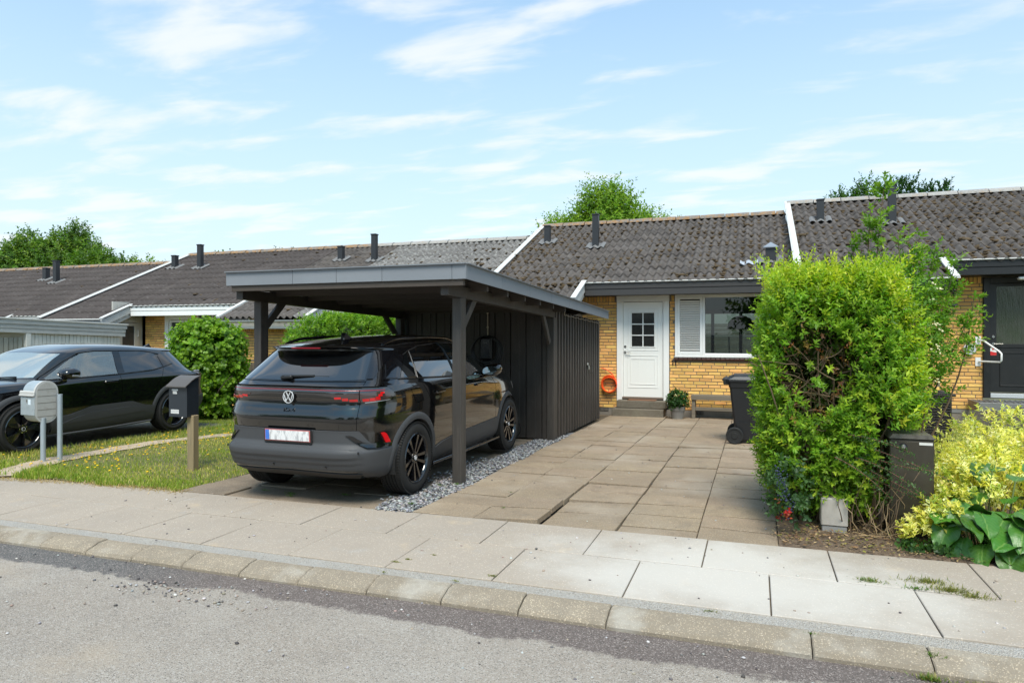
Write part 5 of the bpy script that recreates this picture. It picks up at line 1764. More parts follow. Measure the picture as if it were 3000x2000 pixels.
def wheel_meshes(Rt, wd, rr, style):
    w = wd / 2
    ty = MB()
    prof = [(-w + .01, rr - .01), (-w - .002, rr + .02), (-w - .006, (rr + Rt) / 2), (-w + .006, Rt - .03), (-w + .022, Rt - .008), (-w + .040, Rt)]
    for g_ in (-.052, -.018, .018, .052):
        prof += [(g_ - .005, Rt + .001), (g_ - .004, Rt - .008), (g_ + .004, Rt - .008), (g_ + .005, Rt + .001)]
    prof += [(w - .040, Rt), (w - .022, Rt - .008), (w - .006, Rt - .03), (w + .006, (rr + Rt) / 2), (w + .002, rr + .02), (w - .01, rr - .01)]
    ty.lathe(prof, axis='y', n=72)
    # shoulder sipes
    for k in range(84):
        a = 2 * math.pi * k / 84
        for sgn in (-1, 1):
            c = (math.cos(a) * (Rt - .005), sgn * (w - .026), math.sin(a) * (Rt - .005))
            ty.obox(c, ((math.cos(a), 0, math.sin(a)), (0, 1, 0), (-math.sin(a), 0, math.cos(a))), (.0055, .022, .0085))
    # outer face is at -y
    rm = MB()
    rm.lathe([(-w + .004, rr + .004), (-w - .004, rr - .004), (-w + .004, rr - .014), (-w + .03, rr - .022), (w - .03, rr - .03), (w - .01, rr)], axis='y', n=64)
    dk = MB(); dk.lathe([(-w + .10, .001), (-w + .10, rr - .025)], axis='y', n=40)
    dk.lathe([(-w + .085, .06), (-w + .085, rr * .72), (-w + .098, rr * .72)], axis='y', n=40)
    sp = []
    y_o, y_i = -w + .012, -w + .075
    if style == 0:
        for k in range(5):
            a0 = 2 * math.pi * k / 5 + math.pi / 2
            b = MB()
            for s_ in (-1, 1):
                a1, a2 = a0 + s_ * .16, a0 + s_ * .30
                pts = [(.048, a0 + s_ * .25), (.048, a0 + s_ * .62), (rr - .018, a2), (rr - .018, a1 - s_ * .015)]
                o_, i_ = [], []
                for q, (r_, a) in enumerate(pts):
                    yo = y_o + (.014 if r_ < .1 else 0)
                    o_.append((r_ * math.cos(a), yo, r_ * math.sin(a))); i_.append((r_ * math.cos(a), y_i, r_ * math.sin(a)))
                b.add(o_ + i_, [(0, 1, 2, 3), (7, 6, 5, 4), (0, 4, 5, 1), (1, 5, 6, 2), (2, 6, 7, 3), (3, 7, 4, 0)])
            sp.append(b)
    else:
        for k in range(5):
            a0 = 2 * math.pi * k / 5 + .3
            b = MB()
            pts = [(.055, a0 - .35), (.055, a0 + .35), (rr * .62, a0 + .42), (rr - .012, a0 + .30), (rr - .012, a0 - .22), (rr * .5, a0 - .16)]
            o_, i_ = [], []
            for q, (r_, a) in enumerate(pts):
                yo = y_o + (.016 if r_ < .1 else .0) + (.02 if q in (2, 3) else 0)
                o_.append((r_ * math.cos(a), yo, r_ * math.sin(a))); i_.append((r_ * math.cos(a), y_i, r_ * math.sin(a)))
            b.add(o_ + i_, [tuple(range(6)), tuple(range(11, 5, -1))] + [(i, i + 6, (i + 1) % 6 + 6, (i + 1) % 6) for i in range(6)])
            sp.append(b)
    hub = MB(); hub.lathe([(y_o + .014, .001), (y_o + .014, .060), (y_o + .03, .066), (y_i, .07)], axis='y', n=28)
    nuts = MB()
    for k in range(5):
        a = 2 * math.pi * k / 5 + .9
        nuts.lathe([(y_o + .006, .001), (y_o + .006, .008), (y_o + .03, .009)], (.048 * math.cos(a) * 1.05, 0, .048 * math.sin(a) * 1.05), 'y', 8)
    cap = MB(); cap.lathe([(y_o + .004, .001), (y_o + .004, .027), (y_o + .016, .030)], axis='y', n=24)
    capw = MB()
    capw.lathe([(y_o + .0005, .020), (y_o + .0005, .025), (y_o + .005, .0255)], axis='y', n=24)
    for a, b_ in (((-.013, .016), (0, -.004)), ((.013, .016), (0, -.004)), ((-.019, .008), (-.008, -.018)), ((.019, .008), (.008, -.018)), ((-.008, -.018), (0, -.003)), ((.008, -.018), (0, -.003))):
        if style == 0: capw.bar((a[0], y_o + .002, a[1]), (b_[0], y_o + .002, b_[1]), .003, .004)
    return dict(tyre=ty, rim=rm, dark=dk, spokes=sp, hub=hub, nuts=nuts, cap=cap, capw=capw)


def add_wheels(car, places, Rt, wd, rr, style):
    W = wheel_meshes(Rt, wd, rr, style)
    first = None
    for (x, y, z, left) in places:
        rot = math.pi if left else 0.0
        if first is None:
            ty = W['tyre'].build('wheel', m_tyre, car, smooth=35, org=(0, 0, 0)); ty.name = 'wheel'
            kids = [W['rim'].build('rim', m_rim, ty, smooth=40, org=(0, 0, 0)), W['dark'].build('brake_disc', m_rimd, ty, org=(0, 0, 0)), W['hub'].build('hub', m_rim, ty, smooth=40, org=(0, 0, 0)),
                    W['nuts'].build('wheel_bolts', m_chrome if style else m_rimd, ty, org=(0, 0, 0)), W['cap'].build('hub_cap', m_rimd, ty, smooth=40, org=(0, 0, 0)), W['capw'].build('cap_emblem', m_emb, ty, org=(0, 0, 0))]
            for b in W['spokes']: kids.append(b.build('spoke', m_rim, ty, org=(0, 0, 0)))
            first = (ty, kids); o = ty
        else:
            o = first[0].copy(); COL.objects.link(o); o.parent = car
            for c in first[1]:
                d = c.copy(); COL.objects.link(d); d.parent = o
        o.location = (x, y, z)
        o.rotation_euler = (0, (x * 7.3) % 1.2, rot)


def ring_patch(bd, cx, cz, r0, r1, a0, a1, sg, off, n=40, nr=3, inner=.05):
    """wheel-arch trim on the body side with a turned-in inner lip"""
    V, F = [], []
    for i in range(n + 1):
        a = a0 + (a1 - a0) * i / n
        rings = []
        for j in range(nr + 1):
            r_ = r0 + (r1 - r0) * j / nr
            x, z = cx + r_ * math.cos(a), cz + r_ * math.sin(a)
            y = bd.side_y(x, max(z, bd.r[0, 0])) + (off if j < nr else .001) - (.004 if j == 0 else 0)
            rings.append((x, sg * y, z))
        x, z = cx + r0 * math.cos(a), cz + r0 * math.sin(a)
        lip = (x, rings[0][1] - sg * inner, z)
        V += [lip] + rings
    w = nr + 2
    for i in range(n):
        for j in range(w - 1):
            F.append((i * w + j, (i + 1) * w + j, (i + 1) * w + j + 1, i * w + j + 1))
    return MB().add(V, F)


def liner(cx, cz, r, y0, y1, n=24):
    b = MB()
    for i in range(n + 1):
        a = -.25 + (math.pi + .5) * i / n
        b.v += [(cx + r * math.cos(a), y0, cz + r * math.sin(a)), (cx + r * math.cos(a), y1, cz + r * math.sin(a))]
    for i in range(n): b.f.append((2 * i, 2 * i + 1, 2 * i + 3, 2 * i + 2))
    m = len(b.v)
    b.v += [(cx + r * math.cos(-.25 + (math.pi + .5) * i / n), y1, cz + r * math.sin(-.25 + (math.pi + .5) * i / n)) for i in range(n + 1)]
    b.f.append(tuple(range(m, m + n + 1)))
    return b


def body_mesh(bd, car, levels, arches, Rcut, hole=None, name='body', m=None):
    V, F, n = bd.mesh(levels)
    c = V[F].mean(1)
    keep = np.ones(len(F), bool)
    for (ax, az) in arches:
        keep &= ~((np.hypot(c[:, 0] - ax, c[:, 2] - az) < Rcut) & (np.abs(c[:, 1]) > .45))
    if hole is not None:
        keep &= ~hole(c)
    F = F[keep]
    # bottom and top caps
    top = len(levels) - 1
    ex = np.array([[V[:n, 0].mean(), 0, levels[0]], [V[top * n:, 0].mean(), 0, levels[-1]]])
    i = np.arange(n)
    V2 = np.concatenate([V, ex])
    me = bpy.data.meshes.new(name)
    faces = F.tolist() + [(int((a + 1) % n), int(a), len(V)) for a in i] + [(int(top * n + a), int(top * n + (a + 1) % n), len(V) + 1) for a in i]
    me.from_pydata(V2.tolist(), [], faces)
    me.polygons.foreach_set('use_smooth', np.ones(len(me.polygons), dtype=bool))
    me.set_sharp_from_angle(angle=R(50))
    me.materials.append(m or m_paint)
    return link(name, me, car)


def strip(fn, a, b, w, off=.0012, n=14):
    """thin dark panel gap along a polyline in surface coordinates"""
    P = resample([a, b] if not isinstance(a, list) else a, n + 1)
    V, F = [], []
    for i, (p, q) in enumerate(P):
        d = P[min(i + 1, n)] - P[max(i - 1, 0)]
        d = d / np.linalg.norm(d)
        for s_ in (-1, 1):
            u, v = p - d[1] * w * s_, q + d[0] * w * s_
            pt = fn(u, v)
            da = fn(u + .004, v) - fn(u - .004, v); db = fn(u, v + .004) - fn(u, v - .004)
            nn = np.cross(da, db); nn /= np.linalg.norm(nn)
            cen = np.array([pt[0] - 2.2, pt[1], 0])
            if nn @ cen < 0: nn = -nn
            V.append(tuple(pt + nn * off))
    for i in range(n): F.append((2 * i, 2 * i + 1, 2 * i + 3, 2 * i + 2))
    return MB().add(V, F)


# ---------------------------------------------------------------- the car under the carport
ca = thing('parked_car', 'black electric crossover with tinted glass parked nose in under the carport', 'car', (-4.14, 5.285, -.002), R(90), 'parked black cars', local=True)
#        z     xr    xf     w     nr   nf
rowsA = [(.235, .30, 4.40, .80, 6.5, 4.5), (.27, .20, 4.47, .85, 6.5, 4.5), (.34, .085, 4.53, .885, 6.5, 4.5), (.42, .05, 4.56, .90, 6.4, 4.4), (.52, .03, 4.58, .912, 6.2, 4.3), (.545, .055, 4.58, .914, 6.1, 4.3),
         (.60, .085, 4.58, .918, 6.0, 4.3), (.70, .082, 4.57, .922, 5.9, 4.2), (.74, .072, 4.565, .923, 5.9, 4.2), (.82, .055, 4.55, .925, 5.8, 4.1), (.842, .058, 4.545, .926, 5.8, 4.1), (.90, .077, 4.52, .926, 5.7, 4.0), (.955, .097, 4.48, .924, 5.6, 3.9), (.985, .098, 4.44, .922, 5.6, 3.8),
         (1.01, .085, 4.38, .920, 5.6, 3.7), (1.06, .078, 4.15, .912, 5.6, 3.6), (1.10, .088, 3.75, .900, 5.5, 3.6), (1.112, .082, 3.62, .895, 5.5, 3.6), (1.125, .10, 3.48, .888, 5.4, 3.6), (1.155, .135, 3.36, .874, 5.2, 3.7), (1.185, .165, 3.27, .860, 5.0, 3.8), (1.26, .255, 3.11, .824, 4.8, 4.0),
         (1.34, .355, 2.95, .781, 4.7, 4.2), (1.42, .45, 2.78, .733, 4.6, 4.2), (1.445, .475, 2.72, .715, 4.6, 4.2), (1.468, .40, 2.66, .694, 4.6, 4.2), (1.482, .38, 2.62, .668, 4.6, 4.0), (1.50, .50, 2.57, .652, 4.2, 4.0), (1.53, .78, 2.47, .615, 3.8, 3.6), (1.56, 1.10, 2.34, .55, 3.4, 3.3), (1.585, 1.45, 2.22, .44, 3.0, 3.0), (1.600, 1.75, 2.12, .28, 2.6, 2.6), (1.606, 1.92, 2.05, .08, 2.2, 2.2)]
A = Body(rowsA, 2.0)
WA = ((.885, .362), (3.656, .362))
lev = np.unique(np.concatenate([np.linspace(.235, .60, 26), np.linspace(.60, 1.20, 62), np.linspace(1.2, 1.47, 26), np.linspace(1.468, 1.606, 34), np.array([.545, .842, 1.112])]))
body_mesh(A, ca, lev, WA, .405)
tauA = lambda t, z: A.tau(t, z)
sideA = {1: (lambda x, z: A.side(x, z, 1)), -1: (lambda x, z: A.side(x, z, -1))}
S = lambda sg: sideA[sg]


def corner(t0, t1): return [t0, t1]


# lower rear bumper: matte grey, with stepped relief
def boff(t, z):
    a = abs(t)
    k = max(0.0, 1 - (a / .80) ** 6)
    o_ = .006 + .024 * k
    if z < .470: o_ -= .012 * k
    if z < .415: o_ -= .010 * k
    if z < .345: o_ -= .014 * k
    if z > .535: o_ -= .004 + .012 * k
    return o_

tmax = 1.305
bot = [(-tmax, .285), (-1.1, .262), (-.7, .258), (0, .258), (.7, .258), (1.1, .262), (tmax, .285)]
top = [(-tmax, .545), (-1.1, .545), (-.9, .55), (-.80, .62), (-.72, .715), (0, .715), (.72, .715), (.80, .62), (.90, .55), (1.1, .545), (tmax, .545)]
bp = patch(tauA, bot, top, boff, 96, 40, flip=-1)
bp.build('rear_bumper', m_clad, ca, smooth=50)
b = patch(tauA, [(-.66, .262), (.66, .262)], [(-.74, .318), (0, .332), (.74, .318)], lambda t, z: .0085, 30, 4, flip=-1); b.build('diffuser_panel', mat('diffuser_black', (.018, .017, .017), .6), ca)
# boomerang trims and reflectors
for sg in (-1, 1):
    q = lambda *a: [(sg * t, z) for t, z in a]
    b = patch(tauA, q((.74, .575), (.80, .552), (.92, .548), (1.06, .566)), q((.60, .678), (.66, .672), (.76, .61), (.90, .575), (1.06, .582)), .022, 26, 4, flip=-1); 
    b.build('bumper_trim', m_gloss, ca, smooth=50)
    b = patch(tauA, q((.985, .590), (1.045, .588)), q((.93, .683), (.965, .690), (.995, .672), (1.045, .592)), .016, 10, 4, flip=-1); b.build('reflector', m_red, ca, smooth=50)
    b = MB(); p = A.tau(sg * .76, .525); b.obox((p[0] - .036, p[1], p[2]), ((1, 0, 0), (0, 1, 0), (0, 0, 1)), (.004, .010, .010), .004); b.build('parking_sensor', m_gloss, ca)
for y in (-.42, .16):
    p = A.tau(y, .38); b = MB(); b.obox((p[0] - .016, p[1], p[2]), ((1, 0, 0), (0, 1, 0), (0, 0, 1)), (.006, .009, .009), .004); b.build('parking_sensor', m_gloss, ca)
# rear light band: full width smoked panel wrapping the corners
bandb = [(-1.10, 1.018), (-1.0, .985), (-.72, .972), (-.50, 1.02), (-.30, 1.045), (0, 1.048), (.30, 1.045), (.50, 1.02), (.72, .972), (1.0, .985), (1.10, 1.018)]
bandt = [(-1.10, 1.055), (-1.02, 1.098), (0, 1.106), (1.02, 1.098), (1.10, 1.055)]
lb = patch(tauA, bandb, bandt, .008, 90, 6, flip=-1)
band = lb.build('light_band', m_smoke, ca, smooth=50)
b = patch(tauA, [(-.98, 1.076), (0, 1.084), (.98, 1.076)], [(-.98, 1.081), (0, 1.089), (.98, 1.081)], .0105, 60, 1, sink=.004, flip=-1); b.build('red_light_line', mat('dim_red_line', (.30, .012, .015), .3), ca)
for sg in (-1, 1):
    q = lambda *a: [(sg * t, z) for t, z in a]
    tl = patch(tauA, q((.45, 1.03), (.58, .998), (.72, .98), (.98, .99), (1.045, 1.012)), q((.45, 1.045), (.70, 1.062), (.9, 1.068), (1.0, 1.068), (1.045, 1.05)), .0125, 40, 5, flip=-1)
    tlo = tl.build('tail_light', m_redd, ca, smooth=50)
    segs = [(.49, .555, 1.010, 1.027), (.563, .618, .999, 1.018), (.626, .70, .985, 1.008), (.742, .80, .983, 1.010), (.806, .862, .985, 1.014), (.868, .915, .994, 1.024), (.900, .945, 1.024, 1.044), (.925, .97, 1.046, 1.062)]
    for (t0, t1, z0, z1) in segs:
        b = patch(tauA, q((t0, z0), (t1, z0 + .002)), q((t0, z1), (t1, z1 + .002)), .0155, 4, 1, sink=.005, flip=-1); b.build('lamp_segment', m_red, tlo)
    b = patch(tauA, q((.76, .968), (1.03, .985)), q((.76, .976), (1.03, .992)), .0145, 14, 1, sink=.006, flip=-1); b.build('indicator_strip', m_clear, tlo)
    b = patch(tauA, q((.715, .978), (.722, .978)), q((.715, 1.085), (.722, 1.085)), .0135, 1, 6, sink=.006, flip=-1); b.build('lamp_gap', m_seam, tlo)
# badge
def emblem(parent, c, ax, up, nrm, r, m, mb):
    ax, up, nrm, c = Vector(ax), Vector(up), Vector(nrm), Vector(c)
    b = MB()
    n = 40
    def ringband(r0, r1, d, bb):
        vs = []
        for k in range(n):
            a = 2 * math.pi * k / n
            e = ax * math.cos(a) + up * math.sin(a)
            vs += [c + e * r0 + nrm * d, c + e * r1 + nrm * d, c + e * r1, c + e * r0]
        for k in range(n):
            i, j = k * 4, ((k + 1) % n) * 4
            bb.f += [tuple(len(bb.v) + q for q in f) for f in ((i, i + 1, j + 1, j), (i + 1, i + 2, j + 2, j + 1), (i + 3, i, j, j + 3))]
        bb.v += [tuple(v) for v in vs]
    dsk = MB()
    dsk.v = [tuple(c + nrm * .004)] + [tuple(c + (ax * math.cos(2 * math.pi * k / n) + up * math.sin(2 * math.pi * k / n)) * r * 1.04 + nrm * .004) for k in range(n)]
    dsk.f = [(0, k + 1, (k + 1) % n + 1) for k in range(n)]
    dk_ = dsk.build('emblem', mb, parent)
    ringband(r * .905, r * .99, .011, b)
    def seg(p, q, w=.095):
        P_ = c + ax * p[0] * r + up * p[1] * r + nrm * .008
        Q_ = c + ax * q[0] * r + up * q[1] * r + nrm * .008
        b.bar(P_, Q_, w * r, .006, up=tuple(nrm))
    for s_ in (-1, 1):
        seg((s_ * .40, .76), (s_ * .045, .10)); seg((s_ * .80, .36), (s_ * .40, -.70)); seg((s_ * .40, -.70), (s_ * .045, -.02))
    seg((-.10, .08), (.10, .08), .12); seg((-.10, -.03), (.10, -.03), .10)
    b.build('emblem_mark', m, dk_)
    b = MB(); b.lathe([(-.003, r * 1.04), (.06, r * 1.06)], tuple(c), 'x', 40); b.build('emblem_seat', mb, dk_, smooth=60)

p = A.tau(0.0, 1.02)
emblem(ca, (p[0] - .016, 0, 1.018), (0, -1, 0), (0, 0, 1), (-1, 0, 0), .060, m_emb, m_gloss)
p = A.tau(0, .895)
text_obj('model_badge', 'ID.4', .052, (p[0] - .004, 0.0, .895), (R(90) - .42, 0, R(-90)), mat('badge_dark', (.002, .002, .002), .3), ca, .002).scale = (1.5, 1, 1)
# number plate: characters are unreadable smudges in the photograph
pl = MB(); pl.obox((.052, 0, .652), ((1, 0, .04), (0, 1, 0), (-.04, 0, 1)), (.006, .268, .066), .004); plo = pl.build('plate_holder', m_gloss, ca)
m_plate = mat('number_plate_white', (.74, .73, .72), .35, coord='obj', layers=((30, .46, .62, (.36, .36, .37), .75, (0, 1, .45)), (9, .55, .7, (.6, .6, .61), .4)))
b = MB(); b.obox((.0435, 0, .658), ((1, 0, .04), (0, 1, 0), (-.04, 0, 1)), (.003, .254, .054), .002); b.build('plate_border', mat('plate_border_red', (.42, .12, .11), .4), plo)
b = MB(); b.obox((.040, -.022, .658), ((1, 0, .04), (0, 1, 0), (-.04, 0, 1)), (.002, .222, .046)); b.build('number_plate', m_plate, plo)
b = MB(); b.obox((.040, .2235, .658), ((1, 0, .04), (0, 1, 0), (-.04, 0, 1)), (.002, .022, .046)); b.build('plate_band', mat('plate_blue', (.045, .16, .55), .4, layers=((20, .4, .7, (.16, .28, .60), .7),)), plo)
# rear glass, spoiler, high brake light, wiper
b = patch(tauA, [(-.72, 1.175), (0, 1.165), (.72, 1.175)], [(-.615, 1.43), (0, 1.44), (.615, 1.43)], .004, 40, 14, flip=-1); b.build('rear_window', m_tint, ca, smooth=60)
for sg in (-1, 1):
    q = lambda *a: [(sg * t, z) for t, z in a]
    b = patch(tauA, q((.735, 1.18), (.80, 1.18)), q((.625, 1.44), (.86, 1.44)), .010, 4, 12, flip=-1); b.build('pillar_blade', m_gloss, ca, smooth=60)
b = MB()
for (dz, dx) in ((0, 0), (.022, -.004)):
    pass
sp_top = [A.tau(t, 1.484) for t in np.linspace(-.68, .68, 33)]
sp_bot = [A.tau(t, 1.462) for t in np.linspace(-.69, .69, 33)]
for p, q in zip(sp_top, sp_bot):
    yy = p[1]; dx = -.055 + .05 * abs(yy / .72) ** 3
    b.v += [(p[0] + .12, yy, 1.500), (p[0] + dx, yy, 1.478), (q[0] + dx + .008, yy, 1.463), (q[0] + .10, yy, 1.452)]
for i in range(32):
    for k in range(3): b.f.append((4 * i + k, 4 * i + k + 1, 4 * i + 4 + k + 1, 4 * i + 4 + k))
b.build('spoiler', m_paint, ca, smooth=40)
b = MB(); b.box(.318, .34, -.165, .165, 1.463, 1.4765, .003); b.build('brake_light', mat('brake_lamp', (.22, .005, .01), .15, spec=.6), ca)
wp = MB()
w1 = A.tau(.03, 1.20); w2_ = A.tau(-.36, 1.215); w0 = A.tau(.15, 1.19)
wp.bar((w0[0] - .02, .14, 1.205), (w2_[0] - .02, -.20, 1.212), .022, .02, ch=.004)
wp.bar((w0[0] - .012, .16, 1.19), (w0[0] - .03, .02, 1.20), .035, .035, ch=.01)
wp.bar((w2_[0] - .018, -.15, 1.203), (w2_[0] - .012, -.36, 1.205), .010, .014)
wp.build('rear_wiper', mat('wiper_black', (.012, .012, .012), .45), ca)
# panel gaps on the rear
gp = strip(tauA, [(-.70, .72), (-.715, .84), (-.715, .98), (-.735, 1.10), (-.74, 1.17)], None, .0022); g2 = strip(tauA, [(.70, .72), (.715, .84), (.715, .98), (.735, 1.10), (.74, 1.17)], None, .0022)
gp.add(g2.v, g2.f); g2 = strip(tauA, [(-.74, 1.162), (0, 1.155), (.74, 1.162)], None, .0025, n=30); gp.add(g2.v, g2.f); g2 = strip(tauA, [(-1.02, 1.112), (0, 1.119), (1.02, 1.112)], None, .004, n=50, off=.002); gp.add(g2.v, g2.f)
gp.build('tailgate_gap', m_seam, ca)
# sides
for sg in (-1, 1):
    fl = -sg
    f = S(sg)
    # side windows
    b = patch(f, [(.70, 1.178), (.98, 1.168)], [(.965, 1.388), (1.075, 1.425)], .005, 8, 8, flip=fl); b.build('side_window', m_tint, ca, smooth=60)
    b = patch(f, [(1.015, 1.166), (1.86, 1.135)], [(1.11, 1.432), (1.35, 1.472), (1.86, 1.502)], .005, 16, 10, flip=fl); b.build('side_window', m_tint, ca, smooth=60)
    b = patch(f, [(1.935, 1.132), (2.95, 1.098)], [(1.935, 1.503), (2.30, 1.495), (2.52, 1.45), (2.74, 1.33), (2.95, 1.17)], .005, 16, 10, flip=fl); b.build('side_window', mat('front_side_glass', (.012, .017, .017), .015, spec=1.0, coat=1.0), ca, smooth=60)
    b = patch(f, [(.50, 1.18), (.675, 1.178)], [(.70, 1.41), (.945, 1.39)], .007, 6, 8, flip=fl); b.build('rear_pillar_trim', m_gloss, ca, smooth=60)
    tr = MB()
    for pl_ in ([(.66, 1.168), (.98, 1.160), (1.9, 1.125), (2.98, 1.088)], [(.94, 1.395), (1.085, 1.437), (1.35, 1.480), (1.9, 1.511), (2.32, 1.503), (2.55, 1.452)]):
        P = resample(pl_, 30)
        tr.tube([tuple(np.array([x, f(x, z)[1] + sg * .006, z])) for x, z in P], .006, 6)
    tr.tube([tuple(np.array([x, f(x, z)[1] + sg * .005, z])) for x, z in resample([(.99, 1.17), (1.09, 1.43)], 8)], .007, 6)
    tr.tube([tuple(np.array([x, f(x, z)[1] + sg * .005, z])) for x, z in resample([(1.895, 1.13), (1.895, 1.505)], 8)], .012, 6)
    tr.build('window_trim', m_seal, ca, smooth=60)
    # roof rail
    pts = []
    for i in range(25):
        t = i / 24
        x = .78 + 1.75 * t
        zr = 1.520 + .040 * math.sin(math.pi * min(1, t * 1.05)) ** .5 + .012 * t
        e = min(1, min(t, 1 - t) * 7)
        pts.append((x, sg * (.585 + .012 * math.sin(math.pi * t)), 1.50 + (zr - 1.495) * e ** .5))
    b = MB(); b.tube(pts, .017, 8); b.build('roof_rail', m_gloss, ca, smooth=60)
    # cladding
    b = ring_patch(A, WA[0][0], WA[0][1], .392, .462, -.38, math.pi + .30, sg, .014, n=44); b.build('wheel_arch_trim', m_clad, ca, smooth=50)
    b = ring_patch(A, WA[1][0], WA[1][1], .392, .458, -.34, math.pi + .38, sg, .014, n=44); b.build('wheel_arch_trim', m_clad, ca, smooth=50)
    for (ax, az) in WA:
        b = liner(ax, az, .405, sg * .90, sg * .55); b.build('wheel_arch_liner', m_liner, ca)
    b = patch(f, [(1.29, .24), (3.26, .24)], [(1.33, .40), (1.50, .44), (1.9, .475), (3.21, .515)], .013, 30, 6, flip=fl); b.build('sill_cladding', m_clad, ca, smooth=50)
    b = MB(); b.tube([(1.28, sg * .893, .235), (2.2, sg * .90, .235), (3.27, sg * .893, .235)], .020, 8); b.build('sill_lip', m_gloss, ca, smooth=60)
    # handles, gaps, fuel flap
    for x in (1.30, 2.42):
        b = MB()
        y = f(x + .11, 1.0)[1]
        b.obox((x + .11, y + sg * .018, .995), ((1, 0, .03), (0, 1, 0), (-.03, 0, 1)), (.115, .010, .014), .008)
        b.build('door_handle', m_paint, ca, smooth=60)
    gp = MB()
    for pl_ in ([(1.93, .50), (1.93, 1.12)], [(3.14, .52), (3.12, .95), (2.98, 1.09)], [(1.33, .76), (1.22, .90), (1.12, 1.02), (1.02, 1.16)], [(.46, 1.165), (.70, 1.17)]):
        g2 = strip(f, pl_, None, .0022); gp.add(g2.v, g2.f)
    if sg < 0:
        for pl_ in ([(.80, 1.06), (.98, 1.055)], [(.98, 1.055), (1.04, .93)], [(1.04, .93), (.88, .915)], [(.88, .915), (.80, 1.06)]):
            g2 = strip(f, pl_, None, .0022, n=5); gp.add(g2.v, g2.f)
    gp.build('door_gap', m_seam, ca)
    # mirrors
    my = sg * 1.0
    b = MB()
    secs = [(2.70, .05), (2.73, .085), (2.80, .095), (2.88, .075), (2.92, .03)]
    for (x, h_) in secs:
        for k in range(16):
            a = 2 * math.pi * k / 16
            b.v.append((x, my + .118 * math.copysign(abs(math.cos(a)) ** .7, math.cos(a)) * (h_ / .095) ** .4, 1.155 + h_ * .85 * math.copysign(abs(math.sin(a)) ** .8, math.sin(a)) + .02 * math.cos(a) * sg))
    for i in range(len(secs) - 1):
        for k in range(16): b.f.append((i * 16 + k, i * 16 + (k + 1) % 16, (i + 1) * 16 + (k + 1) % 16, (i + 1) * 16 + k))
    b.f += [tuple(range(16)), tuple(64 + k for k in range(16))]
    b.bar((2.85, sg * .86, 1.07), (2.83, sg * .96, 1.10), .09, .03, ch=.01)
    mo = b.build('side_mirror', m_paint, ca, smooth=50)
    g_ = MB()
    g_.v = [(2.694, my, 1.155)] + [(2.694, my + .098 * math.copysign(abs(math.cos(a)) ** .7, math.cos(a)), 1.155 + .048 * math.copysign(abs(math.sin(a)) ** .8, math.sin(a)) + .016 * math.cos(a) * sg) for a in np.linspace(0, 2 * math.pi, 24, endpoint=False)]
    g_.f = [(0, k + 1, (k + 1) % 24 + 1) for k in range(24)]
    g_.build('mirror_glass', m_mirror, mo)
# windscreen, front lamps, grille (hidden from here, still part of the car)
frA = lambda t, z: A.front_t(t, z)
b = patch(frA, [(-.74, 1.16), (.74, 1.16)], [(-.62, 1.46), (.62, 1.46)], .004, 20, 10); b.build('windscreen', m_tint, ca, smooth=60)
for sg in (-1, 1):
    q = lambda *a: [(sg * t, z) for t, z in a]
    b = patch(frA, q((.55, .80), (.95, .82)), q((.50, .90), (1.0, .93)), .008, 10, 4); b.build('headlight', m_clear, ca, smooth=60)
b = patch(frA, [(-.8, .30), (.8, .30)], [(-.8, .55), (.8, .55)], .008, 20, 4); b.build('front_grille', m_clad, ca, smooth=60)
b = MB(); b.add([(.95, -.02, 1.535), (1.14, -.022, 1.552), (1.14, .022, 1.552), (.95, .02, 1.535), (1.0, -.008, 1.62), (1.0, .008, 1.62), (.93, 0, 1.625)], [(0, 1, 4), (1, 2, 5, 4), (2, 3, 5), (3, 0, 6), (0, 4, 6), (3, 6, 5), (4, 5, 6)]); b.build('antenna_fin', m_gloss, ca)
places = [(WA[0][0], -.805, .362, False), (WA[1][0], -.805, .362, False), (WA[0][0], .805, .362, True), (WA[1][0], .805, .362, True)]
add_wheels(ca, places, .363, .235, .248, 0)

# ---------------------------------------------------------------- the neighbour's car
cb_ = thing('parked_car', 'black compact crossover with clear front glass parked on the verge facing the street', 'car', (-10.22, 9.98, -.02), R(-90), 'parked black cars', local=True)
rowsB = [(.20, .30, 4.20, .78, 5.5, 4.2), (.25, .18, 4.28, .84, 5.5, 4.2), (.36, .07, 4.34, .885, 5.5, 4.0), (.50, .02, 4.36, .905, 5.4, 3.9), (.60, .03, 4.36, .912, 5.3, 3.8), (.72, .06, 4.34, .915, 5.2, 3.7), (.82, .045, 4.32, .915, 5.2, 3.6), (.88, .03, 4.28, .912, 5.2, 3.5), (.925, .04, 4.18, .905, 5.2, 3.4),
         (.955, .10, 3.95, .895, 5.0, 3.3), (.975, .16, 3.66, .886, 4.8, 3.3), (1.0, .23, 3.46, .872, 4.6, 3.4), (1.05, .30, 3.37, .845, 4.4, 3.6), (1.13, .38, 3.25, .805, 4.3, 3.8), (1.21, .46, 3.12, .768, 4.2, 4.0), (1.29, .54, 2.98, .733, 4.1, 4.2), (1.33, .56, 2.90, .712, 4.0, 4.2), (1.352, .50, 2.86, .700, 3.9, 4.2), (1.372, .60, 2.81, .684, 3.7, 4.0), (1.41, .98, 2.69, .635, 3.4, 3.6), (1.44, 1.30, 2.57, .56, 3.2, 3.2), (1.462, 1.58, 2.45, .45, 2.9, 2.9), (1.476, 1.80, 2.32, .28, 2.6, 2.6), (1.48, 1.97, 2.18, .08, 2.2, 2.2)]
Bd = Body(rowsB, 2.06)
WBs = ((.97, .345), (3.50, .345))
levB = np.unique(np.concatenate([np.linspace(.20, .90, 56), np.linspace(.90, 1.05, 22), np.linspace(1.05, 1.37, 34), np.linspace(1.37, 1.48, 26)]))
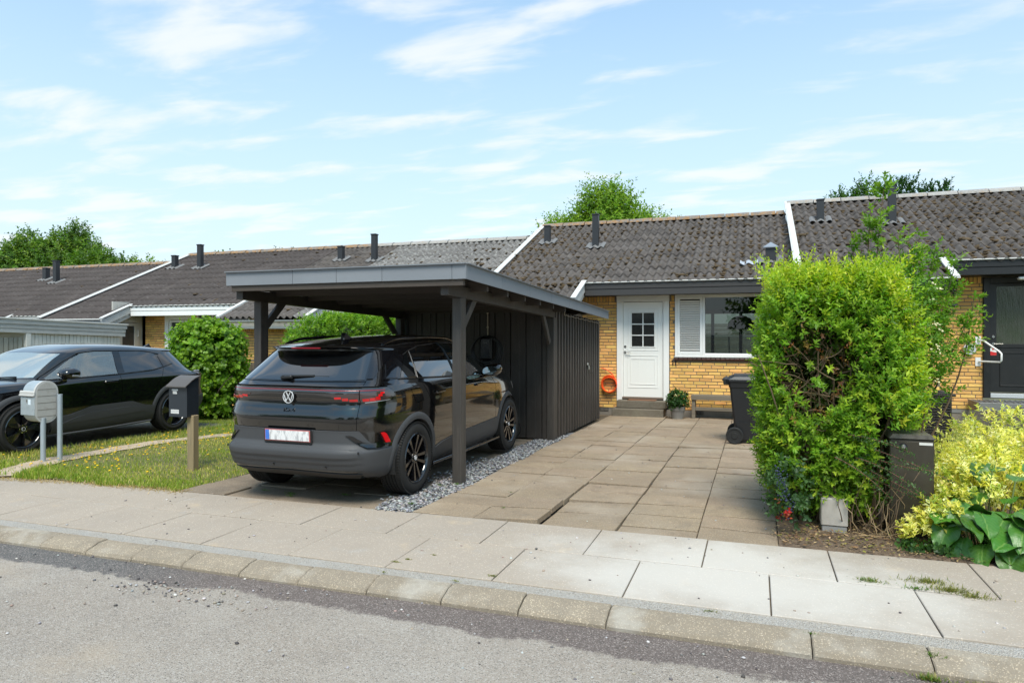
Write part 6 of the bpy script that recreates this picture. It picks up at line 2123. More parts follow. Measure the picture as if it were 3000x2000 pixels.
def holeB(c):
    x, y, z = c[:, 0], np.abs(c[:, 1]), c[:, 2]
    side = (x > 2.05) & (x < 3.03) & (z > 1.02) & (z < 1.335) & (y > .55) & (x < 3.03 - (z - 1.02) * 1.45)
    ws = (x > 2.78) & (z > 1.05) & (z < 1.33) & (y < .60)
    return side | ws
body_mesh(Bd, cb_, levB, WBs, .40, holeB)
m_clear_glass = glass_mat('side_glass_painted_glare', (.80, .86, .84), .22, ior=2.4, diffuse_col=(.34, .39, .37))  # weaker pale diffuse colour imitates sky glare on the front side windows
frB = lambda t, z: Bd.front_t(t, z)
b = patch(frB, [(-.74, 1.015), (0, 1.005), (.74, 1.015)], [(-.635, 1.335), (0, 1.355), (.635, 1.335)], .004, 30, 12); b.build('windscreen', glass_mat('windscreen_painted_glare', (.80, .88, .85), .45, ior=5.0, diffuse_col=(.50, .56, .53)), cb_, smooth=60)  # pale diffuse colour stands in for bright sky mirrored in the windscreen
tauB = lambda t, z: Bd.tau(t, z)
b = patch(tauB, [(-.62, 1.03), (.62, 1.03)], [(-.52, 1.30), (.52, 1.30)], .004, 20, 8, flip=-1); b.build('rear_window', m_tint, cb_, smooth=60)
for sg in (-1, 1):
    fl = -sg
    f = (lambda sg_: (lambda x, z: Bd.side(x, z, sg_)))(sg)
    b = patch(f, [(2.03, 1.012), (3.12, .985)], [(2.0, 1.352), (2.3, 1.36), (2.53, 1.335), (2.74, 1.24), (3.12, 1.0)], .004, 18, 10, flip=fl); b.build('side_window', m_clear_glass, cb_, smooth=60)
    b = patch(f, [(1.16, 1.085), (1.36, 1.045), (1.90, 1.018)], [(1.22, 1.312), (1.5, 1.345), (1.88, 1.353)], .005, 14, 8, flip=fl); b.build('side_window', m_tint, cb_, smooth=60)
    b = patch(f, [(.92, 1.125), (1.115, 1.09)], [(1.10, 1.22), (1.15, 1.26)], .006, 5, 5, flip=fl); b.build('quarter_trim', m_gloss, cb_, smooth=60)
    tr = MB()
    for pl_ in ([(.88, 1.125), (1.16, 1.07), (1.38, 1.033), (2.0, 1.003), (3.22, .972)], [(1.12, 1.29), (1.40, 1.352), (1.9, 1.366), (2.3, 1.372), (2.56, 1.347), (2.78, 1.245), (3.22, .99)]):
        P = resample(pl_, 34); tr.tube([tuple(np.array([x, f(x, z)[1] + sg * .004, z])) for x, z in P], .008, 6)
    tr.build('window_trim', m_seal, cb_, smooth=60)
    b = patch(f, [(1.90, 1.01), (2.02, 1.008)], [(1.885, 1.36), (2.0, 1.365)], .006, 3, 8, flip=fl); b.build('door_pillar', m_gloss, cb_, smooth=60)
    for (ax, az), e in zip(WBs, ((-.30, math.pi + .30), (-.30, math.pi + .30))):
        b = ring_patch(Bd, ax, az, .388, .462, e[0], e[1], sg, .014, n=44); b.build('wheel_arch_trim', m_clad, cb_, smooth=50)
        b = liner(ax, az, .40, sg * .88, sg * .52); b.build('wheel_arch_liner', m_liner, cb_)
    b = patch(f, [(1.36, .215), (3.10, .215)], [(1.40, .47), (1.55, .49), (1.80, .57), (2.5, .56), (2.85, .47), (3.08, .45)], .016, 34, 8, flip=fl); sc = b.build('sill_cladding', m_clad, cb_, smooth=50)
    b = patch(f, [(1.55, .40), (2.95, .345)], [(1.66, .47), (1.85, .495), (2.5, .475), (2.80, .41), (2.95, .36)], .024, 26, 6, sink=.02, flip=fl); b.build('sill_relief', m_clad, sc, smooth=50)
    b = MB(); b.tube([(1.45, sg * .905, .225), (2.2, sg * .915, .205), (2.95, sg * .90, .20)], .016, 8); b.build('sill_lip', m_clad, cb_, smooth=60)
    b = MB()
    xh = 2.06; y = f(xh + .12, .905)[1]
    b.obox((xh + .12, y + sg * .022, .905), ((1, 0, -.03), (0, 1, 0), (.03, 0, 1)), (.12, .012, .018), .010); b.build('door_handle', m_paint, cb_, smooth=60)
    gp = MB()
    for pl_ in ([(2.0, .55), (1.985, .80), (2.0, 1.0)], [(3.08, .60), (3.12, .80), (3.16, .96)], [(1.32, .80), (1.20, .95), (1.12, 1.06)]):
        g2 = strip(f, pl_, None, .0022); gp.add(g2.v, g2.f)
    gp.build('door_gap', m_seam, cb_)
    my = sg * .985
    b = MB()
    secs = [(2.82, .055), (2.85, .075), (2.92, .082), (3.00, .06), (3.04, .025)]
    for (x, h_) in secs:
        for k in range(16):
            a = 2 * math.pi * k / 16
            b.v.append((x, my + .12 * math.copysign(abs(math.cos(a)) ** .7, math.cos(a)) * (h_ / .082) ** .4, 1.065 + h_ * math.copysign(abs(math.sin(a)) ** .8, math.sin(a))))
    for i in range(len(secs) - 1):
        for k in range(16): b.f.append((i * 16 + k, i * 16 + (k + 1) % 16, (i + 1) * 16 + (k + 1) % 16, (i + 1) * 16 + k))
    b.f += [tuple(range(16)), tuple(64 + k for k in range(16))]
    b.bar((2.98, sg * .86, .945), (2.95, sg * .95, .99), .10, .05, ch=.015)
    mo = b.build('side_mirror', m_gloss, cb_, smooth=50)
    b = MB(); b.obox((2.90, my + sg * .116, 1.03), ((1, 0, .1), (0, 1, 0), (-.1, 0, 1)), (.055, .008, .012), .005); b.build('mirror_indicator', m_clear, mo)
    q = lambda *a: [(sg * t, z) for t, z in a]
    b = patch(frB, q((.55, .74), (.98, .80)), q((.55, .80), (1.02, .87)), .008, 10, 4); b.build('headlight', m_clear, cb_, smooth=60)
    b = patch(tauB, q((.35, .90), (.95, .90)), q((.35, .97), (1.0, .965)), .008, 16, 4, flip=-1); b.build('tail_light', m_redd, cb_, smooth=60)
    b = MB(); p = Bd.tau(sg * .86, .955); b.obox((p[0] - .0, p[1] - sg * .005, .955), ((1, 0, 0), (0, 1, 0), (0, 0, 1)), (.05, .02, .035), .008); b.build('lamp_lens', m_clear, cb_)
b = patch(tauB, [(-1.25, .26), (1.25, .26)], [(-1.25, .52), (-.8, .56), (.8, .56), (1.25, .52)], .01, 50, 6, flip=-1); b.build('rear_bumper', m_clad, cb_, smooth=50)
b = patch(frB, [(-1.15, .24), (1.15, .24)], [(-1.15, .46), (-.8, .52), (.8, .52), (1.15, .46)], .01, 50, 6); b.build('front_bumper', m_clad, cb_, smooth=50)
# cabin: dashboard, seats, wheel
m_seat = mat('seat_fabric', (.018, .018, .02), .85)
b = MB(); b.box(2.80, 3.28, -.70, .70, .86, .975, .05); b.build('dashboard', mat('dash_grey', (.05, .05, .052), .7), cb_)
b = MB(); b.box(.4, 3.2, -.80, .80, .28, .34); b.build('cabin_floor', m_seat, cb_)
for (x, y) in ((2.02, .37), (2.02, -.37), (1.2, .37), (1.2, -.37)):
    b = MB()
    b.obox((x + .22, y, .60), ((1, 0, .1), (0, 1, 0), (-.1, 0, 1)), (.24, .24, .08), .04)
    b.obox((x - .06, y, .88), ((1, 0, .22), (0, 1, 0), (-.22, 0, 1)), (.07, .23, .30), .05)
    b.obox((x - .13, y, 1.22), ((1, 0, .15), (0, 1, 0), (-.15, 0, 1)), (.05, .13, .085), .035)
    b.build('seat', m_seat, cb_)
b = MB()
pts = [(2.66 + .06 * math.sin(a), .37 + .18 * math.cos(a), .93 + .17 * math.sin(a)) for a in np.linspace(0, 2 * math.pi, 25)]
b.tube(pts, .014, 8, cap=False); b.bar((2.66, .20, .93), (2.66, .54, .93), .03, .04); b.build('steering_wheel', m_seat, cb_, smooth=60)
b = MB(); b.box(2.80, 2.82, -.12, .12, 1.25, 1.32, .01); b.build('rear_view_mirror', m_gloss, cb_)
wp = MB()
for s_ in (.10, -.45):
    p0, p1 = Bd.front_t(s_, 1.0), Bd.front_t(s_ + .45, 1.02)
    wp.bar((p0[0] + .02, p0[1], 1.01), (p1[0] + .02, p1[1], 1.03), .014, .02)
wp.build('front_wiper', m_gloss, cb_)
b = MB(); b.add([(.62, -.02, 1.385), (.80, -.022, 1.40), (.80, .022, 1.40), (.62, .02, 1.385), (.66, -.008, 1.455), (.66, .008, 1.455)], [(0, 1, 4), (1, 2, 5, 4), (2, 3, 5), (3, 0, 4, 5)]); b.build('antenna_fin', m_gloss, cb_)
placesB = [(WBs[0][0], -.80, .345, False), (WBs[1][0], -.80, .345, False), (WBs[0][0], .80, .345, True), (WBs[1][0], .80, .345, True)]
add_wheels(cb_, placesB, .348, .225, .25, 1)
# ================================================================= plants
m_leaf = leaf_mat('leaf', .42, .42, .32)
m_leafd = leaf_mat('tree_leaf', .5, .40, .25)
m_bark = mat('bark', (.10, .075, .05), .9, layers=((12, .4, .7, (.16, .125, .09), .7),), bump=((60, .5, .01),))
m_twig = mat('twig', (.15, .10, .06), .85, isl=.3)


def fib_dirs(rng, n, zmin=-1.0):
    z = rng.uniform(zmin, 1, n)
    a = rng.uniform(0, 2 * math.pi, n)
    r = np.sqrt(1 - z * z)
    return np.stack([r * np.cos(a), r * np.sin(a), z], 1)


def blob_points(rng, n, c, rad, p=2.0, depth=.25, seed=1, amp=.12, zmin=-1.0, freq=1.5):
    """points in the outer layer of a lumpy superellipsoid, with outward directions"""
    d = fib_dirs(rng, n, zmin)
    rad = np.array(rad)
    k = (np.abs(d) ** p).sum(1) ** (-1 / p)
    s = d * k[:, None]
    am = 1 + amp * lump(rng, s * freq * 2, seed)
    q = 1 - depth * rng.random(n) ** 1.6
    P = np.array(c) + s * rad * (am * q)[:, None]
    g = np.sign(s) * np.abs(s) ** (p - 1) / rad
    return P, norm(g)


def twigs(b, rng, n, base, tips, r0, r1, wig=.06, seg=5):
    for k in range(n):
        p0, p1 = Vector(base[k]), Vector(tips[k])
        L = (p1 - p0).length
        pts = []
        off = Vector(rng.normal(0, 1, 3))
        for i in range(seg + 1):
            t = i / seg
            pts.append(p0.lerp(p1, t) + off * math.sin(t * math.pi) * L * wig + Vector(rng.normal(0, .35, 3)) * L * wig * (t if i < seg else .6))
        b.tube(pts, [r0 + (r1 - r0) * i / seg for i in range(seg + 1)], 5, cap=False)


rng = np.random.default_rng(21)
# ---------------------------------------------------------------- the tall privet hedge end
hg = thing('privet_hedge', 'tall square-cut green and yellow privet hedge end with bare brown twigs inside', 'hedge', (.62, 6.6, 0))
PG = ((.12, .27, .018), (.16, .33, .026), (.09, .195, .016), (.23, .40, .034), (.34, .45, .034))
PY = ((.46, .52, .035), (.55, .57, .05), (.38, .50, .05))
HC, HR = (.65, 6.62, 1.11), (.55, .56, .99)
parts = []
P, D = blob_points(rng, 6800, HC, HR, 4.2, .30, 41, .085, -.93)
# hollow patch in the street face where the bare twigs show
keep0 = ~((P[:, 0] > .90) & (P[:, 2] < .85) & (P[:, 1] < 6.6))
P, D = P[keep0], D[keep0]
hol = ((P[:, 0] - .50) / .30) ** 2 + ((P[:, 2] - 1.28) / .40) ** 2
front = P[:, 1] < 6.35
keep = ~(front & (hol < 1.0) & (rng.random(len(P)) < .94 * np.clip(1.5 - hol, 0, 1)))
keep &= ~((P[:, 2] < .42) & (rng.random(len(P)) < .35))
P, D = P[keep], D[keep]
D = norm(D + np.array([0, 0, .75]) + rng.normal(0, .38, D.shape))
top = np.clip((P[:, 2] - 1.75) / .35, 0, 1) * .8 + (rng.random(len(P)) < .10) * .6 + np.clip((P[:, 0] - .95) / .3, 0, .5)
ky = rng.random(len(P)) < top
for sel, cols, w in ((~ky, PG, (3, 3, 2, 2.4, 1.0)), (ky, PG[3:] + PY, (2, 2, 1.3, .9, 1))):
    parts.append(shoots(rng, P[sel], D[sel], rng.uniform(.08, .17, sel.sum()), 10, .054, .023, 70, 32, cols, w, droop=.5, fold=.16, tipcol=(.30, .42, .03), shootjit=.2))
# longer new shoots on top
n = 340
B = np.stack([rng.uniform(.10, 1.15, n), rng.uniform(6.1, 7.1, n), rng.uniform(1.9, 2.08, n)], 1)
Dn = norm(np.stack([rng.normal(0, .45, n), rng.normal(-.1, .45, n), np.ones(n)], 1))
parts.append(shoots(rng, B, Dn, rng.uniform(.14, .36, n), 14, .050, .020, 66, 28, PY + PG[3:], None, droop=.3, tipcol=(.42, .5, .05)))
# dead and brown sprays round the hollow
n = 44
a = rng.uniform(0, 6.28, n); q = rng.uniform(.4, 1.05, n)
B = np.stack([.46 + .30 * q * np.cos(a), rng.uniform(6.02, 6.2, n), 1.22 + .40 * q * np.sin(a)], 1)
parts.append(shoots(rng, B, norm(rng.normal(0, 1, (n, 3)) + np.array([0, -.8, .2])), rng.uniform(.06, .12, n), 8, .034, .014, 70, 40, ((.24, .09, .03), (.17, .08, .035), (.30, .19, .05), (.15, .20, .02)), None))
V, F, Tn = cat_meshes(parts)
mesh_np('foliage', V, F, m_leaf, hg, tint=Tn)
# leafy mass inside so the hedge is not see-through
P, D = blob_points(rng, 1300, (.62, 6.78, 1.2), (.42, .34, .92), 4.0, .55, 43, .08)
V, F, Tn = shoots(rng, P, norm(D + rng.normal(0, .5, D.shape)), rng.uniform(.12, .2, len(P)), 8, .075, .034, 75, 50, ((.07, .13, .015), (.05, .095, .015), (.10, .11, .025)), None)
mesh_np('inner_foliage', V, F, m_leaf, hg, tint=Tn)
b = MB()
n = 46
base = np.stack([rng.uniform(.25, 1.0, n), rng.uniform(6.25, 6.9, n), np.full(n, .0)], 1)
tips = base + np.stack([rng.normal(0, .18, n), rng.normal(-.03, .14, n), rng.uniform(1.0, 2.0, n)], 1)
twigs(b, rng, n, base, tips, .014, .004, .03)
n = 110
base = np.stack([rng.uniform(.2, .8, n), rng.uniform(6.15, 6.5, n), rng.uniform(.8, 1.5, n)], 1)
tips = base + np.stack([rng.normal(0, .16, n), rng.uniform(-.22, .02, n), rng.uniform(-.1, .28, n)], 1)
twigs(b, rng, n, base, tips, .006, .002, .06)
n = 24
base = np.stack([rng.uniform(.6, 1.05, n), rng.uniform(6.0, 6.3, n), np.full(n, .0)], 1)
tips = base + np.stack([rng.normal(0, .14, n), rng.normal(-.05, .1, n), rng.uniform(.3, .6, n)], 1)
twigs(b, rng, n, base, tips, .005, .002, .08)
b.build('twigs', m_twig, hg)
# straw-coloured fallen stems at the foot
b = MB()
n = 22
base = np.stack([rng.uniform(.70, 1.05, n), rng.uniform(5.8, 6.15, n), rng.uniform(.02, .05, n)], 1)
tips = base + np.stack([rng.normal(.0, .10, n), rng.normal(-.05, .09, n), rng.uniform(.0, .36, n)], 1)
twigs(b, rng, n, base, tips, .0035, .0018, .12)
b.build('dry_stems', mat('dry_stem', (.34, .24, .13), .85, isl=.3), hg)

# ---------------------------------------------------------------- small-leaved grey-green shrub leaning over the drive
cs_ = thing('cotoneaster_shrub', 'small leaved grey-green shrub spilling over the drive at the left foot of the hedge', 'shrub', (.12, 7.1, -.02))
parts = []
P, D = blob_points(rng, 1500, (.30, 7.15, .52), (.20, .85, .74), 2.6, .5, 51, .15, -.75)
D = norm(D * np.array([1, .6, .6]) + np.array([-.55, -.3, .25]) + rng.normal(0, .45, D.shape))
parts.append(shoots(rng, P, D, rng.uniform(.07, .16, len(P)), 14, .017, .011, 74, 60, ((.16, .20, .11), (.11, .16, .075), (.21, .24, .15), (.08, .13, .05)), None, droop=.6))
n = 60
B = np.stack([rng.uniform(.14, .30, n), rng.uniform(6.3, 7.2, n), rng.uniform(.45, 1.0, n)], 1)
parts.append(shoots(rng, B, norm(np.stack([-np.ones(n), rng.normal(-.4, .4, n), rng.normal(.15, .35, n)], 1)), rng.uniform(.08, .19, n), 16, .017, .011, 76, 60, ((.19, .22, .13), (.14, .19, .09)), None, droop=.5, tipcol=(.36, .28, .2)))
V, F, Tn = cat_meshes(parts)
mesh_np('foliage', V, F, m_leaf, cs_, tint=Tn)
b = MB(); n = 34
base = np.stack([rng.uniform(.2, .4, n), rng.uniform(6.5, 7.6, n), np.full(n, .0)], 1)
tips = base + np.stack([rng.uniform(-.16, -.02, n), rng.normal(-.05, .3, n), rng.uniform(.4, 1.1, n)], 1)
twigs(b, rng, n, base, tips, .005, .0018, .05); b.build('twigs', m_twig, cs_)

# dark berried creeper low on the same corner
cr = thing('berried_creeper', 'low dark creeper with blue-black berries and red leaves beside the drive', 'creeper', (.2, 6.0, 0))
P, D = blob_points(rng, 110, (.26, 6.05, .28), (.10, .26, .26), 2.4, .5, 55, .15, -.6)
V, F, Tn = shoots(rng, P, norm(D + np.array([-.2, -.4, -.1]) + rng.normal(0, .4, D.shape)), rng.uniform(.08, .16, len(P)), 6, .05, .036, 72, 55, ((.05, .11, .03), (.07, .14, .04), (.04, .085, .03)), None)
mesh_np('leaves', V, F, m_leaf, cr, tint=Tn)
P = np.stack([rng.normal(.22, .03, 9), rng.normal(5.82, .03, 9), rng.uniform(.13, .26, 9)], 1)
V, F, Tn = shoots(rng, P, norm(rng.normal(0, 1, (9, 3)) + np.array([0, -1, 0])), np.full(9, .05), 4, .036, .024, 70, 60, ((.50, .035, .03), (.40, .03, .03), (.45, .12, .06)), None)
mesh_np('red_leaves', V, F, m_leaf, cr, tint=Tn)
P = np.concatenate([np.stack([rng.normal(x, .022, 22), rng.normal(5.80, .015, 22), rng.normal(z, .035, 22)], 1) for x, z in ((.17, .52), (.21, .44), (.245, .30), (.255, .22), (.20, .36))])
stones('berries', rng, P, rng.uniform(.006, .009, len(P)), mat('berry_blue', (.028, .035, .085), .45), cr, flat=1.0)

# ---------------------------------------------------------------- elder growing through behind the hedge, with pale buds
el = thing('elder_shrub', 'tall loose shrub with pale buds sprouting above and right of the hedge', 'shrub', (1.15, 7.1, 0))
parts = []
EG = ((.11, .24, .02), (.14, .29, .028), (.08, .18, .018), (.20, .35, .035))
b = MB()
stems = [((1.05, 6.95, .3), (1.10, 6.9, 2.98), 30), ((1.12, 7.0, .3), (.98, 6.85, 2.72), 20), ((1.2, 7.0, .3), (1.50, 6.95, 2.36), 22), ((1.25, 6.95, .3), (1.70, 6.75, 1.72), 18), ((1.2, 6.9, .3), (1.42, 6.7, 1.95), 18), ((1.1, 6.9, .4), (1.30, 6.75, 2.32), 16), ((1.15, 7.0, .3), (.82, 6.9, 2.42), 14), ((1.25, 6.95, .3), (1.62, 6.85, 2.02), 18), ((1.2, 6.95, .3), (1.62, 6.8, 2.22), 18), ((1.2, 6.95, .3), (1.36, 6.85, 2.45), 16), ((1.25, 6.9, .3), (1.75, 6.8, 1.92), 14), ((1.15, 6.95, .3), (1.18, 6.8, 2.5), 14)]
Bs, Ds, Ls = [], [], []
for (p, q, nn) in stems:
    p, q = Vector(p), Vector(q)
    off = Vector(rng.normal(0, .06, 3))
    pts = [p.lerp(q, t) + off * math.sin(t * 3.1) for t in np.linspace(0, 1, 8)]
    b.tube(pts, [.011 * (1 - .75 * t) for t in np.linspace(0, 1, 8)], 6, cap=False)
    ax = (q - p).normalized()
    for k in range(nn * 2):
        t = .45 + .55 * rng.random() ** .8
        c = p.lerp(q, t) + off * math.sin(t * 3.1)
        a = k * 2.4 + rng.uniform(-.4, .4)
        side = ax.orthogonal()
        side = Matrix.Rotation(a, 3, ax) @ side
        d = (side * (.9 - .35 * t) + ax * (.45 + .4 * t)).normalized()
        Bs.append(tuple(c)); Ds.append(tuple(d)); Ls.append(rng.uniform(.10, .24) * (1.15 - .45 * t))
Bs, Ds = np.array(Bs), np.array(Ds)
parts.append(shoots(rng, Bs, Ds, np.array(Ls), 11, .054, .024, 64, 30, EG, None, droop=.9, fold=.14, tipcol=(.22, .32, .03)))
P, D = blob_points(rng, 520, (1.24, 6.78, 1.62), (.24, .32, .62), 2.5, .6, 57, .2)
parts.append(shoots(rng, P, norm(D + np.array([.3, 0, .5]) + rng.normal(0, .4, D.shape)), rng.uniform(.10, .2, len(P)), 10, .046, .02, 68, 34, EG + PY[:1], (3, 3, 3, 2, .7), droop=.5))
V, F, Tn = cat_meshes(parts)
mesh_np('foliage', V, F, m_leaf, el, tint=Tn)
b.build('stems', m_twig, el, smooth=60)
P = np.concatenate([np.stack([rng.normal(x, .012, 3), rng.normal(6.42, .02, 3), rng.normal(z, .012, 3)], 1) for x, z in [(rng.uniform(1.05, 1.42), rng.uniform(1.2, 2.05)) for _ in range(34)]])
stones('buds', rng, P, rng.uniform(.006, .011, len(P)), mat('bud_cream', (.62, .58, .34), .6), el, flat=1.1)

# climber sprig hanging in front of the cabinet
sp = thing('hanging_sprig', 'small round leaved sprig arching across the brown cabinet', 'sprig', (1.05, 5.98, .5))
b = MB(); Bs, Ds, Ls = [], [], []
for (p, c_, q) in (((.80, 6.05, .72), (1.05, 5.93, .66), (1.40, 5.90, .50)), ((.75, 6.05, .62), (.95, 5.92, .60), (1.18, 5.88, .40)), ((.80, 6.05, .55), (1.0, 5.93, .47), (1.36, 5.93, .28)), ((.85, 6.05, .48), (1.1, 5.94, .36), (1.45, 5.97, .24)), ((.70, 6.05, .80), (.9, 5.94, .80), (1.12, 5.9, .70)), ((.6, 6.02, .62), (.8, 5.90, .55), (.98, 5.87, .34)), ((.9, 6.04, .62), (1.05, 5.92, .58), (1.25, 5.88, .58))):
    p, c_, q = Vector(p), Vector(c_), Vector(q)
    pts = [p * (1 - t) ** 2 + c_ * 2 * t * (1 - t) + q * t * t for t in np.linspace(0, 1, 10)]
    b.tube(pts, [.0035 - .002 * i / 9 for i in range(10)], 5, cap=False)
    for i in range(9):
        Bs.append(tuple(pts[i])); Ds.append(tuple((pts[i + 1] - pts[i]).normalized())); Ls.append((pts[i + 1] - pts[i]).length * 1.1)
        if rng.random() < .6:
            Bs.append(tuple(pts[i])); Ds.append(tuple(((pts[i + 1] - pts[i]).normalized() + Vector(rng.normal(0, .6, 3))).normalized())); Ls.append(.09)
V, F, Tn = shoots(rng, np.array(Bs), np.array(Ds), np.array(Ls), 8, .028, .023, 78, 66, ((.085, .16, .06), (.065, .13, .045), (.12, .19, .085)), None)
mesh_np('leaves', V, F, m_leaf, sp, tint=Tn)
b.build('stems', mat('red_stem', (.20, .07, .05), .7), sp, smooth=60)

# ---------------------------------------------------------------- variegated yellow shrub
yb = thing('variegated_shrub', 'bright yellow and green variegated shrub spreading right of the brown cabinet', 'shrub', (1.85, 6.6, 0))
YL = ((.78, .70, .16), (.82, .76, .28), (.70, .66, .14), (.84, .82, .46), (.42, .48, .08))
parts = []
for (c, r, n) in (((1.78, 6.75, .30), (.36, .45, .32), 400), ((2.15, 7.1, .36), (.5, .5, .36), 330), ((2.45, 6.5, .30), (.5, .5, .32), 260), ((1.27, 5.93, .15), (.11, .08, .17), 60), ((1.42, 6.0, .26), (.12, .10, .12), 50), ((1.15, 5.85, .08), (.06, .06, .09), 24), ((2.3, 7.9, .40), (.5, .5, .40), 220), ((1.56, 6.25, .40), (.17, .25, .16), 110)):
    P, D = blob_points(rng, n, c, r, 2.2, .35, int(c[0] * 100), .16, -.35)
    D = norm(D + np.array([0, 0, .6]) + rng.normal(0, .35, D.shape))
    parts.append(shoots(rng, P, D, rng.uniform(.06, .13, n), 8, .054, .031, 66, 40, YL, (3, 3, 2, 2, 1.2), fold=.18, shootjit=.12))
# tall wands at the back
n = 26
B = np.stack([rng.uniform(1.5, 2.5, n), rng.uniform(7.0, 8.6, n), rng.uniform(.45, .75, n)], 1)
parts.append(shoots(rng, B, norm(np.stack([rng.normal(-.15, .4, n), rng.normal(0, .3, n), np.ones(n) * .9], 1)), rng.uniform(.12, .30, n), 11, .050, .018, 58, 30, ((.62, .55, .12), (.72, .66, .26), (.45, .47, .08)), None, droop=.8))
V, F, Tn = cat_meshes(parts)
# green margins: a darker inner strip on each leaf
keepg = rng.random(len(F) // 2) < .8
Vq = V.reshape(-1, 4, 3); cen = Vq.mean(1, keepdims=True)
nrm_ = np.cross(Vq[:, 1] - Vq[:, 0], Vq[:, 2] - Vq[:, 0]); nrm_ = norm(nrm_)
nrm_ *= np.sign(nrm_[:, 2:3] + 1e-6)
mesh_np('leaves', V, F, m_leaf, yb, tint=Tn)
k = rng.random(len(Vq)) < .6
inner = cen + (Vq - cen) * np.array([.62, .48, .62, .48])[None, :, None] + nrm_[:, None, :] * .0016
mesh_np('leaf_green_centres', inner[k].reshape(-1, 3), (np.arange(k.sum())[:, None, None] * 4 + np.array([[0, 1, 2], [0, 2, 3]])[None]).reshape(-1, 3), m_leaf, yb, tint=np.repeat(tints(rng, int(k.sum()), ((.14, .22, .025), (.22, .28, .03), (.34, .36, .04)), None, .2), 4, 0))
b = MB(); n = 60
base = np.stack([rng.uniform(1.35, 2.6, n), rng.uniform(6.2, 7.6, n), np.full(n, .0)], 1)
tips = base + np.stack([rng.normal(0, .15, n), rng.normal(0, .15, n), rng.uniform(.25, .7, n)], 1)
twigs(b, rng, n, base, tips, .006, .002, .05); b.build('twigs', m_twig, yb)

# ---------------------------------------------------------------- bergenia: big leathery leaves, each one a part
bg_ = thing('bergenia', 'clump of big leathery dark green leaves in the front right corner', 'plant', (1.55, 5.85, .0))
m_berg = mat('bergenia_leaf', (.042, .125, .012), .36, spec=.4, rnd=.25, hue=.012, coord='obj', layers=((6, .45, .7, (.065, .16, .018), .6), (2.5, .6, .8, (.12, .17, .04), .3)), bump=((26, .35, .01),))

def leaf_veins(m):
    """paler midrib and curved side veins in the leaf's own coordinates"""
    nt = m.node_tree
    p = [n for n in nt.nodes if n.type == 'BSDF_PRINCIPLED'][0]
    old = p.inputs['Base Color'].links[0].from_socket
    sp_ = N(nt, 'ShaderNodeSeparateXYZ', None, {0: N(nt, 'ShaderNodeTexCoord').outputs['Object']})
    ay = MATH(nt, 'ABSOLUTE', sp_.outputs[1])
    ph = MATH(nt, 'FRACT', MATH(nt, 'MULTIPLY', MATH(nt, 'SUBTRACT', sp_.outputs[0], MATH(nt, 'MULTIPLY', ay, 0.75)), 36.0))
    dv = MATH(nt, 'ABSOLUTE', MATH(nt, 'SUBTRACT', ph, 0.5))
    vein = MATH(nt, 'MAXIMUM', RANGE(nt, dv, .11, .02, 0, .25), RANGE(nt, ay, .0055, .002, 0, .7))
    nt.links.new(MIX(nt, vein, old, (.14, .25, .05)), p.inputs['Base Color'])

leaf_veins(m_berg)


def big_leaf(L, W, curl, fold, seed):
    r = np.random.default_rng(seed)
    nu, nv = 9, 8
    V, F = [], []
    for i in range(nu + 1):
        t = i / nu
        w = W * .5 * (math.sin(math.pi * min(1, t ** .8 * .93 + .06)) ** .62) * (1.0 if t < .97 else .6)
        for j in range(nv + 1):
            s_ = j / nv * 2 - 1
            x = L * t
            y = w * s_
            z = fold * abs(y) ** 1.4 * 1.2 - curl * L * t * t + .012 * math.sin(t * 11 + s_ * 4 + seed) * abs(s_) ** 2 + .005 * math.sin(t * 26) * (1 - abs(s_)) - .010 * math.exp(-(s_ * 6) ** 2)
            V.append((x, y, z))
    for i in range(nu):
        for j in range(nv):
            F.append((i * (nv + 1) + j, (i + 1) * (nv + 1) + j, (i + 1) * (nv + 1) + j + 1, i * (nv + 1) + j + 1))
    # pale midrib
    for k_, (a, c) in enumerate(((0, 1),)):
        pass
    me = bpy.data.meshes.new('leaf')
    me.from_pydata(V, [], F)
    me.polygons.foreach_set('use_smooth', np.ones(len(me.polygons), dtype=bool))
    me.materials.append(m_berg)
    return me


lm = [big_leaf(.20, .16, c_, f_, s_) for c_, f_, s_ in ((.25, .6, 1), (.45, .3, 2), (.15, .8, 3), (.6, .1, 4))]
st = MB()
#        base leaf root x,y,z   heading  tilt  scale
BL = [(1.34, 5.90, .24, -140, 4, 1.0), (1.36, 5.84, .22, -100, -46, 1.15), (1.47, 5.80, .20, -72, -54, 1.15), (1.58, 5.76, .24, -95, -40, 1.1), (1.50, 5.92, .30, -40, 10, 1.05), (1.66, 5.84, .28, -30, -18, 1.1),
      (1.64, 5.70, .20, -80, -52, 1.15), (1.76, 5.76, .24, -55, -40, 1.05), (1.56, 6.00, .33, 75, 58, 1.1), (1.74, 5.96, .36, 30, 40, 1.05), (1.62, 6.12, .47, 80, 66, 1.0), (1.84, 6.10, .50, 40, 55, 1.0), (1.86, 5.84, .28, -10, -25, 1.05),
      (1.52, 5.68, .12, -100, -56, 1.0), (1.66, 5.62, .11, -75, -58, 1.1), (1.80, 5.66, .14, -100, -55, 1.05), (1.90, 5.70, .20, -70, -48, 1.1), (1.94, 5.95, .36, -20, 5, 1.0), (1.44, 6.02, .34, 120, 45, .9), (1.72, 6.2, .55, 70, 60, .8), (1.70, 5.82, .30, -130, -30, 1.0), (1.98, 5.78, .22, -110, -45, 1.0), (2.0, 6.2, .52, 60, 55, 1.0), (1.42, 5.76, .13, -120, -50, .95), (1.88, 5.58, .09, -80, -60, 1.0)]
rb = np.random.default_rng(91)
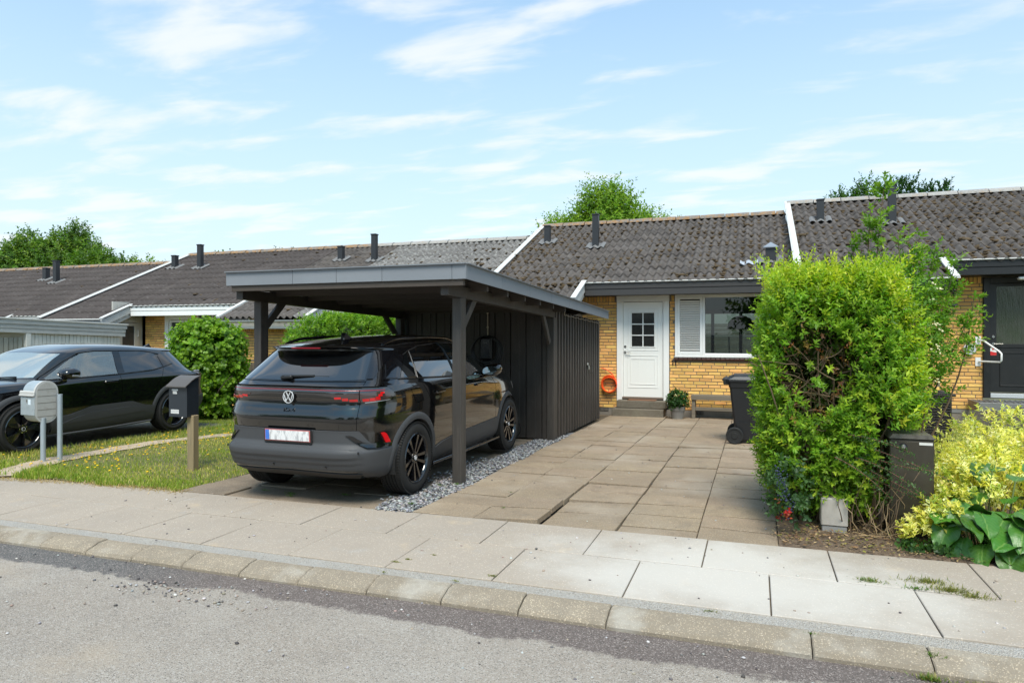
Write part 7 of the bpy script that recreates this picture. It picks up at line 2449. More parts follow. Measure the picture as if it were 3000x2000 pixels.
BL += [(rb.uniform(1.32, 2.02), rb.uniform(5.64, 5.98), rb.uniform(.10, .38), rb.uniform(-130, -50), rb.uniform(-52, -8), rb.uniform(1.0, 1.25)) for _ in range(18)]
for i, (x, y, z, hd_, tl_, s_) in enumerate(BL):
    o = bpy.data.objects.new('leaf', lm[i % 4])
    COL.objects.link(o)
    o.parent = bg_
    o.location = Vector((x, y, z)) - bg_.location
    o.rotation_euler = (R(rng.uniform(-26, 26)), R(-tl_ * .62 + rng.uniform(-10, 10)), R(hd_ + rng.uniform(-30, 30)))
    o.scale = (s_, s_, s_)
    r0 = Vector((1.6 + (x - 1.6) * .5 + rng.uniform(-.04, .04), 5.9 + (y - 5.9) * .4 + rng.uniform(-.03, .03), .01))
    st.tube([r0, r0.lerp(Vector((x, y, z)), .6) + Vector((0, 0, .03)), Vector((x, y, z))], .006, 6, cap=False)
st.build('stalks', mat('bergenia_stalk', (.12, .16, .05), .5), bg_, smooth=60)
# ivy at the foot
iv = thing('ivy', 'small dark ivy leaves creeping on the soil below the brown cabinet', 'ivy', (1.15, 5.75, 0))
n = 70
B = np.stack([rng.uniform(1.02, 1.40, n), rng.uniform(5.66, 5.85, n), rng.uniform(.015, .05, n)], 1)
V, F, Tn = shoots(rng, B, norm(np.stack([rng.normal(0, 1, n), rng.normal(-.4, .6, n), rng.uniform(.1, .5, n)], 1)), np.full(n, .05), 4, .042, .038, 75, 60, ((.04, .10, .025), (.06, .13, .03), (.03, .075, .02)), None)
mesh_np('leaves', V, F, m_leaf, iv, tint=Tn)

# ---------------------------------------------------------------- maple-like bush beside the neighbour's car
mb = thing('green_bush', 'rounded fresh green bush with maple-like leaves behind the parked car', 'bush', (-10.75, 11.35, -.1))
parts = []
GB = ((.095, .21, .016), (.135, .28, .02), (.06, .145, .012), (.20, .34, .026))
for (c, r, n, p) in (((-10.82, 11.35, 1.02), (.66, .6, .72), 950, 2.3), ((-10.70, 11.3, .36), (.54, .5, .52), 560, 2.2), ((-11.18, 11.35, 1.42), (.36, .4, .34), 230, 2), ((-10.42, 11.3, 1.38), (.34, .4, .32), 230, 2), ((-10.3, 11.3, .9), (.30, .35, .3), 150, 2), ((-10.8, 11.3, 1.66), (.3, .3, .22), 140, 2)):
    P, D = blob_points(rng, n, c, r, p, .35, int(abs(c[0]) * 10 + n), .22, -.95)
    D = norm(D + np.array([0, 0, .25]) + rng.normal(0, .35, D.shape))
    parts.append(shoots(rng, P, D, rng.uniform(.12, .26, n), 6, .105, .095, 74, 56, GB, (3, 3, 2, 1.6), droop=1.4, fold=.14, tipcol=(.22, .34, .02)))
n = 60
B = np.stack([rng.uniform(-11.35, -10.25, n), rng.uniform(11.0, 11.7, n), rng.uniform(1.62, 1.80, n)], 1)
parts.append(shoots(rng, B, norm(np.stack([rng.normal(0, .35, n), rng.normal(0, .35, n), np.ones(n)], 1)), rng.uniform(.10, .22, n), 7, .08, .065, 66, 40, GB[1:], None, tipcol=(.3, .42, .04)))
V, F, Tn = cat_meshes(parts)
mesh_np('foliage', V, F, m_leaf, mb, tint=Tn)
b = MB(); n = 16
base = np.stack([rng.normal(-10.75, .08, n), rng.normal(11.4, .08, n), np.full(n, -.15)], 1)
tips = base + np.stack([rng.normal(0, .35, n), rng.normal(0, .3, n), rng.uniform(.9, 1.7, n)], 1)
twigs(b, rng, n, base, tips, .022, .005, .04); b.build('stems', m_bark, mb)

# ---------------------------------------------------------------- clipped hedge beyond the carport
bh = thing('clipped_hedge', 'dense clipped green hedge seen through the carport beyond the car roof', 'hedge', (-6.55, 10.0, -.03))
parts = []
P, D = blob_points(rng, 9500, (-6.50, 10.75, .90), (.34, 2.2, .98), 6.0, .2, 61, .05, -.98, 2.6)
D = norm(D + np.array([.0, 0, .5]) + rng.normal(0, .4, D.shape))
parts.append(shoots(rng, P, D, rng.uniform(.06, .13, len(P)), 7, .050, .030, 70, 40, ((.11, .25, .018), (.15, .32, .024), (.075, .17, .015), (.23, .40, .03)), (3, 3, 2, 1.4), fold=.2, tipcol=(.24, .36, .03), shootjit=.2))
V, F, Tn = cat_meshes(parts)
mesh_np('foliage', V, F, m_leaf, bh, tint=Tn)
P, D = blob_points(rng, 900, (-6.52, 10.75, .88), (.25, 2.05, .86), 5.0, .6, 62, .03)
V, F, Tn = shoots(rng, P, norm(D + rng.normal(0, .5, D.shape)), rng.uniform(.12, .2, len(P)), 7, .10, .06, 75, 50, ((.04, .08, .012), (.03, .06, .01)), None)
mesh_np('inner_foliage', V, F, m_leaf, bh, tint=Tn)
b = MB(); n = 30
base = np.stack([rng.normal(-6.5, .08, n), rng.uniform(8.7, 12.7, n), np.full(n, -.1)], 1)
tips = base + np.stack([rng.normal(0, .15, n), rng.normal(0, .2, n), rng.uniform(.9, 1.6, n)], 1)
twigs(b, rng, n, base, tips, .018, .005, .03); b.build('stems', m_bark, bh)


# ---------------------------------------------------------------- trees
def tree(label, base, blobs, trunk_r, leaf, cols, nper, group=None, tipcol=None, name='broadleaf_tree', p=2.1, up=.35, slen=(.35, .8), nleaf=8, seed=1, limbs=True, el=(72, 45), weights=None, depth=.55, amp=.16):
    r = np.random.default_rng(seed)
    t = thing(name, label, 'tree', base, group=group)
    b = MB()
    x, y, z = base
    tops = [np.array(c) for c, _ in blobs]
    mid = np.mean(tops, axis=0)
    zt = max(c[2] for c in tops)
    pts = [(x + (mid[0] - x) * k, y + (mid[1] - y) * k, z + (zt - z) * k) for k in np.linspace(0, 1, 8)]
    b.tube(pts, [trunk_r * (1 - .82 * k) for k in np.linspace(0, 1, 8)], 8, cap=False)
    b.build('trunk', m_bark, t, smooth=60)
    b = MB()
    for (c, rad) in blobs:
        k = r.uniform(.35, .7)
        p0 = Vector((x + (mid[0] - x) * k, y + (mid[1] - y) * k, z + (zt - z) * k * .8))
        p1 = Vector(c)
        b.tube([p0, p0.lerp(p1, .5) + Vector((0, 0, -.1 * rad[0])), p1], [trunk_r * .4, trunk_r * .25, trunk_r * .1], 6, cap=False)
        for _ in range(4):
            d = Vector(fib_dirs(r, 1, -.2)[0])
            q = p1 + Vector((d.x * rad[0], d.y * rad[1], d.z * rad[2])) * .85
            b.tube([p1, p1.lerp(q, .5) + Vector((0, 0, .05 * rad[0])), q], [trunk_r * .12, trunk_r * .08, trunk_r * .03], 5, cap=False)
    b.build('branches', m_bark, t, smooth=60)
    parts = []
    for i, (c, rad) in enumerate(blobs):
        n = int(nper * (rad[0] * rad[1] * rad[2]) ** (2 / 3))
        P, D = blob_points(r, n, c, rad, p, depth, seed * 10 + i, amp, -.85)
        D = norm(D * .8 + np.array([0, 0, up]) + r.normal(0, .4, D.shape))
        parts.append(shoots(r, P, D, r.uniform(slen[0], slen[1], n), nleaf, leaf[0], leaf[1], el[0], el[1], cols, weights, droop=.12, fold=.18, tipcol=tipcol, shootjit=.25))
    V, F, Tn = cat_meshes(parts)
    mesh_np('crown', V, F, m_leafd, t, tint=Tn)
    return t


TG = ((.11, .23, .022), (.145, .29, .026), (.08, .17, .018), (.21, .34, .034))
tree('fresh green tree showing above the middle of the black-fasciaed roof ridge', (-4.6, 24.5, -.5),
     [((-5.0, 24.5, 5.0), (1.4, 1.3, 1.3)), ((-6.1, 24.4, 4.7), (1.1, 1.1, 1.1)), ((-5.2, 24.5, 6.0), (.75, .7, .75)), ((-3.9, 24.5, 4.8), (.9, .9, 1.0)), ((-6.8, 24.6, 4.6), (.6, .6, 1.0)), ((-4.45, 24.3, 5.9), (.42, .42, .7)), ((-3.3, 24.6, 4.5), (.55, .6, .8)), ((-5.6, 24.5, 6.5), (.3, .3, .42)), ((-4.9, 24.5, 6.6), (.26, .26, .42)), ((-6.2, 24.5, 5.6), (.3, .3, .5)), ((-7.15, 24.5, 5.0), (.35, .4, .6)), ((-2.95, 24.5, 4.9), (.3, .4, .5))],
     .16, (.15, .085), TG, 520, tipcol=(.24, .34, .03), slen=(.35, .85), nleaf=9, seed=3, up=.7)
CG = ((.03, .085, .018), (.04, .11, .02), (.025, .065, .016))
tree('dark green conifer behind the right hand roof, its broad top left of the frame edge', (6.1, 30, -.5),
     [((5.35, 30, 5.6), (.36, .4, 1.75)), ((5.85, 30, 5.65), (.34, .4, 1.65)), ((6.30, 30, 5.5), (.34, .4, 1.6)), ((6.72, 30, 5.75), (.25, .3, 1.5)), ((5.0, 30.2, 5.6), (.36, .4, 1.5)), ((7.05, 30, 5.3), (.26, .3, 1.4)), ((6.0, 30, 5.0), (1.2, .6, 1.2))],
     .2, (.17, .07), CG, 900, name='conifer_tree', up=1.3, slen=(.25, .5), nleaf=10, seed=5, el=(45, 20))
for i, (c, lab) in enumerate((((3.05, 30, 6.0), 'small feathery conifer top left of the two over the roof ridge'), ((4.05, 30, 6.4), 'taller feathery conifer top beside the climbing shoot over the roof ridge'))):
    tree(lab, (c[0], 30, -.5), [((c[0], 30, c[2]), (.40, .4, .95)), ((c[0] - .1, 30, c[2] - 1.2), (.62, .5, 1.1)), ((c[0] + .15, 30, c[2] + .65), (.22, .22, .50))], .09, (.15, .07), ((.06, .14, .02), (.085, .18, .025), (.045, .10, .018)), 700, 'slim conifers behind the roof', name='conifer_tree', up=.9, slen=(.3, .6), nleaf=8, seed=7 + i, el=(55, 30))
WG = ((.075, .155, .022), (.10, .19, .024), (.055, .115, .017), (.14, .22, .028))
woods = [(-71, 47, 8.3, 4.2, 'broad dark oak at the far left edge of the distant trees'), (-64.6, 45, 9.6, 3.4, 'tallest pointed tree of the distant group at the left'), (-59.5, 46, 10.3, 3.6, 'rounded mid green tree right of the tallest distant one'), (-54.6, 45, 8.2, 3.2, 'spreading tree in the middle of the distant group'), (-50.2, 46, 7.2, 2.6, 'light green lower tree at the right end of the distant group'),
         (-57.0, 41, 5.6, 2.4, 'bright green low tree in front of the distant group'), (-67.5, 40, 5.0, 2.6, 'low yellow-green tree in front at the far left'), (-45.8, 50, 8.2, 1.5, 'thin lone tree in the gap right of the distant group'), (-48.2, 53, 7.9, 2.4, 'bushy tree filling the dip right of the distant group'), (-43.0, 54, 7.8, 2.2, 'low rounded tree over the far roof ridge'), (-39.4, 50, 8.2, 1.6, 'small dark tree just left of the white verge')]
for i, (x, y, zt, rr, lab) in enumerate(woods):
    r = np.random.default_rng(100 + i)
    rr *= 1.25
    bl = [((x, y, zt - rr * .75), (rr * .8, rr * .8, rr * .8)), ((x, y - .3, zt - rr * 1.7), (rr * .95, rr * .8, rr * .8)), ((x - rr * .55, y, zt - rr * 1.3), (rr * .55, rr * .6, rr * .6)), ((x + rr * .55, y, zt - rr * 1.35), (rr * .55, rr * .6, rr * .6)), ((x + rr * r.uniform(-.3, .3), y - .5, zt - rr * .35), (rr * .4, rr * .4, rr * .45)), ((x + rr * .25, y - rr * .5, zt - rr * 1.1), (rr * .45, rr * .4, rr * .5)), ((x - rr * .3, y - rr * .5, zt - rr * 1.5), (rr * .5, rr * .4, rr * .5))]
    if 'tallest' in lab: bl.append(((x + .3, y, zt + .3), (.7, .7, 1.2)))
    bright = 'bright' in lab or 'yellow' in lab or 'light' in lab
    tree(lab, (x, y, -1.5), bl, .3, (.34, .20), tuple((a * 1.7, b_ * 1.45, c) for a, b_, c in WG) if bright else WG, 130, 'distant trees behind the left roofs', slen=(.6, 1.4), nleaf=8, seed=30 + i)
# low filler of far woodland between those trunks
tw = []
r = np.random.default_rng(77)
for x in np.arange(-84, -38, 2.4):
    P, D = blob_points(r, 90, (x, 52 + r.uniform(-2, 2), 3.9 + r.uniform(-.6, .8) - .0025 * (x + 66) ** 2 * (x > -66)), (3.0, 2.0, 2.4), 2.2, .5, int(-x), .2)
    tw.append(shoots(r, P, norm(D + r.normal(0, .4, D.shape)), r.uniform(.6, 1.3, 90), 8, .42, .26, 72, 45, WG, None))
V, F, Tn = cat_meshes(tw)
o = mesh_np('far_woodland', V, F, m_leafd, tint=Tn); o['kind'] = 'stuff'
# ================================================================= things in front of the house
# doorstep: two concrete steps
ds = thing('doorstep', 'two worn concrete steps below the white front door', 'steps', (-2.3, 14.5, -.12))
m_step = mat('step_concrete', (.14, .118, .088), .92, layers=((4, .4, .7, (.10, .085, .06), .7), (2, .55, .7, (.19, .165, .12), .6), (-170, .85, 1, (.34, .31, .27), .5)), bump=((120, .5, .004), (25, .3, .008)))
b = MB(); b.box(-2.86, -1.79, 14.28, 14.75, -.14, .045, .012); b.build('step', m_step, ds)
b = MB(); b.box(-2.785, -1.755, 14.44, 14.747, .047, .205, .012); b.build('step', m_step, ds)
mt = thing('doormat', 'thin brown doormat lying on the top step', 'doormat', (-2.27, 14.56, .206))
b = MB(); b.box(-2.56, -1.97, 14.47, 14.69, .206, .220, .004)
for i in range(26): b.box(-2.55 + i * .0225, -2.54 + i * .0225, 14.475, 14.685, .220, .223)
b.build('mat', mat('coir', (.20, .10, .055), .95, bump=((200, .8, .004),)), mt)

# orange hose coiled on the wall
hs = thing('garden_hose', 'orange hose coiled on the bricks left of the front door', 'hose', (-2.99, 14.7, .53))
m_hose = mat('orange_hose', (.85, .095, .012), .42)
b = MB()
r2 = np.random.default_rng(5)
for k in range(8):
    pts = []
    rx = .158 + r2.uniform(-.012, .008); rz = .172 + r2.uniform(-.014, .014)
    cx_, cz_ = -2.992 + r2.uniform(-.012, .012), .53 + r2.uniform(-.016, .006)
    for i in range(33):
        a = 2 * math.pi * i / 32
        pts.append((cx_ + rx * math.cos(a), 14.722 - .012 * k + .004 * math.sin(3 * a), cz_ + rz * math.sin(a)))
    b.tube(pts, .0105, 6, cap=False)
b.tube(smoothp([(-3.18, 14.70, .87), (-3.08, 14.69, .85), (-2.94, 14.68, .76), (-2.86, 14.68, .64), (-2.835, 14.67, .53)]), .0095, 8)
b.build('coil', m_hose, hs, smooth=60)
b = MB(); b.tube([(-2.835, 14.60, .515), (-2.835, 14.74, .515)], .016, 8); b.build('tie', m_blk, hs)
b = MB(); b.box(-3.06, -3.0, 14.69, 14.75, .68, .71, .008); b.lathe([(-.03, .001), (-.03, .02), (.0, .02)], (-3.03, 14.70, .695), 'y', 10); b.build('wall_hook', mat('tap_metal', (.3, .28, .25), .4, metal=.8), hs)

# flower pot
fp = thing('flower_pot', 'grey clay pot of dark green leaves with pale yellow flowers beside the steps', 'flower pot', (-1.50, 14.30, -.115))
b = MB(); b.lathe([(-.115, .001), (-.115, .115), (.055, .142), (.057, .155), (.14, .163), (.142, .150), (.10, .148), (.10, .001)], (-1.50, 14.28, 0), 'z', 32); b.build('pot', mat('grey_clay', (.20, .185, .165), .85, layers=((6, .45, .7, (.26, .24, .21), .6),), bump=((60, .3, .004),)), fp, smooth=35)
r2 = np.random.default_rng(8)
P, D = blob_points(r2, 230, (-1.49, 14.26, .26), (.17, .16, .18), 2.2, .4, 3, .15, -.7)
V, F, Tn = shoots(r2, P, norm(D + np.array([0, -.1, .25]) + r2.normal(0, .35, D.shape)), r2.uniform(.04, .09, 230), 5, .062, .040, 74, 55, ((.03, .085, .015), (.045, .12, .02), (.025, .065, .014)), None)
mesh_np('foliage', V, F, m_leaf, fp, tint=Tn)
b = MB(); b.tube([(-1.49, 14.27, .1), (-1.50, 14.24, .44)], .006, 6); b.tube([(-1.49, 14.27, .1), (-1.42, 14.24, .40)], .005, 6); b.tube([(-1.49, 14.27, .1), (-1.55, 14.24, .48)], .004, 6); b.build('stems', mat('green_stem', (.08, .14, .03), .6), fp)
for (x, y, z, r_, c_) in ((-1.505, 14.13, .36, .036, (.78, .74, .48)), (-1.52, 14.12, .285, .018, (.62, .62, .12)), (-1.37, 14.16, .39, .022, (.66, .66, .22)), (-1.545, 14.2, .49, .016, (.6, .62, .12)), (-1.30, 14.2, .36, .014, (.6, .62, .12)), (-1.43, 14.18, .44, .016, (.62, .64, .2))):
    V0, F0 = ico()
    n = 14
    Q = fib_dirs(r2, n) * r_ * .6 + np.array([x, y, z])
    V, F = leaf_quads(Q, norm(Q - np.array([x, y, z])), norm(r2.normal(size=(n, 3))), np.full(n, r_ * .9), np.full(n, r_ * .7))
    V2 = V0 * r_ * .7 + np.array([x, y, z])
    mesh_np('flower', np.concatenate([V, V2]), np.concatenate([F, F0 + len(V)]), m_leaf, fp, tint=np.tile(np.array(c_), (len(V) + 12, 1)))

# bench
bn = thing('bench', 'low weathered grey wooden bench under the window', 'bench', (-.6, 14.5, -.115))
m_bw = mat('weathered_bench', (.165, .135, .098), .85, rnd=.1, layers=((5, .42, .7, (.11, .09, .065), .7, (.25, 3, 3)), (40, .55, .75, (.24, .205, .155), .5, (.06, 1, 1))), bump=((60, .3, .004, (.08, 1, 1)),))
for y in (14.33, 14.47):
    b = MB(); b.box(-1.235, .42, y, y + .125, .335, .372, .004); b.build('seat_board', m_bw, bn)
b = MB(); b.box(-1.235, .42, 14.312, 14.332, .275, .368, .004); b.build('apron', m_bw, bn)
for x in (-1.225, .33):
    for y in (14.345, 14.52):
        b = MB(); b.box(x, x + .07, y, y + .07, -.125, .334, .004); b.build('leg', m_bw, bn)
b = MB(); b.box(-1.154, .33, 14.36, 14.40, .055, .125, .004); b.build('rail', m_bw, bn)

# wheelie bin: hinge and wheels to the left
wb = thing('wheelie_bin', 'black wheeled refuse bin standing between the bench and the hedge', 'bin', (-.05, 11.3, -.075))
m_bin = mat('bin_plastic', (.0165, .017, .019), .42, spec=.45, bump=((400, .06, .001),))
BZ = -.075
bx0, bx1, byy0, byy1 = -.40, .29, 11.02, 11.60
def ring(x0, x1, y0, y1, z, ch=.03):
    return [(x0 + ch, y0, z), (x1 - ch, y0, z), (x1, y0 + ch, z), (x1, y1 - ch, z), (x1 - ch, y1, z), (x0 + ch, y1, z), (x0, y1 - ch, z), (x0, y0 + ch, z)]
b = MB()
R_ = [ring(-.29, .20, 11.09, 11.53, BZ + .02), ring(-.295, .205, 11.085, 11.535, BZ + .10), ring(-.375, .275, 11.03, 11.59, BZ + .86), ring(-.385, .285, 11.02, 11.60, BZ + .865), ring(-.395, .295, 11.01, 11.61, BZ + .955), ring(-.36, .26, 11.05, 11.57, BZ + .955), ring(-.355, .25, 11.06, 11.56, BZ + .80)]
for r_ in R_: b.v += r_
for i in range(len(R_) - 1):
    for k in range(8): b.f.append((i * 8 + k, i * 8 + (k + 1) % 8, (i + 1) * 8 + (k + 1) % 8, (i + 1) * 8 + k))
b.f.append(tuple(range(8))[::-1])
bod = b.build('bin_body', m_bin, wb, smooth=30)
b = MB()   # raised side panel and wheel housing ribs
b.prism([(-.27, .06), (.19, .06), (.235, .46), (.0, .46), (-.10, .33), (-.27, .33)], (0, 11.083, BZ), (1, 0, 0), (0, -.073, 1), (0, -1, 0), .006)
b.build('side_panel', m_bin, bod)
b = MB()
R_ = [ring(-.43, .315, 10.995, 11.625, BZ + .955, .05), ring(-.43, .315, 10.995, 11.625, BZ + .985, .05), ring(-.36, .27, 11.03, 11.59, BZ + 1.03, .06), ring(-.20, .20, 11.10, 11.52, BZ + 1.05, .07)]
for r_ in R_: b.v += r_
for i in range(len(R_) - 1):
    for k in range(8): b.f.append((i * 8 + k, i * 8 + (k + 1) % 8, (i + 1) * 8 + (k + 1) % 8, (i + 1) * 8 + k))
b.f += [tuple(range(8))[::-1], tuple(24 + k for k in range(8))]
lid = b.build('lid', mat('bin_lid', (.022, .0225, .025), .30, spec=.5), wb, smooth=25)
b = MB()
for y in (11.08, 11.20, 11.42, 11.54): b.box(-.47, -.36, y - .02, y + .02, BZ + .90, BZ + 1.0, .012)
b.tube([(-.47, 11.05, BZ + .975), (-.47, 11.57, BZ + .975)], .017, 10)
for y in (11.14, 11.31, 11.48): b.box(-.33, .10, y - .02, y + .02, BZ + 1.02, BZ + 1.058, .015)
b.build('handle', m_bin, wb)
for y in (11.00, 11.57):
    b = MB(); b.lathe([(-.03, .001), (-.03, .045), (-.022, .05), (-.022, .095), (-.03, .10), (-.03, .120), (-.018, .128), (.022, .128), (.03, .12), (.03, .001)], (-.30, y, BZ + .128), 'y', 32); b.build('wheel', mat('bin_wheel', (.012, .012, .012), .6), wb, smooth=30)
b = MB(); b.tube([(-.30, 10.99, BZ + .128), (-.30, 11.6, BZ + .128)], .012, 8); b.build('axle', m_steel, wb)

# pendant lamp and tap seen through the window
pdl = thing('pendant_lamp', 'dark dome pendant lamp hanging inside the kitchen window', 'lamp', (-.05, 16.2, 1.9))
b = MB(); b.lathe([(.30, .02), (.29, .10), (.24, .20), (.14, .27), (.0, .295), (.0, .285), (.13, .26), (.22, .19)], (-.30, 16.0, 1.72), 'z', 32); b.build('shade', mat('lamp_shade_black', (.012, .012, .012), .5), pdl, smooth=40)
b = MB(); b.tube([(-.30, 16.0, 2.02), (-.30, 16.0, 2.43)], .006, 6); b.build('flex', m_blk, pdl)
tp = thing('kitchen_tap', 'slim upright tap behind the window glass', 'tap', (-.52, 15.0, 1.14))
b = MB(); b.tube(smoothp([(-.52, 15.05, .92), (-.52, 15.05, 1.40), (-.52, 15.03, 1.52), (-.52, 14.98, 1.54), (-.52, 14.94, 1.5), (-.52, 14.94, 1.42)]), .012, 8); b.build('spout', m_chrome, tp, smooth=60)

# wicker chair behind the hedge
ch = thing('wicker_chair', 'dark wicker armchair on the lawn right of the hedge, seen from behind', 'chair', (2.0, 9.6, -.05))
m_wick = mat('dark_wicker', (.030, .024, .018), .7, layers=((70, .45, .6, (.012, .010, .008), .8, (1, 1, 2)),), bump=((-70, 1.0, .01, (1, 1, 1.6)),))
cg = groundz(9.6)
b = MB(); b.box(1.62, 2.18, 9.30, 9.34, cg + .38, cg + .97, .012); b.build('backrest', m_wick, ch)
b = MB()
for k in range(18): b.box(1.63, 2.17, 9.292, 9.300, cg + .40 + k * .031, cg + .418 + k * .031, .003)
b.build('weave', m_wick, ch)
b = MB(); b.box(1.62, 2.18, 9.35, 9.82, cg + .36, cg + .42, .012); b.build('seat', m_wick, ch)
for x in (1.60, 2.17):
    b = MB(); b.box(x, x + .055, 9.34, 9.85, cg + .62, cg + .66, .01); b.box(x + .01, x + .05, 9.80, 9.85, cg + .36, cg + .62, .006); b.build('armrest', m_wick, ch)
for x in (1.63, 2.15):
    for y in (9.31, 9.79):
        b = MB(); b.box(x - .018, x + .018, y - .018, y + .018, cg, cg + .40); b.build('leg', m_wick, ch)
b = MB(); b.box(2.16, 2.23, 9.33, 9.9, cg + .92, cg + .95, .008); b.build('top_rail', m_wick, ch)

# brown utility cabinet
uc = thing('utility_cabinet', 'dark brown steel utility cabinet beside the hedge with round lock', 'cabinet', (1.17, 6.25, 0))
m_cab = mat('cabinet_brown', (.036, .029, .019), .5, layers=((5, .45, .7, (.06, .052, .038), .6),))
cx0, cx1, cy0, cy1 = 1.005, 1.315, 6.12, 6.42
b = MB(); b.box(cx0, cx1, cy0, cy1, -.05, .78, .008); b.build('body', m_cab, uc)
b = MB(); b.box(cx0 + .004, cx1 - .004, cy0 - .006, cy0, .17, .76, .003); b.build('door', m_cab, uc)
b = MB(); b.prism([(cx0 - .006, .781), (cx1 + .006, .781), (cx1 - .02, .815), (cx0 + .02, .815)], (0, cy0 - .012, 0), (1, 0, 0), (0, 0, 1), (0, 1, 0), cy1 - cy0 + .024); b.build('lid', mat('cabinet_lid', (.12, .11, .095), .35, layers=((20, .5, .7, (.05, .045, .035), .7),)), uc)
b = MB(); b.lathe([(-.012, .001), (-.012, .013), (-.006, .018), (0, .024), (.0, .001)], (cx0 + .095, cy0 - .006, .715), 'y', 20); lk = b.build('lock', m_handle, uc, smooth=40)
b = MB(); b.lathe([(-.0045, .001), (-.0045, .030), (0, .031)], (cx0 + .095, cy0 - .006, .715), 'y', 20); b.build('lock_plate', m_blk, uc)
b = MB(); b.box(cx1 - .105, cx1 - .012, cy0 - .009, cy0 - .0062, .735, .755); lb_ = b.build('label_plate', mat('label_white', (.62, .61, .58), .5), uc)
# concrete marker block
mk = thing('concrete_block', 'pale concrete block standing in the soil under the hedge', 'block', (.605, 6.18, 0))
b = MB(); b.box(.505, .705, 6.10, 6.30, .045, .27, .008); b.build('block', mat('pale_concrete', (.42, .39, .35), .9, layers=((8, .42, .7, (.30, .275, .24), .7, (1, 1, .4)), (50, .6, .75, (.52, .5, .47), .5)), bump=((90, .4, .004),)), mk)
b = MB(); b.box(.512, .698, 6.108, 6.292, -.05, .044, .006); b.build('foot', mat('block_foot', (.25, .245, .235), .9), mk)

# ---------------------------------------------------------------- letter boxes on the verge
m_galv = mat('galvanised', (.42, .47, .49), .42, metal=.45, layers=((16, .45, .65, (.34, .39, .41), .6), (60, .5, .7, (.50, .54, .56), .4)))
m_plast = mat('grey_plastic', (.47, .46, .44), .55, layers=((9, .48, .72, (.38, .36, .33), .6),))
lb1 = thing('letter_box', 'round topped pale grey and galvanised letter box on two steel posts', 'letter box', (-8.45, 6.14, 0))
for x in (-8.47, -8.362):
    y = 6.10 if x < -8.4 else 6.24
    b = MB(); b.tube([(x, y + .03, -.05), (x, y + .03, .84 if x > -8.4 else .55)], .030, 12); b.build('post', mat('post_steel', (.36, .41, .45), .5, metal=.35, layers=((9, .45, .7, (.42, .46, .49), .6),)), lb1, smooth=60)
# capsule profile seen from the side: length along x' (facing -x,-y), so build in a local turned frame
ang = R(-6)
ux, uy = Vector((math.cos(ang), math.sin(ang), 0)), Vector((-math.sin(ang), math.cos(ang), 0))
c0 = Vector((-8.73, 6.06, 0))
def P3(a, d, z): return c0 + ux * (a * .80) + uy * d + Vector((0, 0, z))
def capsule(d0, d1, r, zc0, zc1, n=14):
    """stadium outline in (d,z)"""
    pts = []
    cd = (d0 + d1) / 2
    for i in range(n + 1):
        a = math.pi * i / n
        pts.append((cd + r * math.cos(a), zc1 + r * math.sin(a)))
    for i in range(n + 1):
        a = math.pi + math.pi * i / n
        pts.append((cd + r * math.cos(a), zc0 + r * math.sin(a)))
    return pts
out_ = capsule(0, .27, .135, .625, .875)
def shell(poly, a0, a1, name, m, parent, smooth=30):
    b = MB()
    n = len(poly)
    b.add([P3(a0, d, z) for d, z in poly] + [P3(a1, d, z) for d, z in poly], [tuple(range(n)), tuple(range(2 * n - 1, n - 1, -1))] + [(i, n + i, n + (i + 1) % n, (i + 1) % n) for i in range(n)])
    return b.build(name, m, parent, smooth=smooth)
body1 = shell(out_, .0, .30, 'body', m_plast, lb1)
shell(capsule(0, .27, .142, .625, .875), .285, .325, 'end_cap', m_plast, lb1)
ins = shell(capsule(0, .27, .118, .625, .875), .3255, .330, 'side_insert', mat('side_insert_grey', (.40, .385, .36), .6, layers=((14, .5, .7, (.30, .27, .23), .6),)), lb1)
for z in (.57, .655, .74, .825, .91):
    b = MB(); b.obox(P3(.3312, .135, z), (tuple(ux), tuple(uy), (0, 0, 1)), (.0008, .112, .003)); b.build('joint', mat('insert_joint', (.20, .18, .15), .8), ins)
shell(capsule(0, .27, .1375, .625, .875)[:15] + [(-.0025, .875)], .004, .288, 'top_cover', m_galv, lb1)
b = MB(); b.obox(P3(.145, -.006, .70), (tuple(ux), tuple(uy), (0, 0, 1)), (.142, .010, .115), .006); dr_ = b.build('door', m_galv, lb1)
b = MB(); b.obox(P3(.145, -.012, .865), (tuple(ux), tuple(uy), (0, 0, 1)), (.150, .016, .030), .012); b.obox(P3(.145, -.022, .838), (tuple(ux), tuple(uy), (0, 0, 1)), (.150, .012, .010), .004); b.build('flap', m_plast, lb1)
b = MB(); b.obox(P3(.205, -.0168, .755), (tuple(ux), tuple(uy), (0, 0, 1)), (.026, .0012, .034)); b.build('name_plate', mat('plate_pale_blue', (.66, .74, .80), .4), dr_)
b = MB()
for i in range(16):
    a = 2 * math.pi * i / 16
    b.v.append(tuple(P3(.135 + .018 * math.cos(a), -.0175, .765 + .026 * math.sin(a))))
b.f = [tuple(range(16))]
b.build('lock_disc', mat('lock_grey', (.30, .29, .27), .4, metal=.5), dr_)
b = MB()
for i in range(12):
    a = 2 * math.pi * i / 12
    b.v.append(tuple(P3(.138 + .007 * math.cos(a), -.0190, .770 + .010 * math.sin(a))))
b.f = [tuple(range(12))]; b.build('lock_slot', m_blk, dr_)

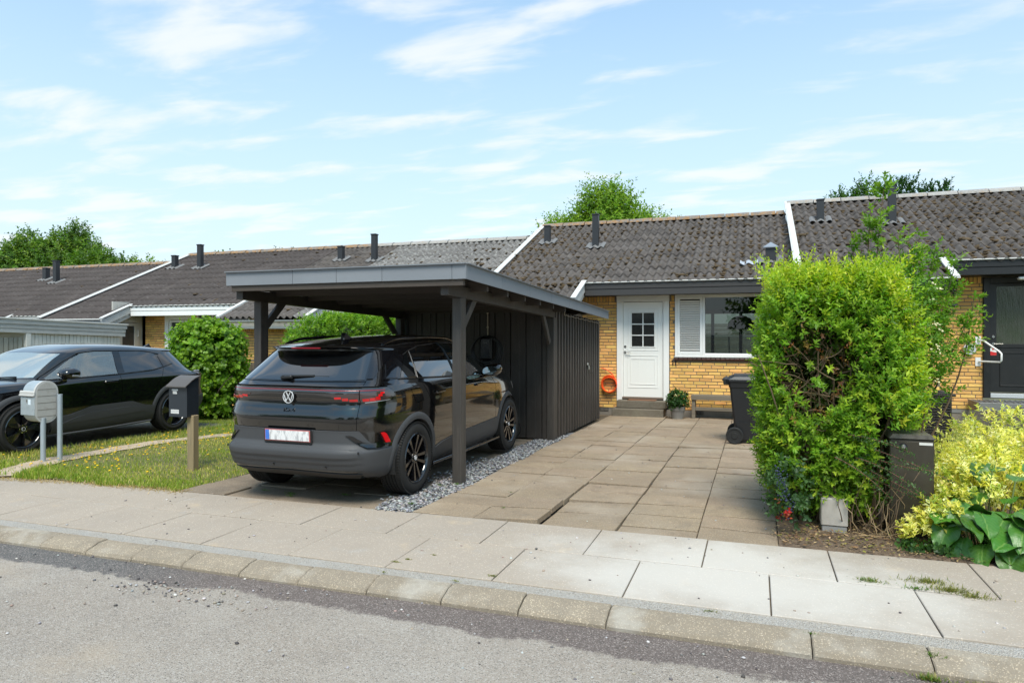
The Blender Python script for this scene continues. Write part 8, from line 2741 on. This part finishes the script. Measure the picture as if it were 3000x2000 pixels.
lb2 = thing('letter_box', 'dark anthracite letter box with curved lid on a square wooden post', 'letter box', (-6.36, 6.4, 0))
m_anth = mat('anthracite_steel', (.022, .027, .034), .42, spec=.5, layers=((7, .5, .75, (.030, .035, .042), .6),))
b = MB(); b.box(-6.385, -6.288, 6.365, 6.455, -.06, .64, .006); b.build('post', mat('pressure_treated_post', (.27, .205, .115), .85, layers=((4, .42, .7, (.13, .105, .065), .7, (3, 3, .3)), (40, .55, .75, (.27, .22, .14), .5, (1, 1, .06)), (2, .5, .7, (.17, .16, .08), .5)), bump=((60, .3, .004, (1, 1, .08)),)), lb2)
bx = (-6.592, -6.318)
prof = [(6.30, .625), (6.48, .625), (6.48, 1.085), (6.42, 1.065), (6.36, 1.035), (6.30, .995)]
b = MB(); b.prism([(y, z) for y, z in prof], (bx[0], 0, 0), (0, 1, 0), (0, 0, 1), (1, 0, 0), bx[1] - bx[0]); body2 = b.build('body', m_anth, lb2)
lp_ = [(6.262, .978), (6.275, .988), (6.31, 1.010), (6.36, 1.044), (6.41, 1.070), (6.45, 1.084), (6.49, 1.096)]
b = MB()
pr = [(y, z) for y, z in lp_] + [(y + .001, z + .012) for y, z in lp_[::-1]]
b.prism(pr, (bx[0] - .014, 0, 0), (0, 1, 0), (0, 0, 1), (1, 0, 0), bx[1] - bx[0] + .028); b.build('lid', mat('anthracite_lid', (.085, .075, .068), .45, layers=((6, .45, .7, (.11, .095, .085), .6),)), lb2, smooth=30)
m_lab = mat('paper_label', (.74, .73, .71), .5)
m_ink = mat('label_print', (.08, .08, .08), .6)
for (x0, x1, z0, z1) in ((-6.545, -6.455, .935, .952), (-6.53, -6.475, .915, .930), (-6.53, -6.468, .897, .912), (-6.56, -6.44, .690, .710), (-6.56, -6.44, .664, .686)):
    b = MB(); b.box(x0, x1, 6.297, 6.2995, z0, z1); q = b.build('label', m_lab, body2)
    b = MB()
    x = x0 + .006
    while x < x1 - .012:
        w = rng.uniform(.004, .012); b.box(x, min(x + w, x1 - .004), 6.2962, 6.297, z0 + (z1 - z0) * .4, z0 + (z1 - z0) * .62); x += w + .004
    b.build('print', m_ink, q)

# ---------------------------------------------------------------- across the street, behind the camera: seen only in paint and glass
of = thing('slat_fence', 'long grey slatted fence across the street, mirrored in the windows', 'fence', (-2, -9.5, -.1))
for k in range(6):
    b = MB(); b.box(-26, 16, -9.52, -9.50, -.0 + k * .27, .24 + k * .27, .003); b.build('slat', m_greyw, of)
for i in range(15):
    x = -26 + i * 3.0
    b = MB(); b.box(x - .05, x + .05, -9.50, -9.40, -.1, 1.72, .004); b.build('post', m_greyw, of)
for i, (x, y, zt, rr, lab) in enumerate(((-19, -17, 8.0, 3.6, 'large tree across the street, left of the reflected fence'), (-8, -19, 7.2, 3.2, 'rounded tree across the street behind the fence'), (3, -18, 8.2, 3.6, 'tree across the street mirrored in the kitchen window'), (13, -17, 7.0, 3.2, 'tree across the street at the right end of the fence'))):
    tree(lab, (x, y, -.5), [((x, y, zt - rr), (rr, rr, rr)), ((x - rr * .6, y, zt - rr * 1.5), (rr * .6, rr * .6, rr * .6)), ((x + rr * .6, y, zt - rr * 1.5), (rr * .6, rr * .6, rr * .6))], .2, (.42, .26), WG, 34, 'trees across the street', slen=(.5, 1.2), nleaf=8, seed=60 + i)
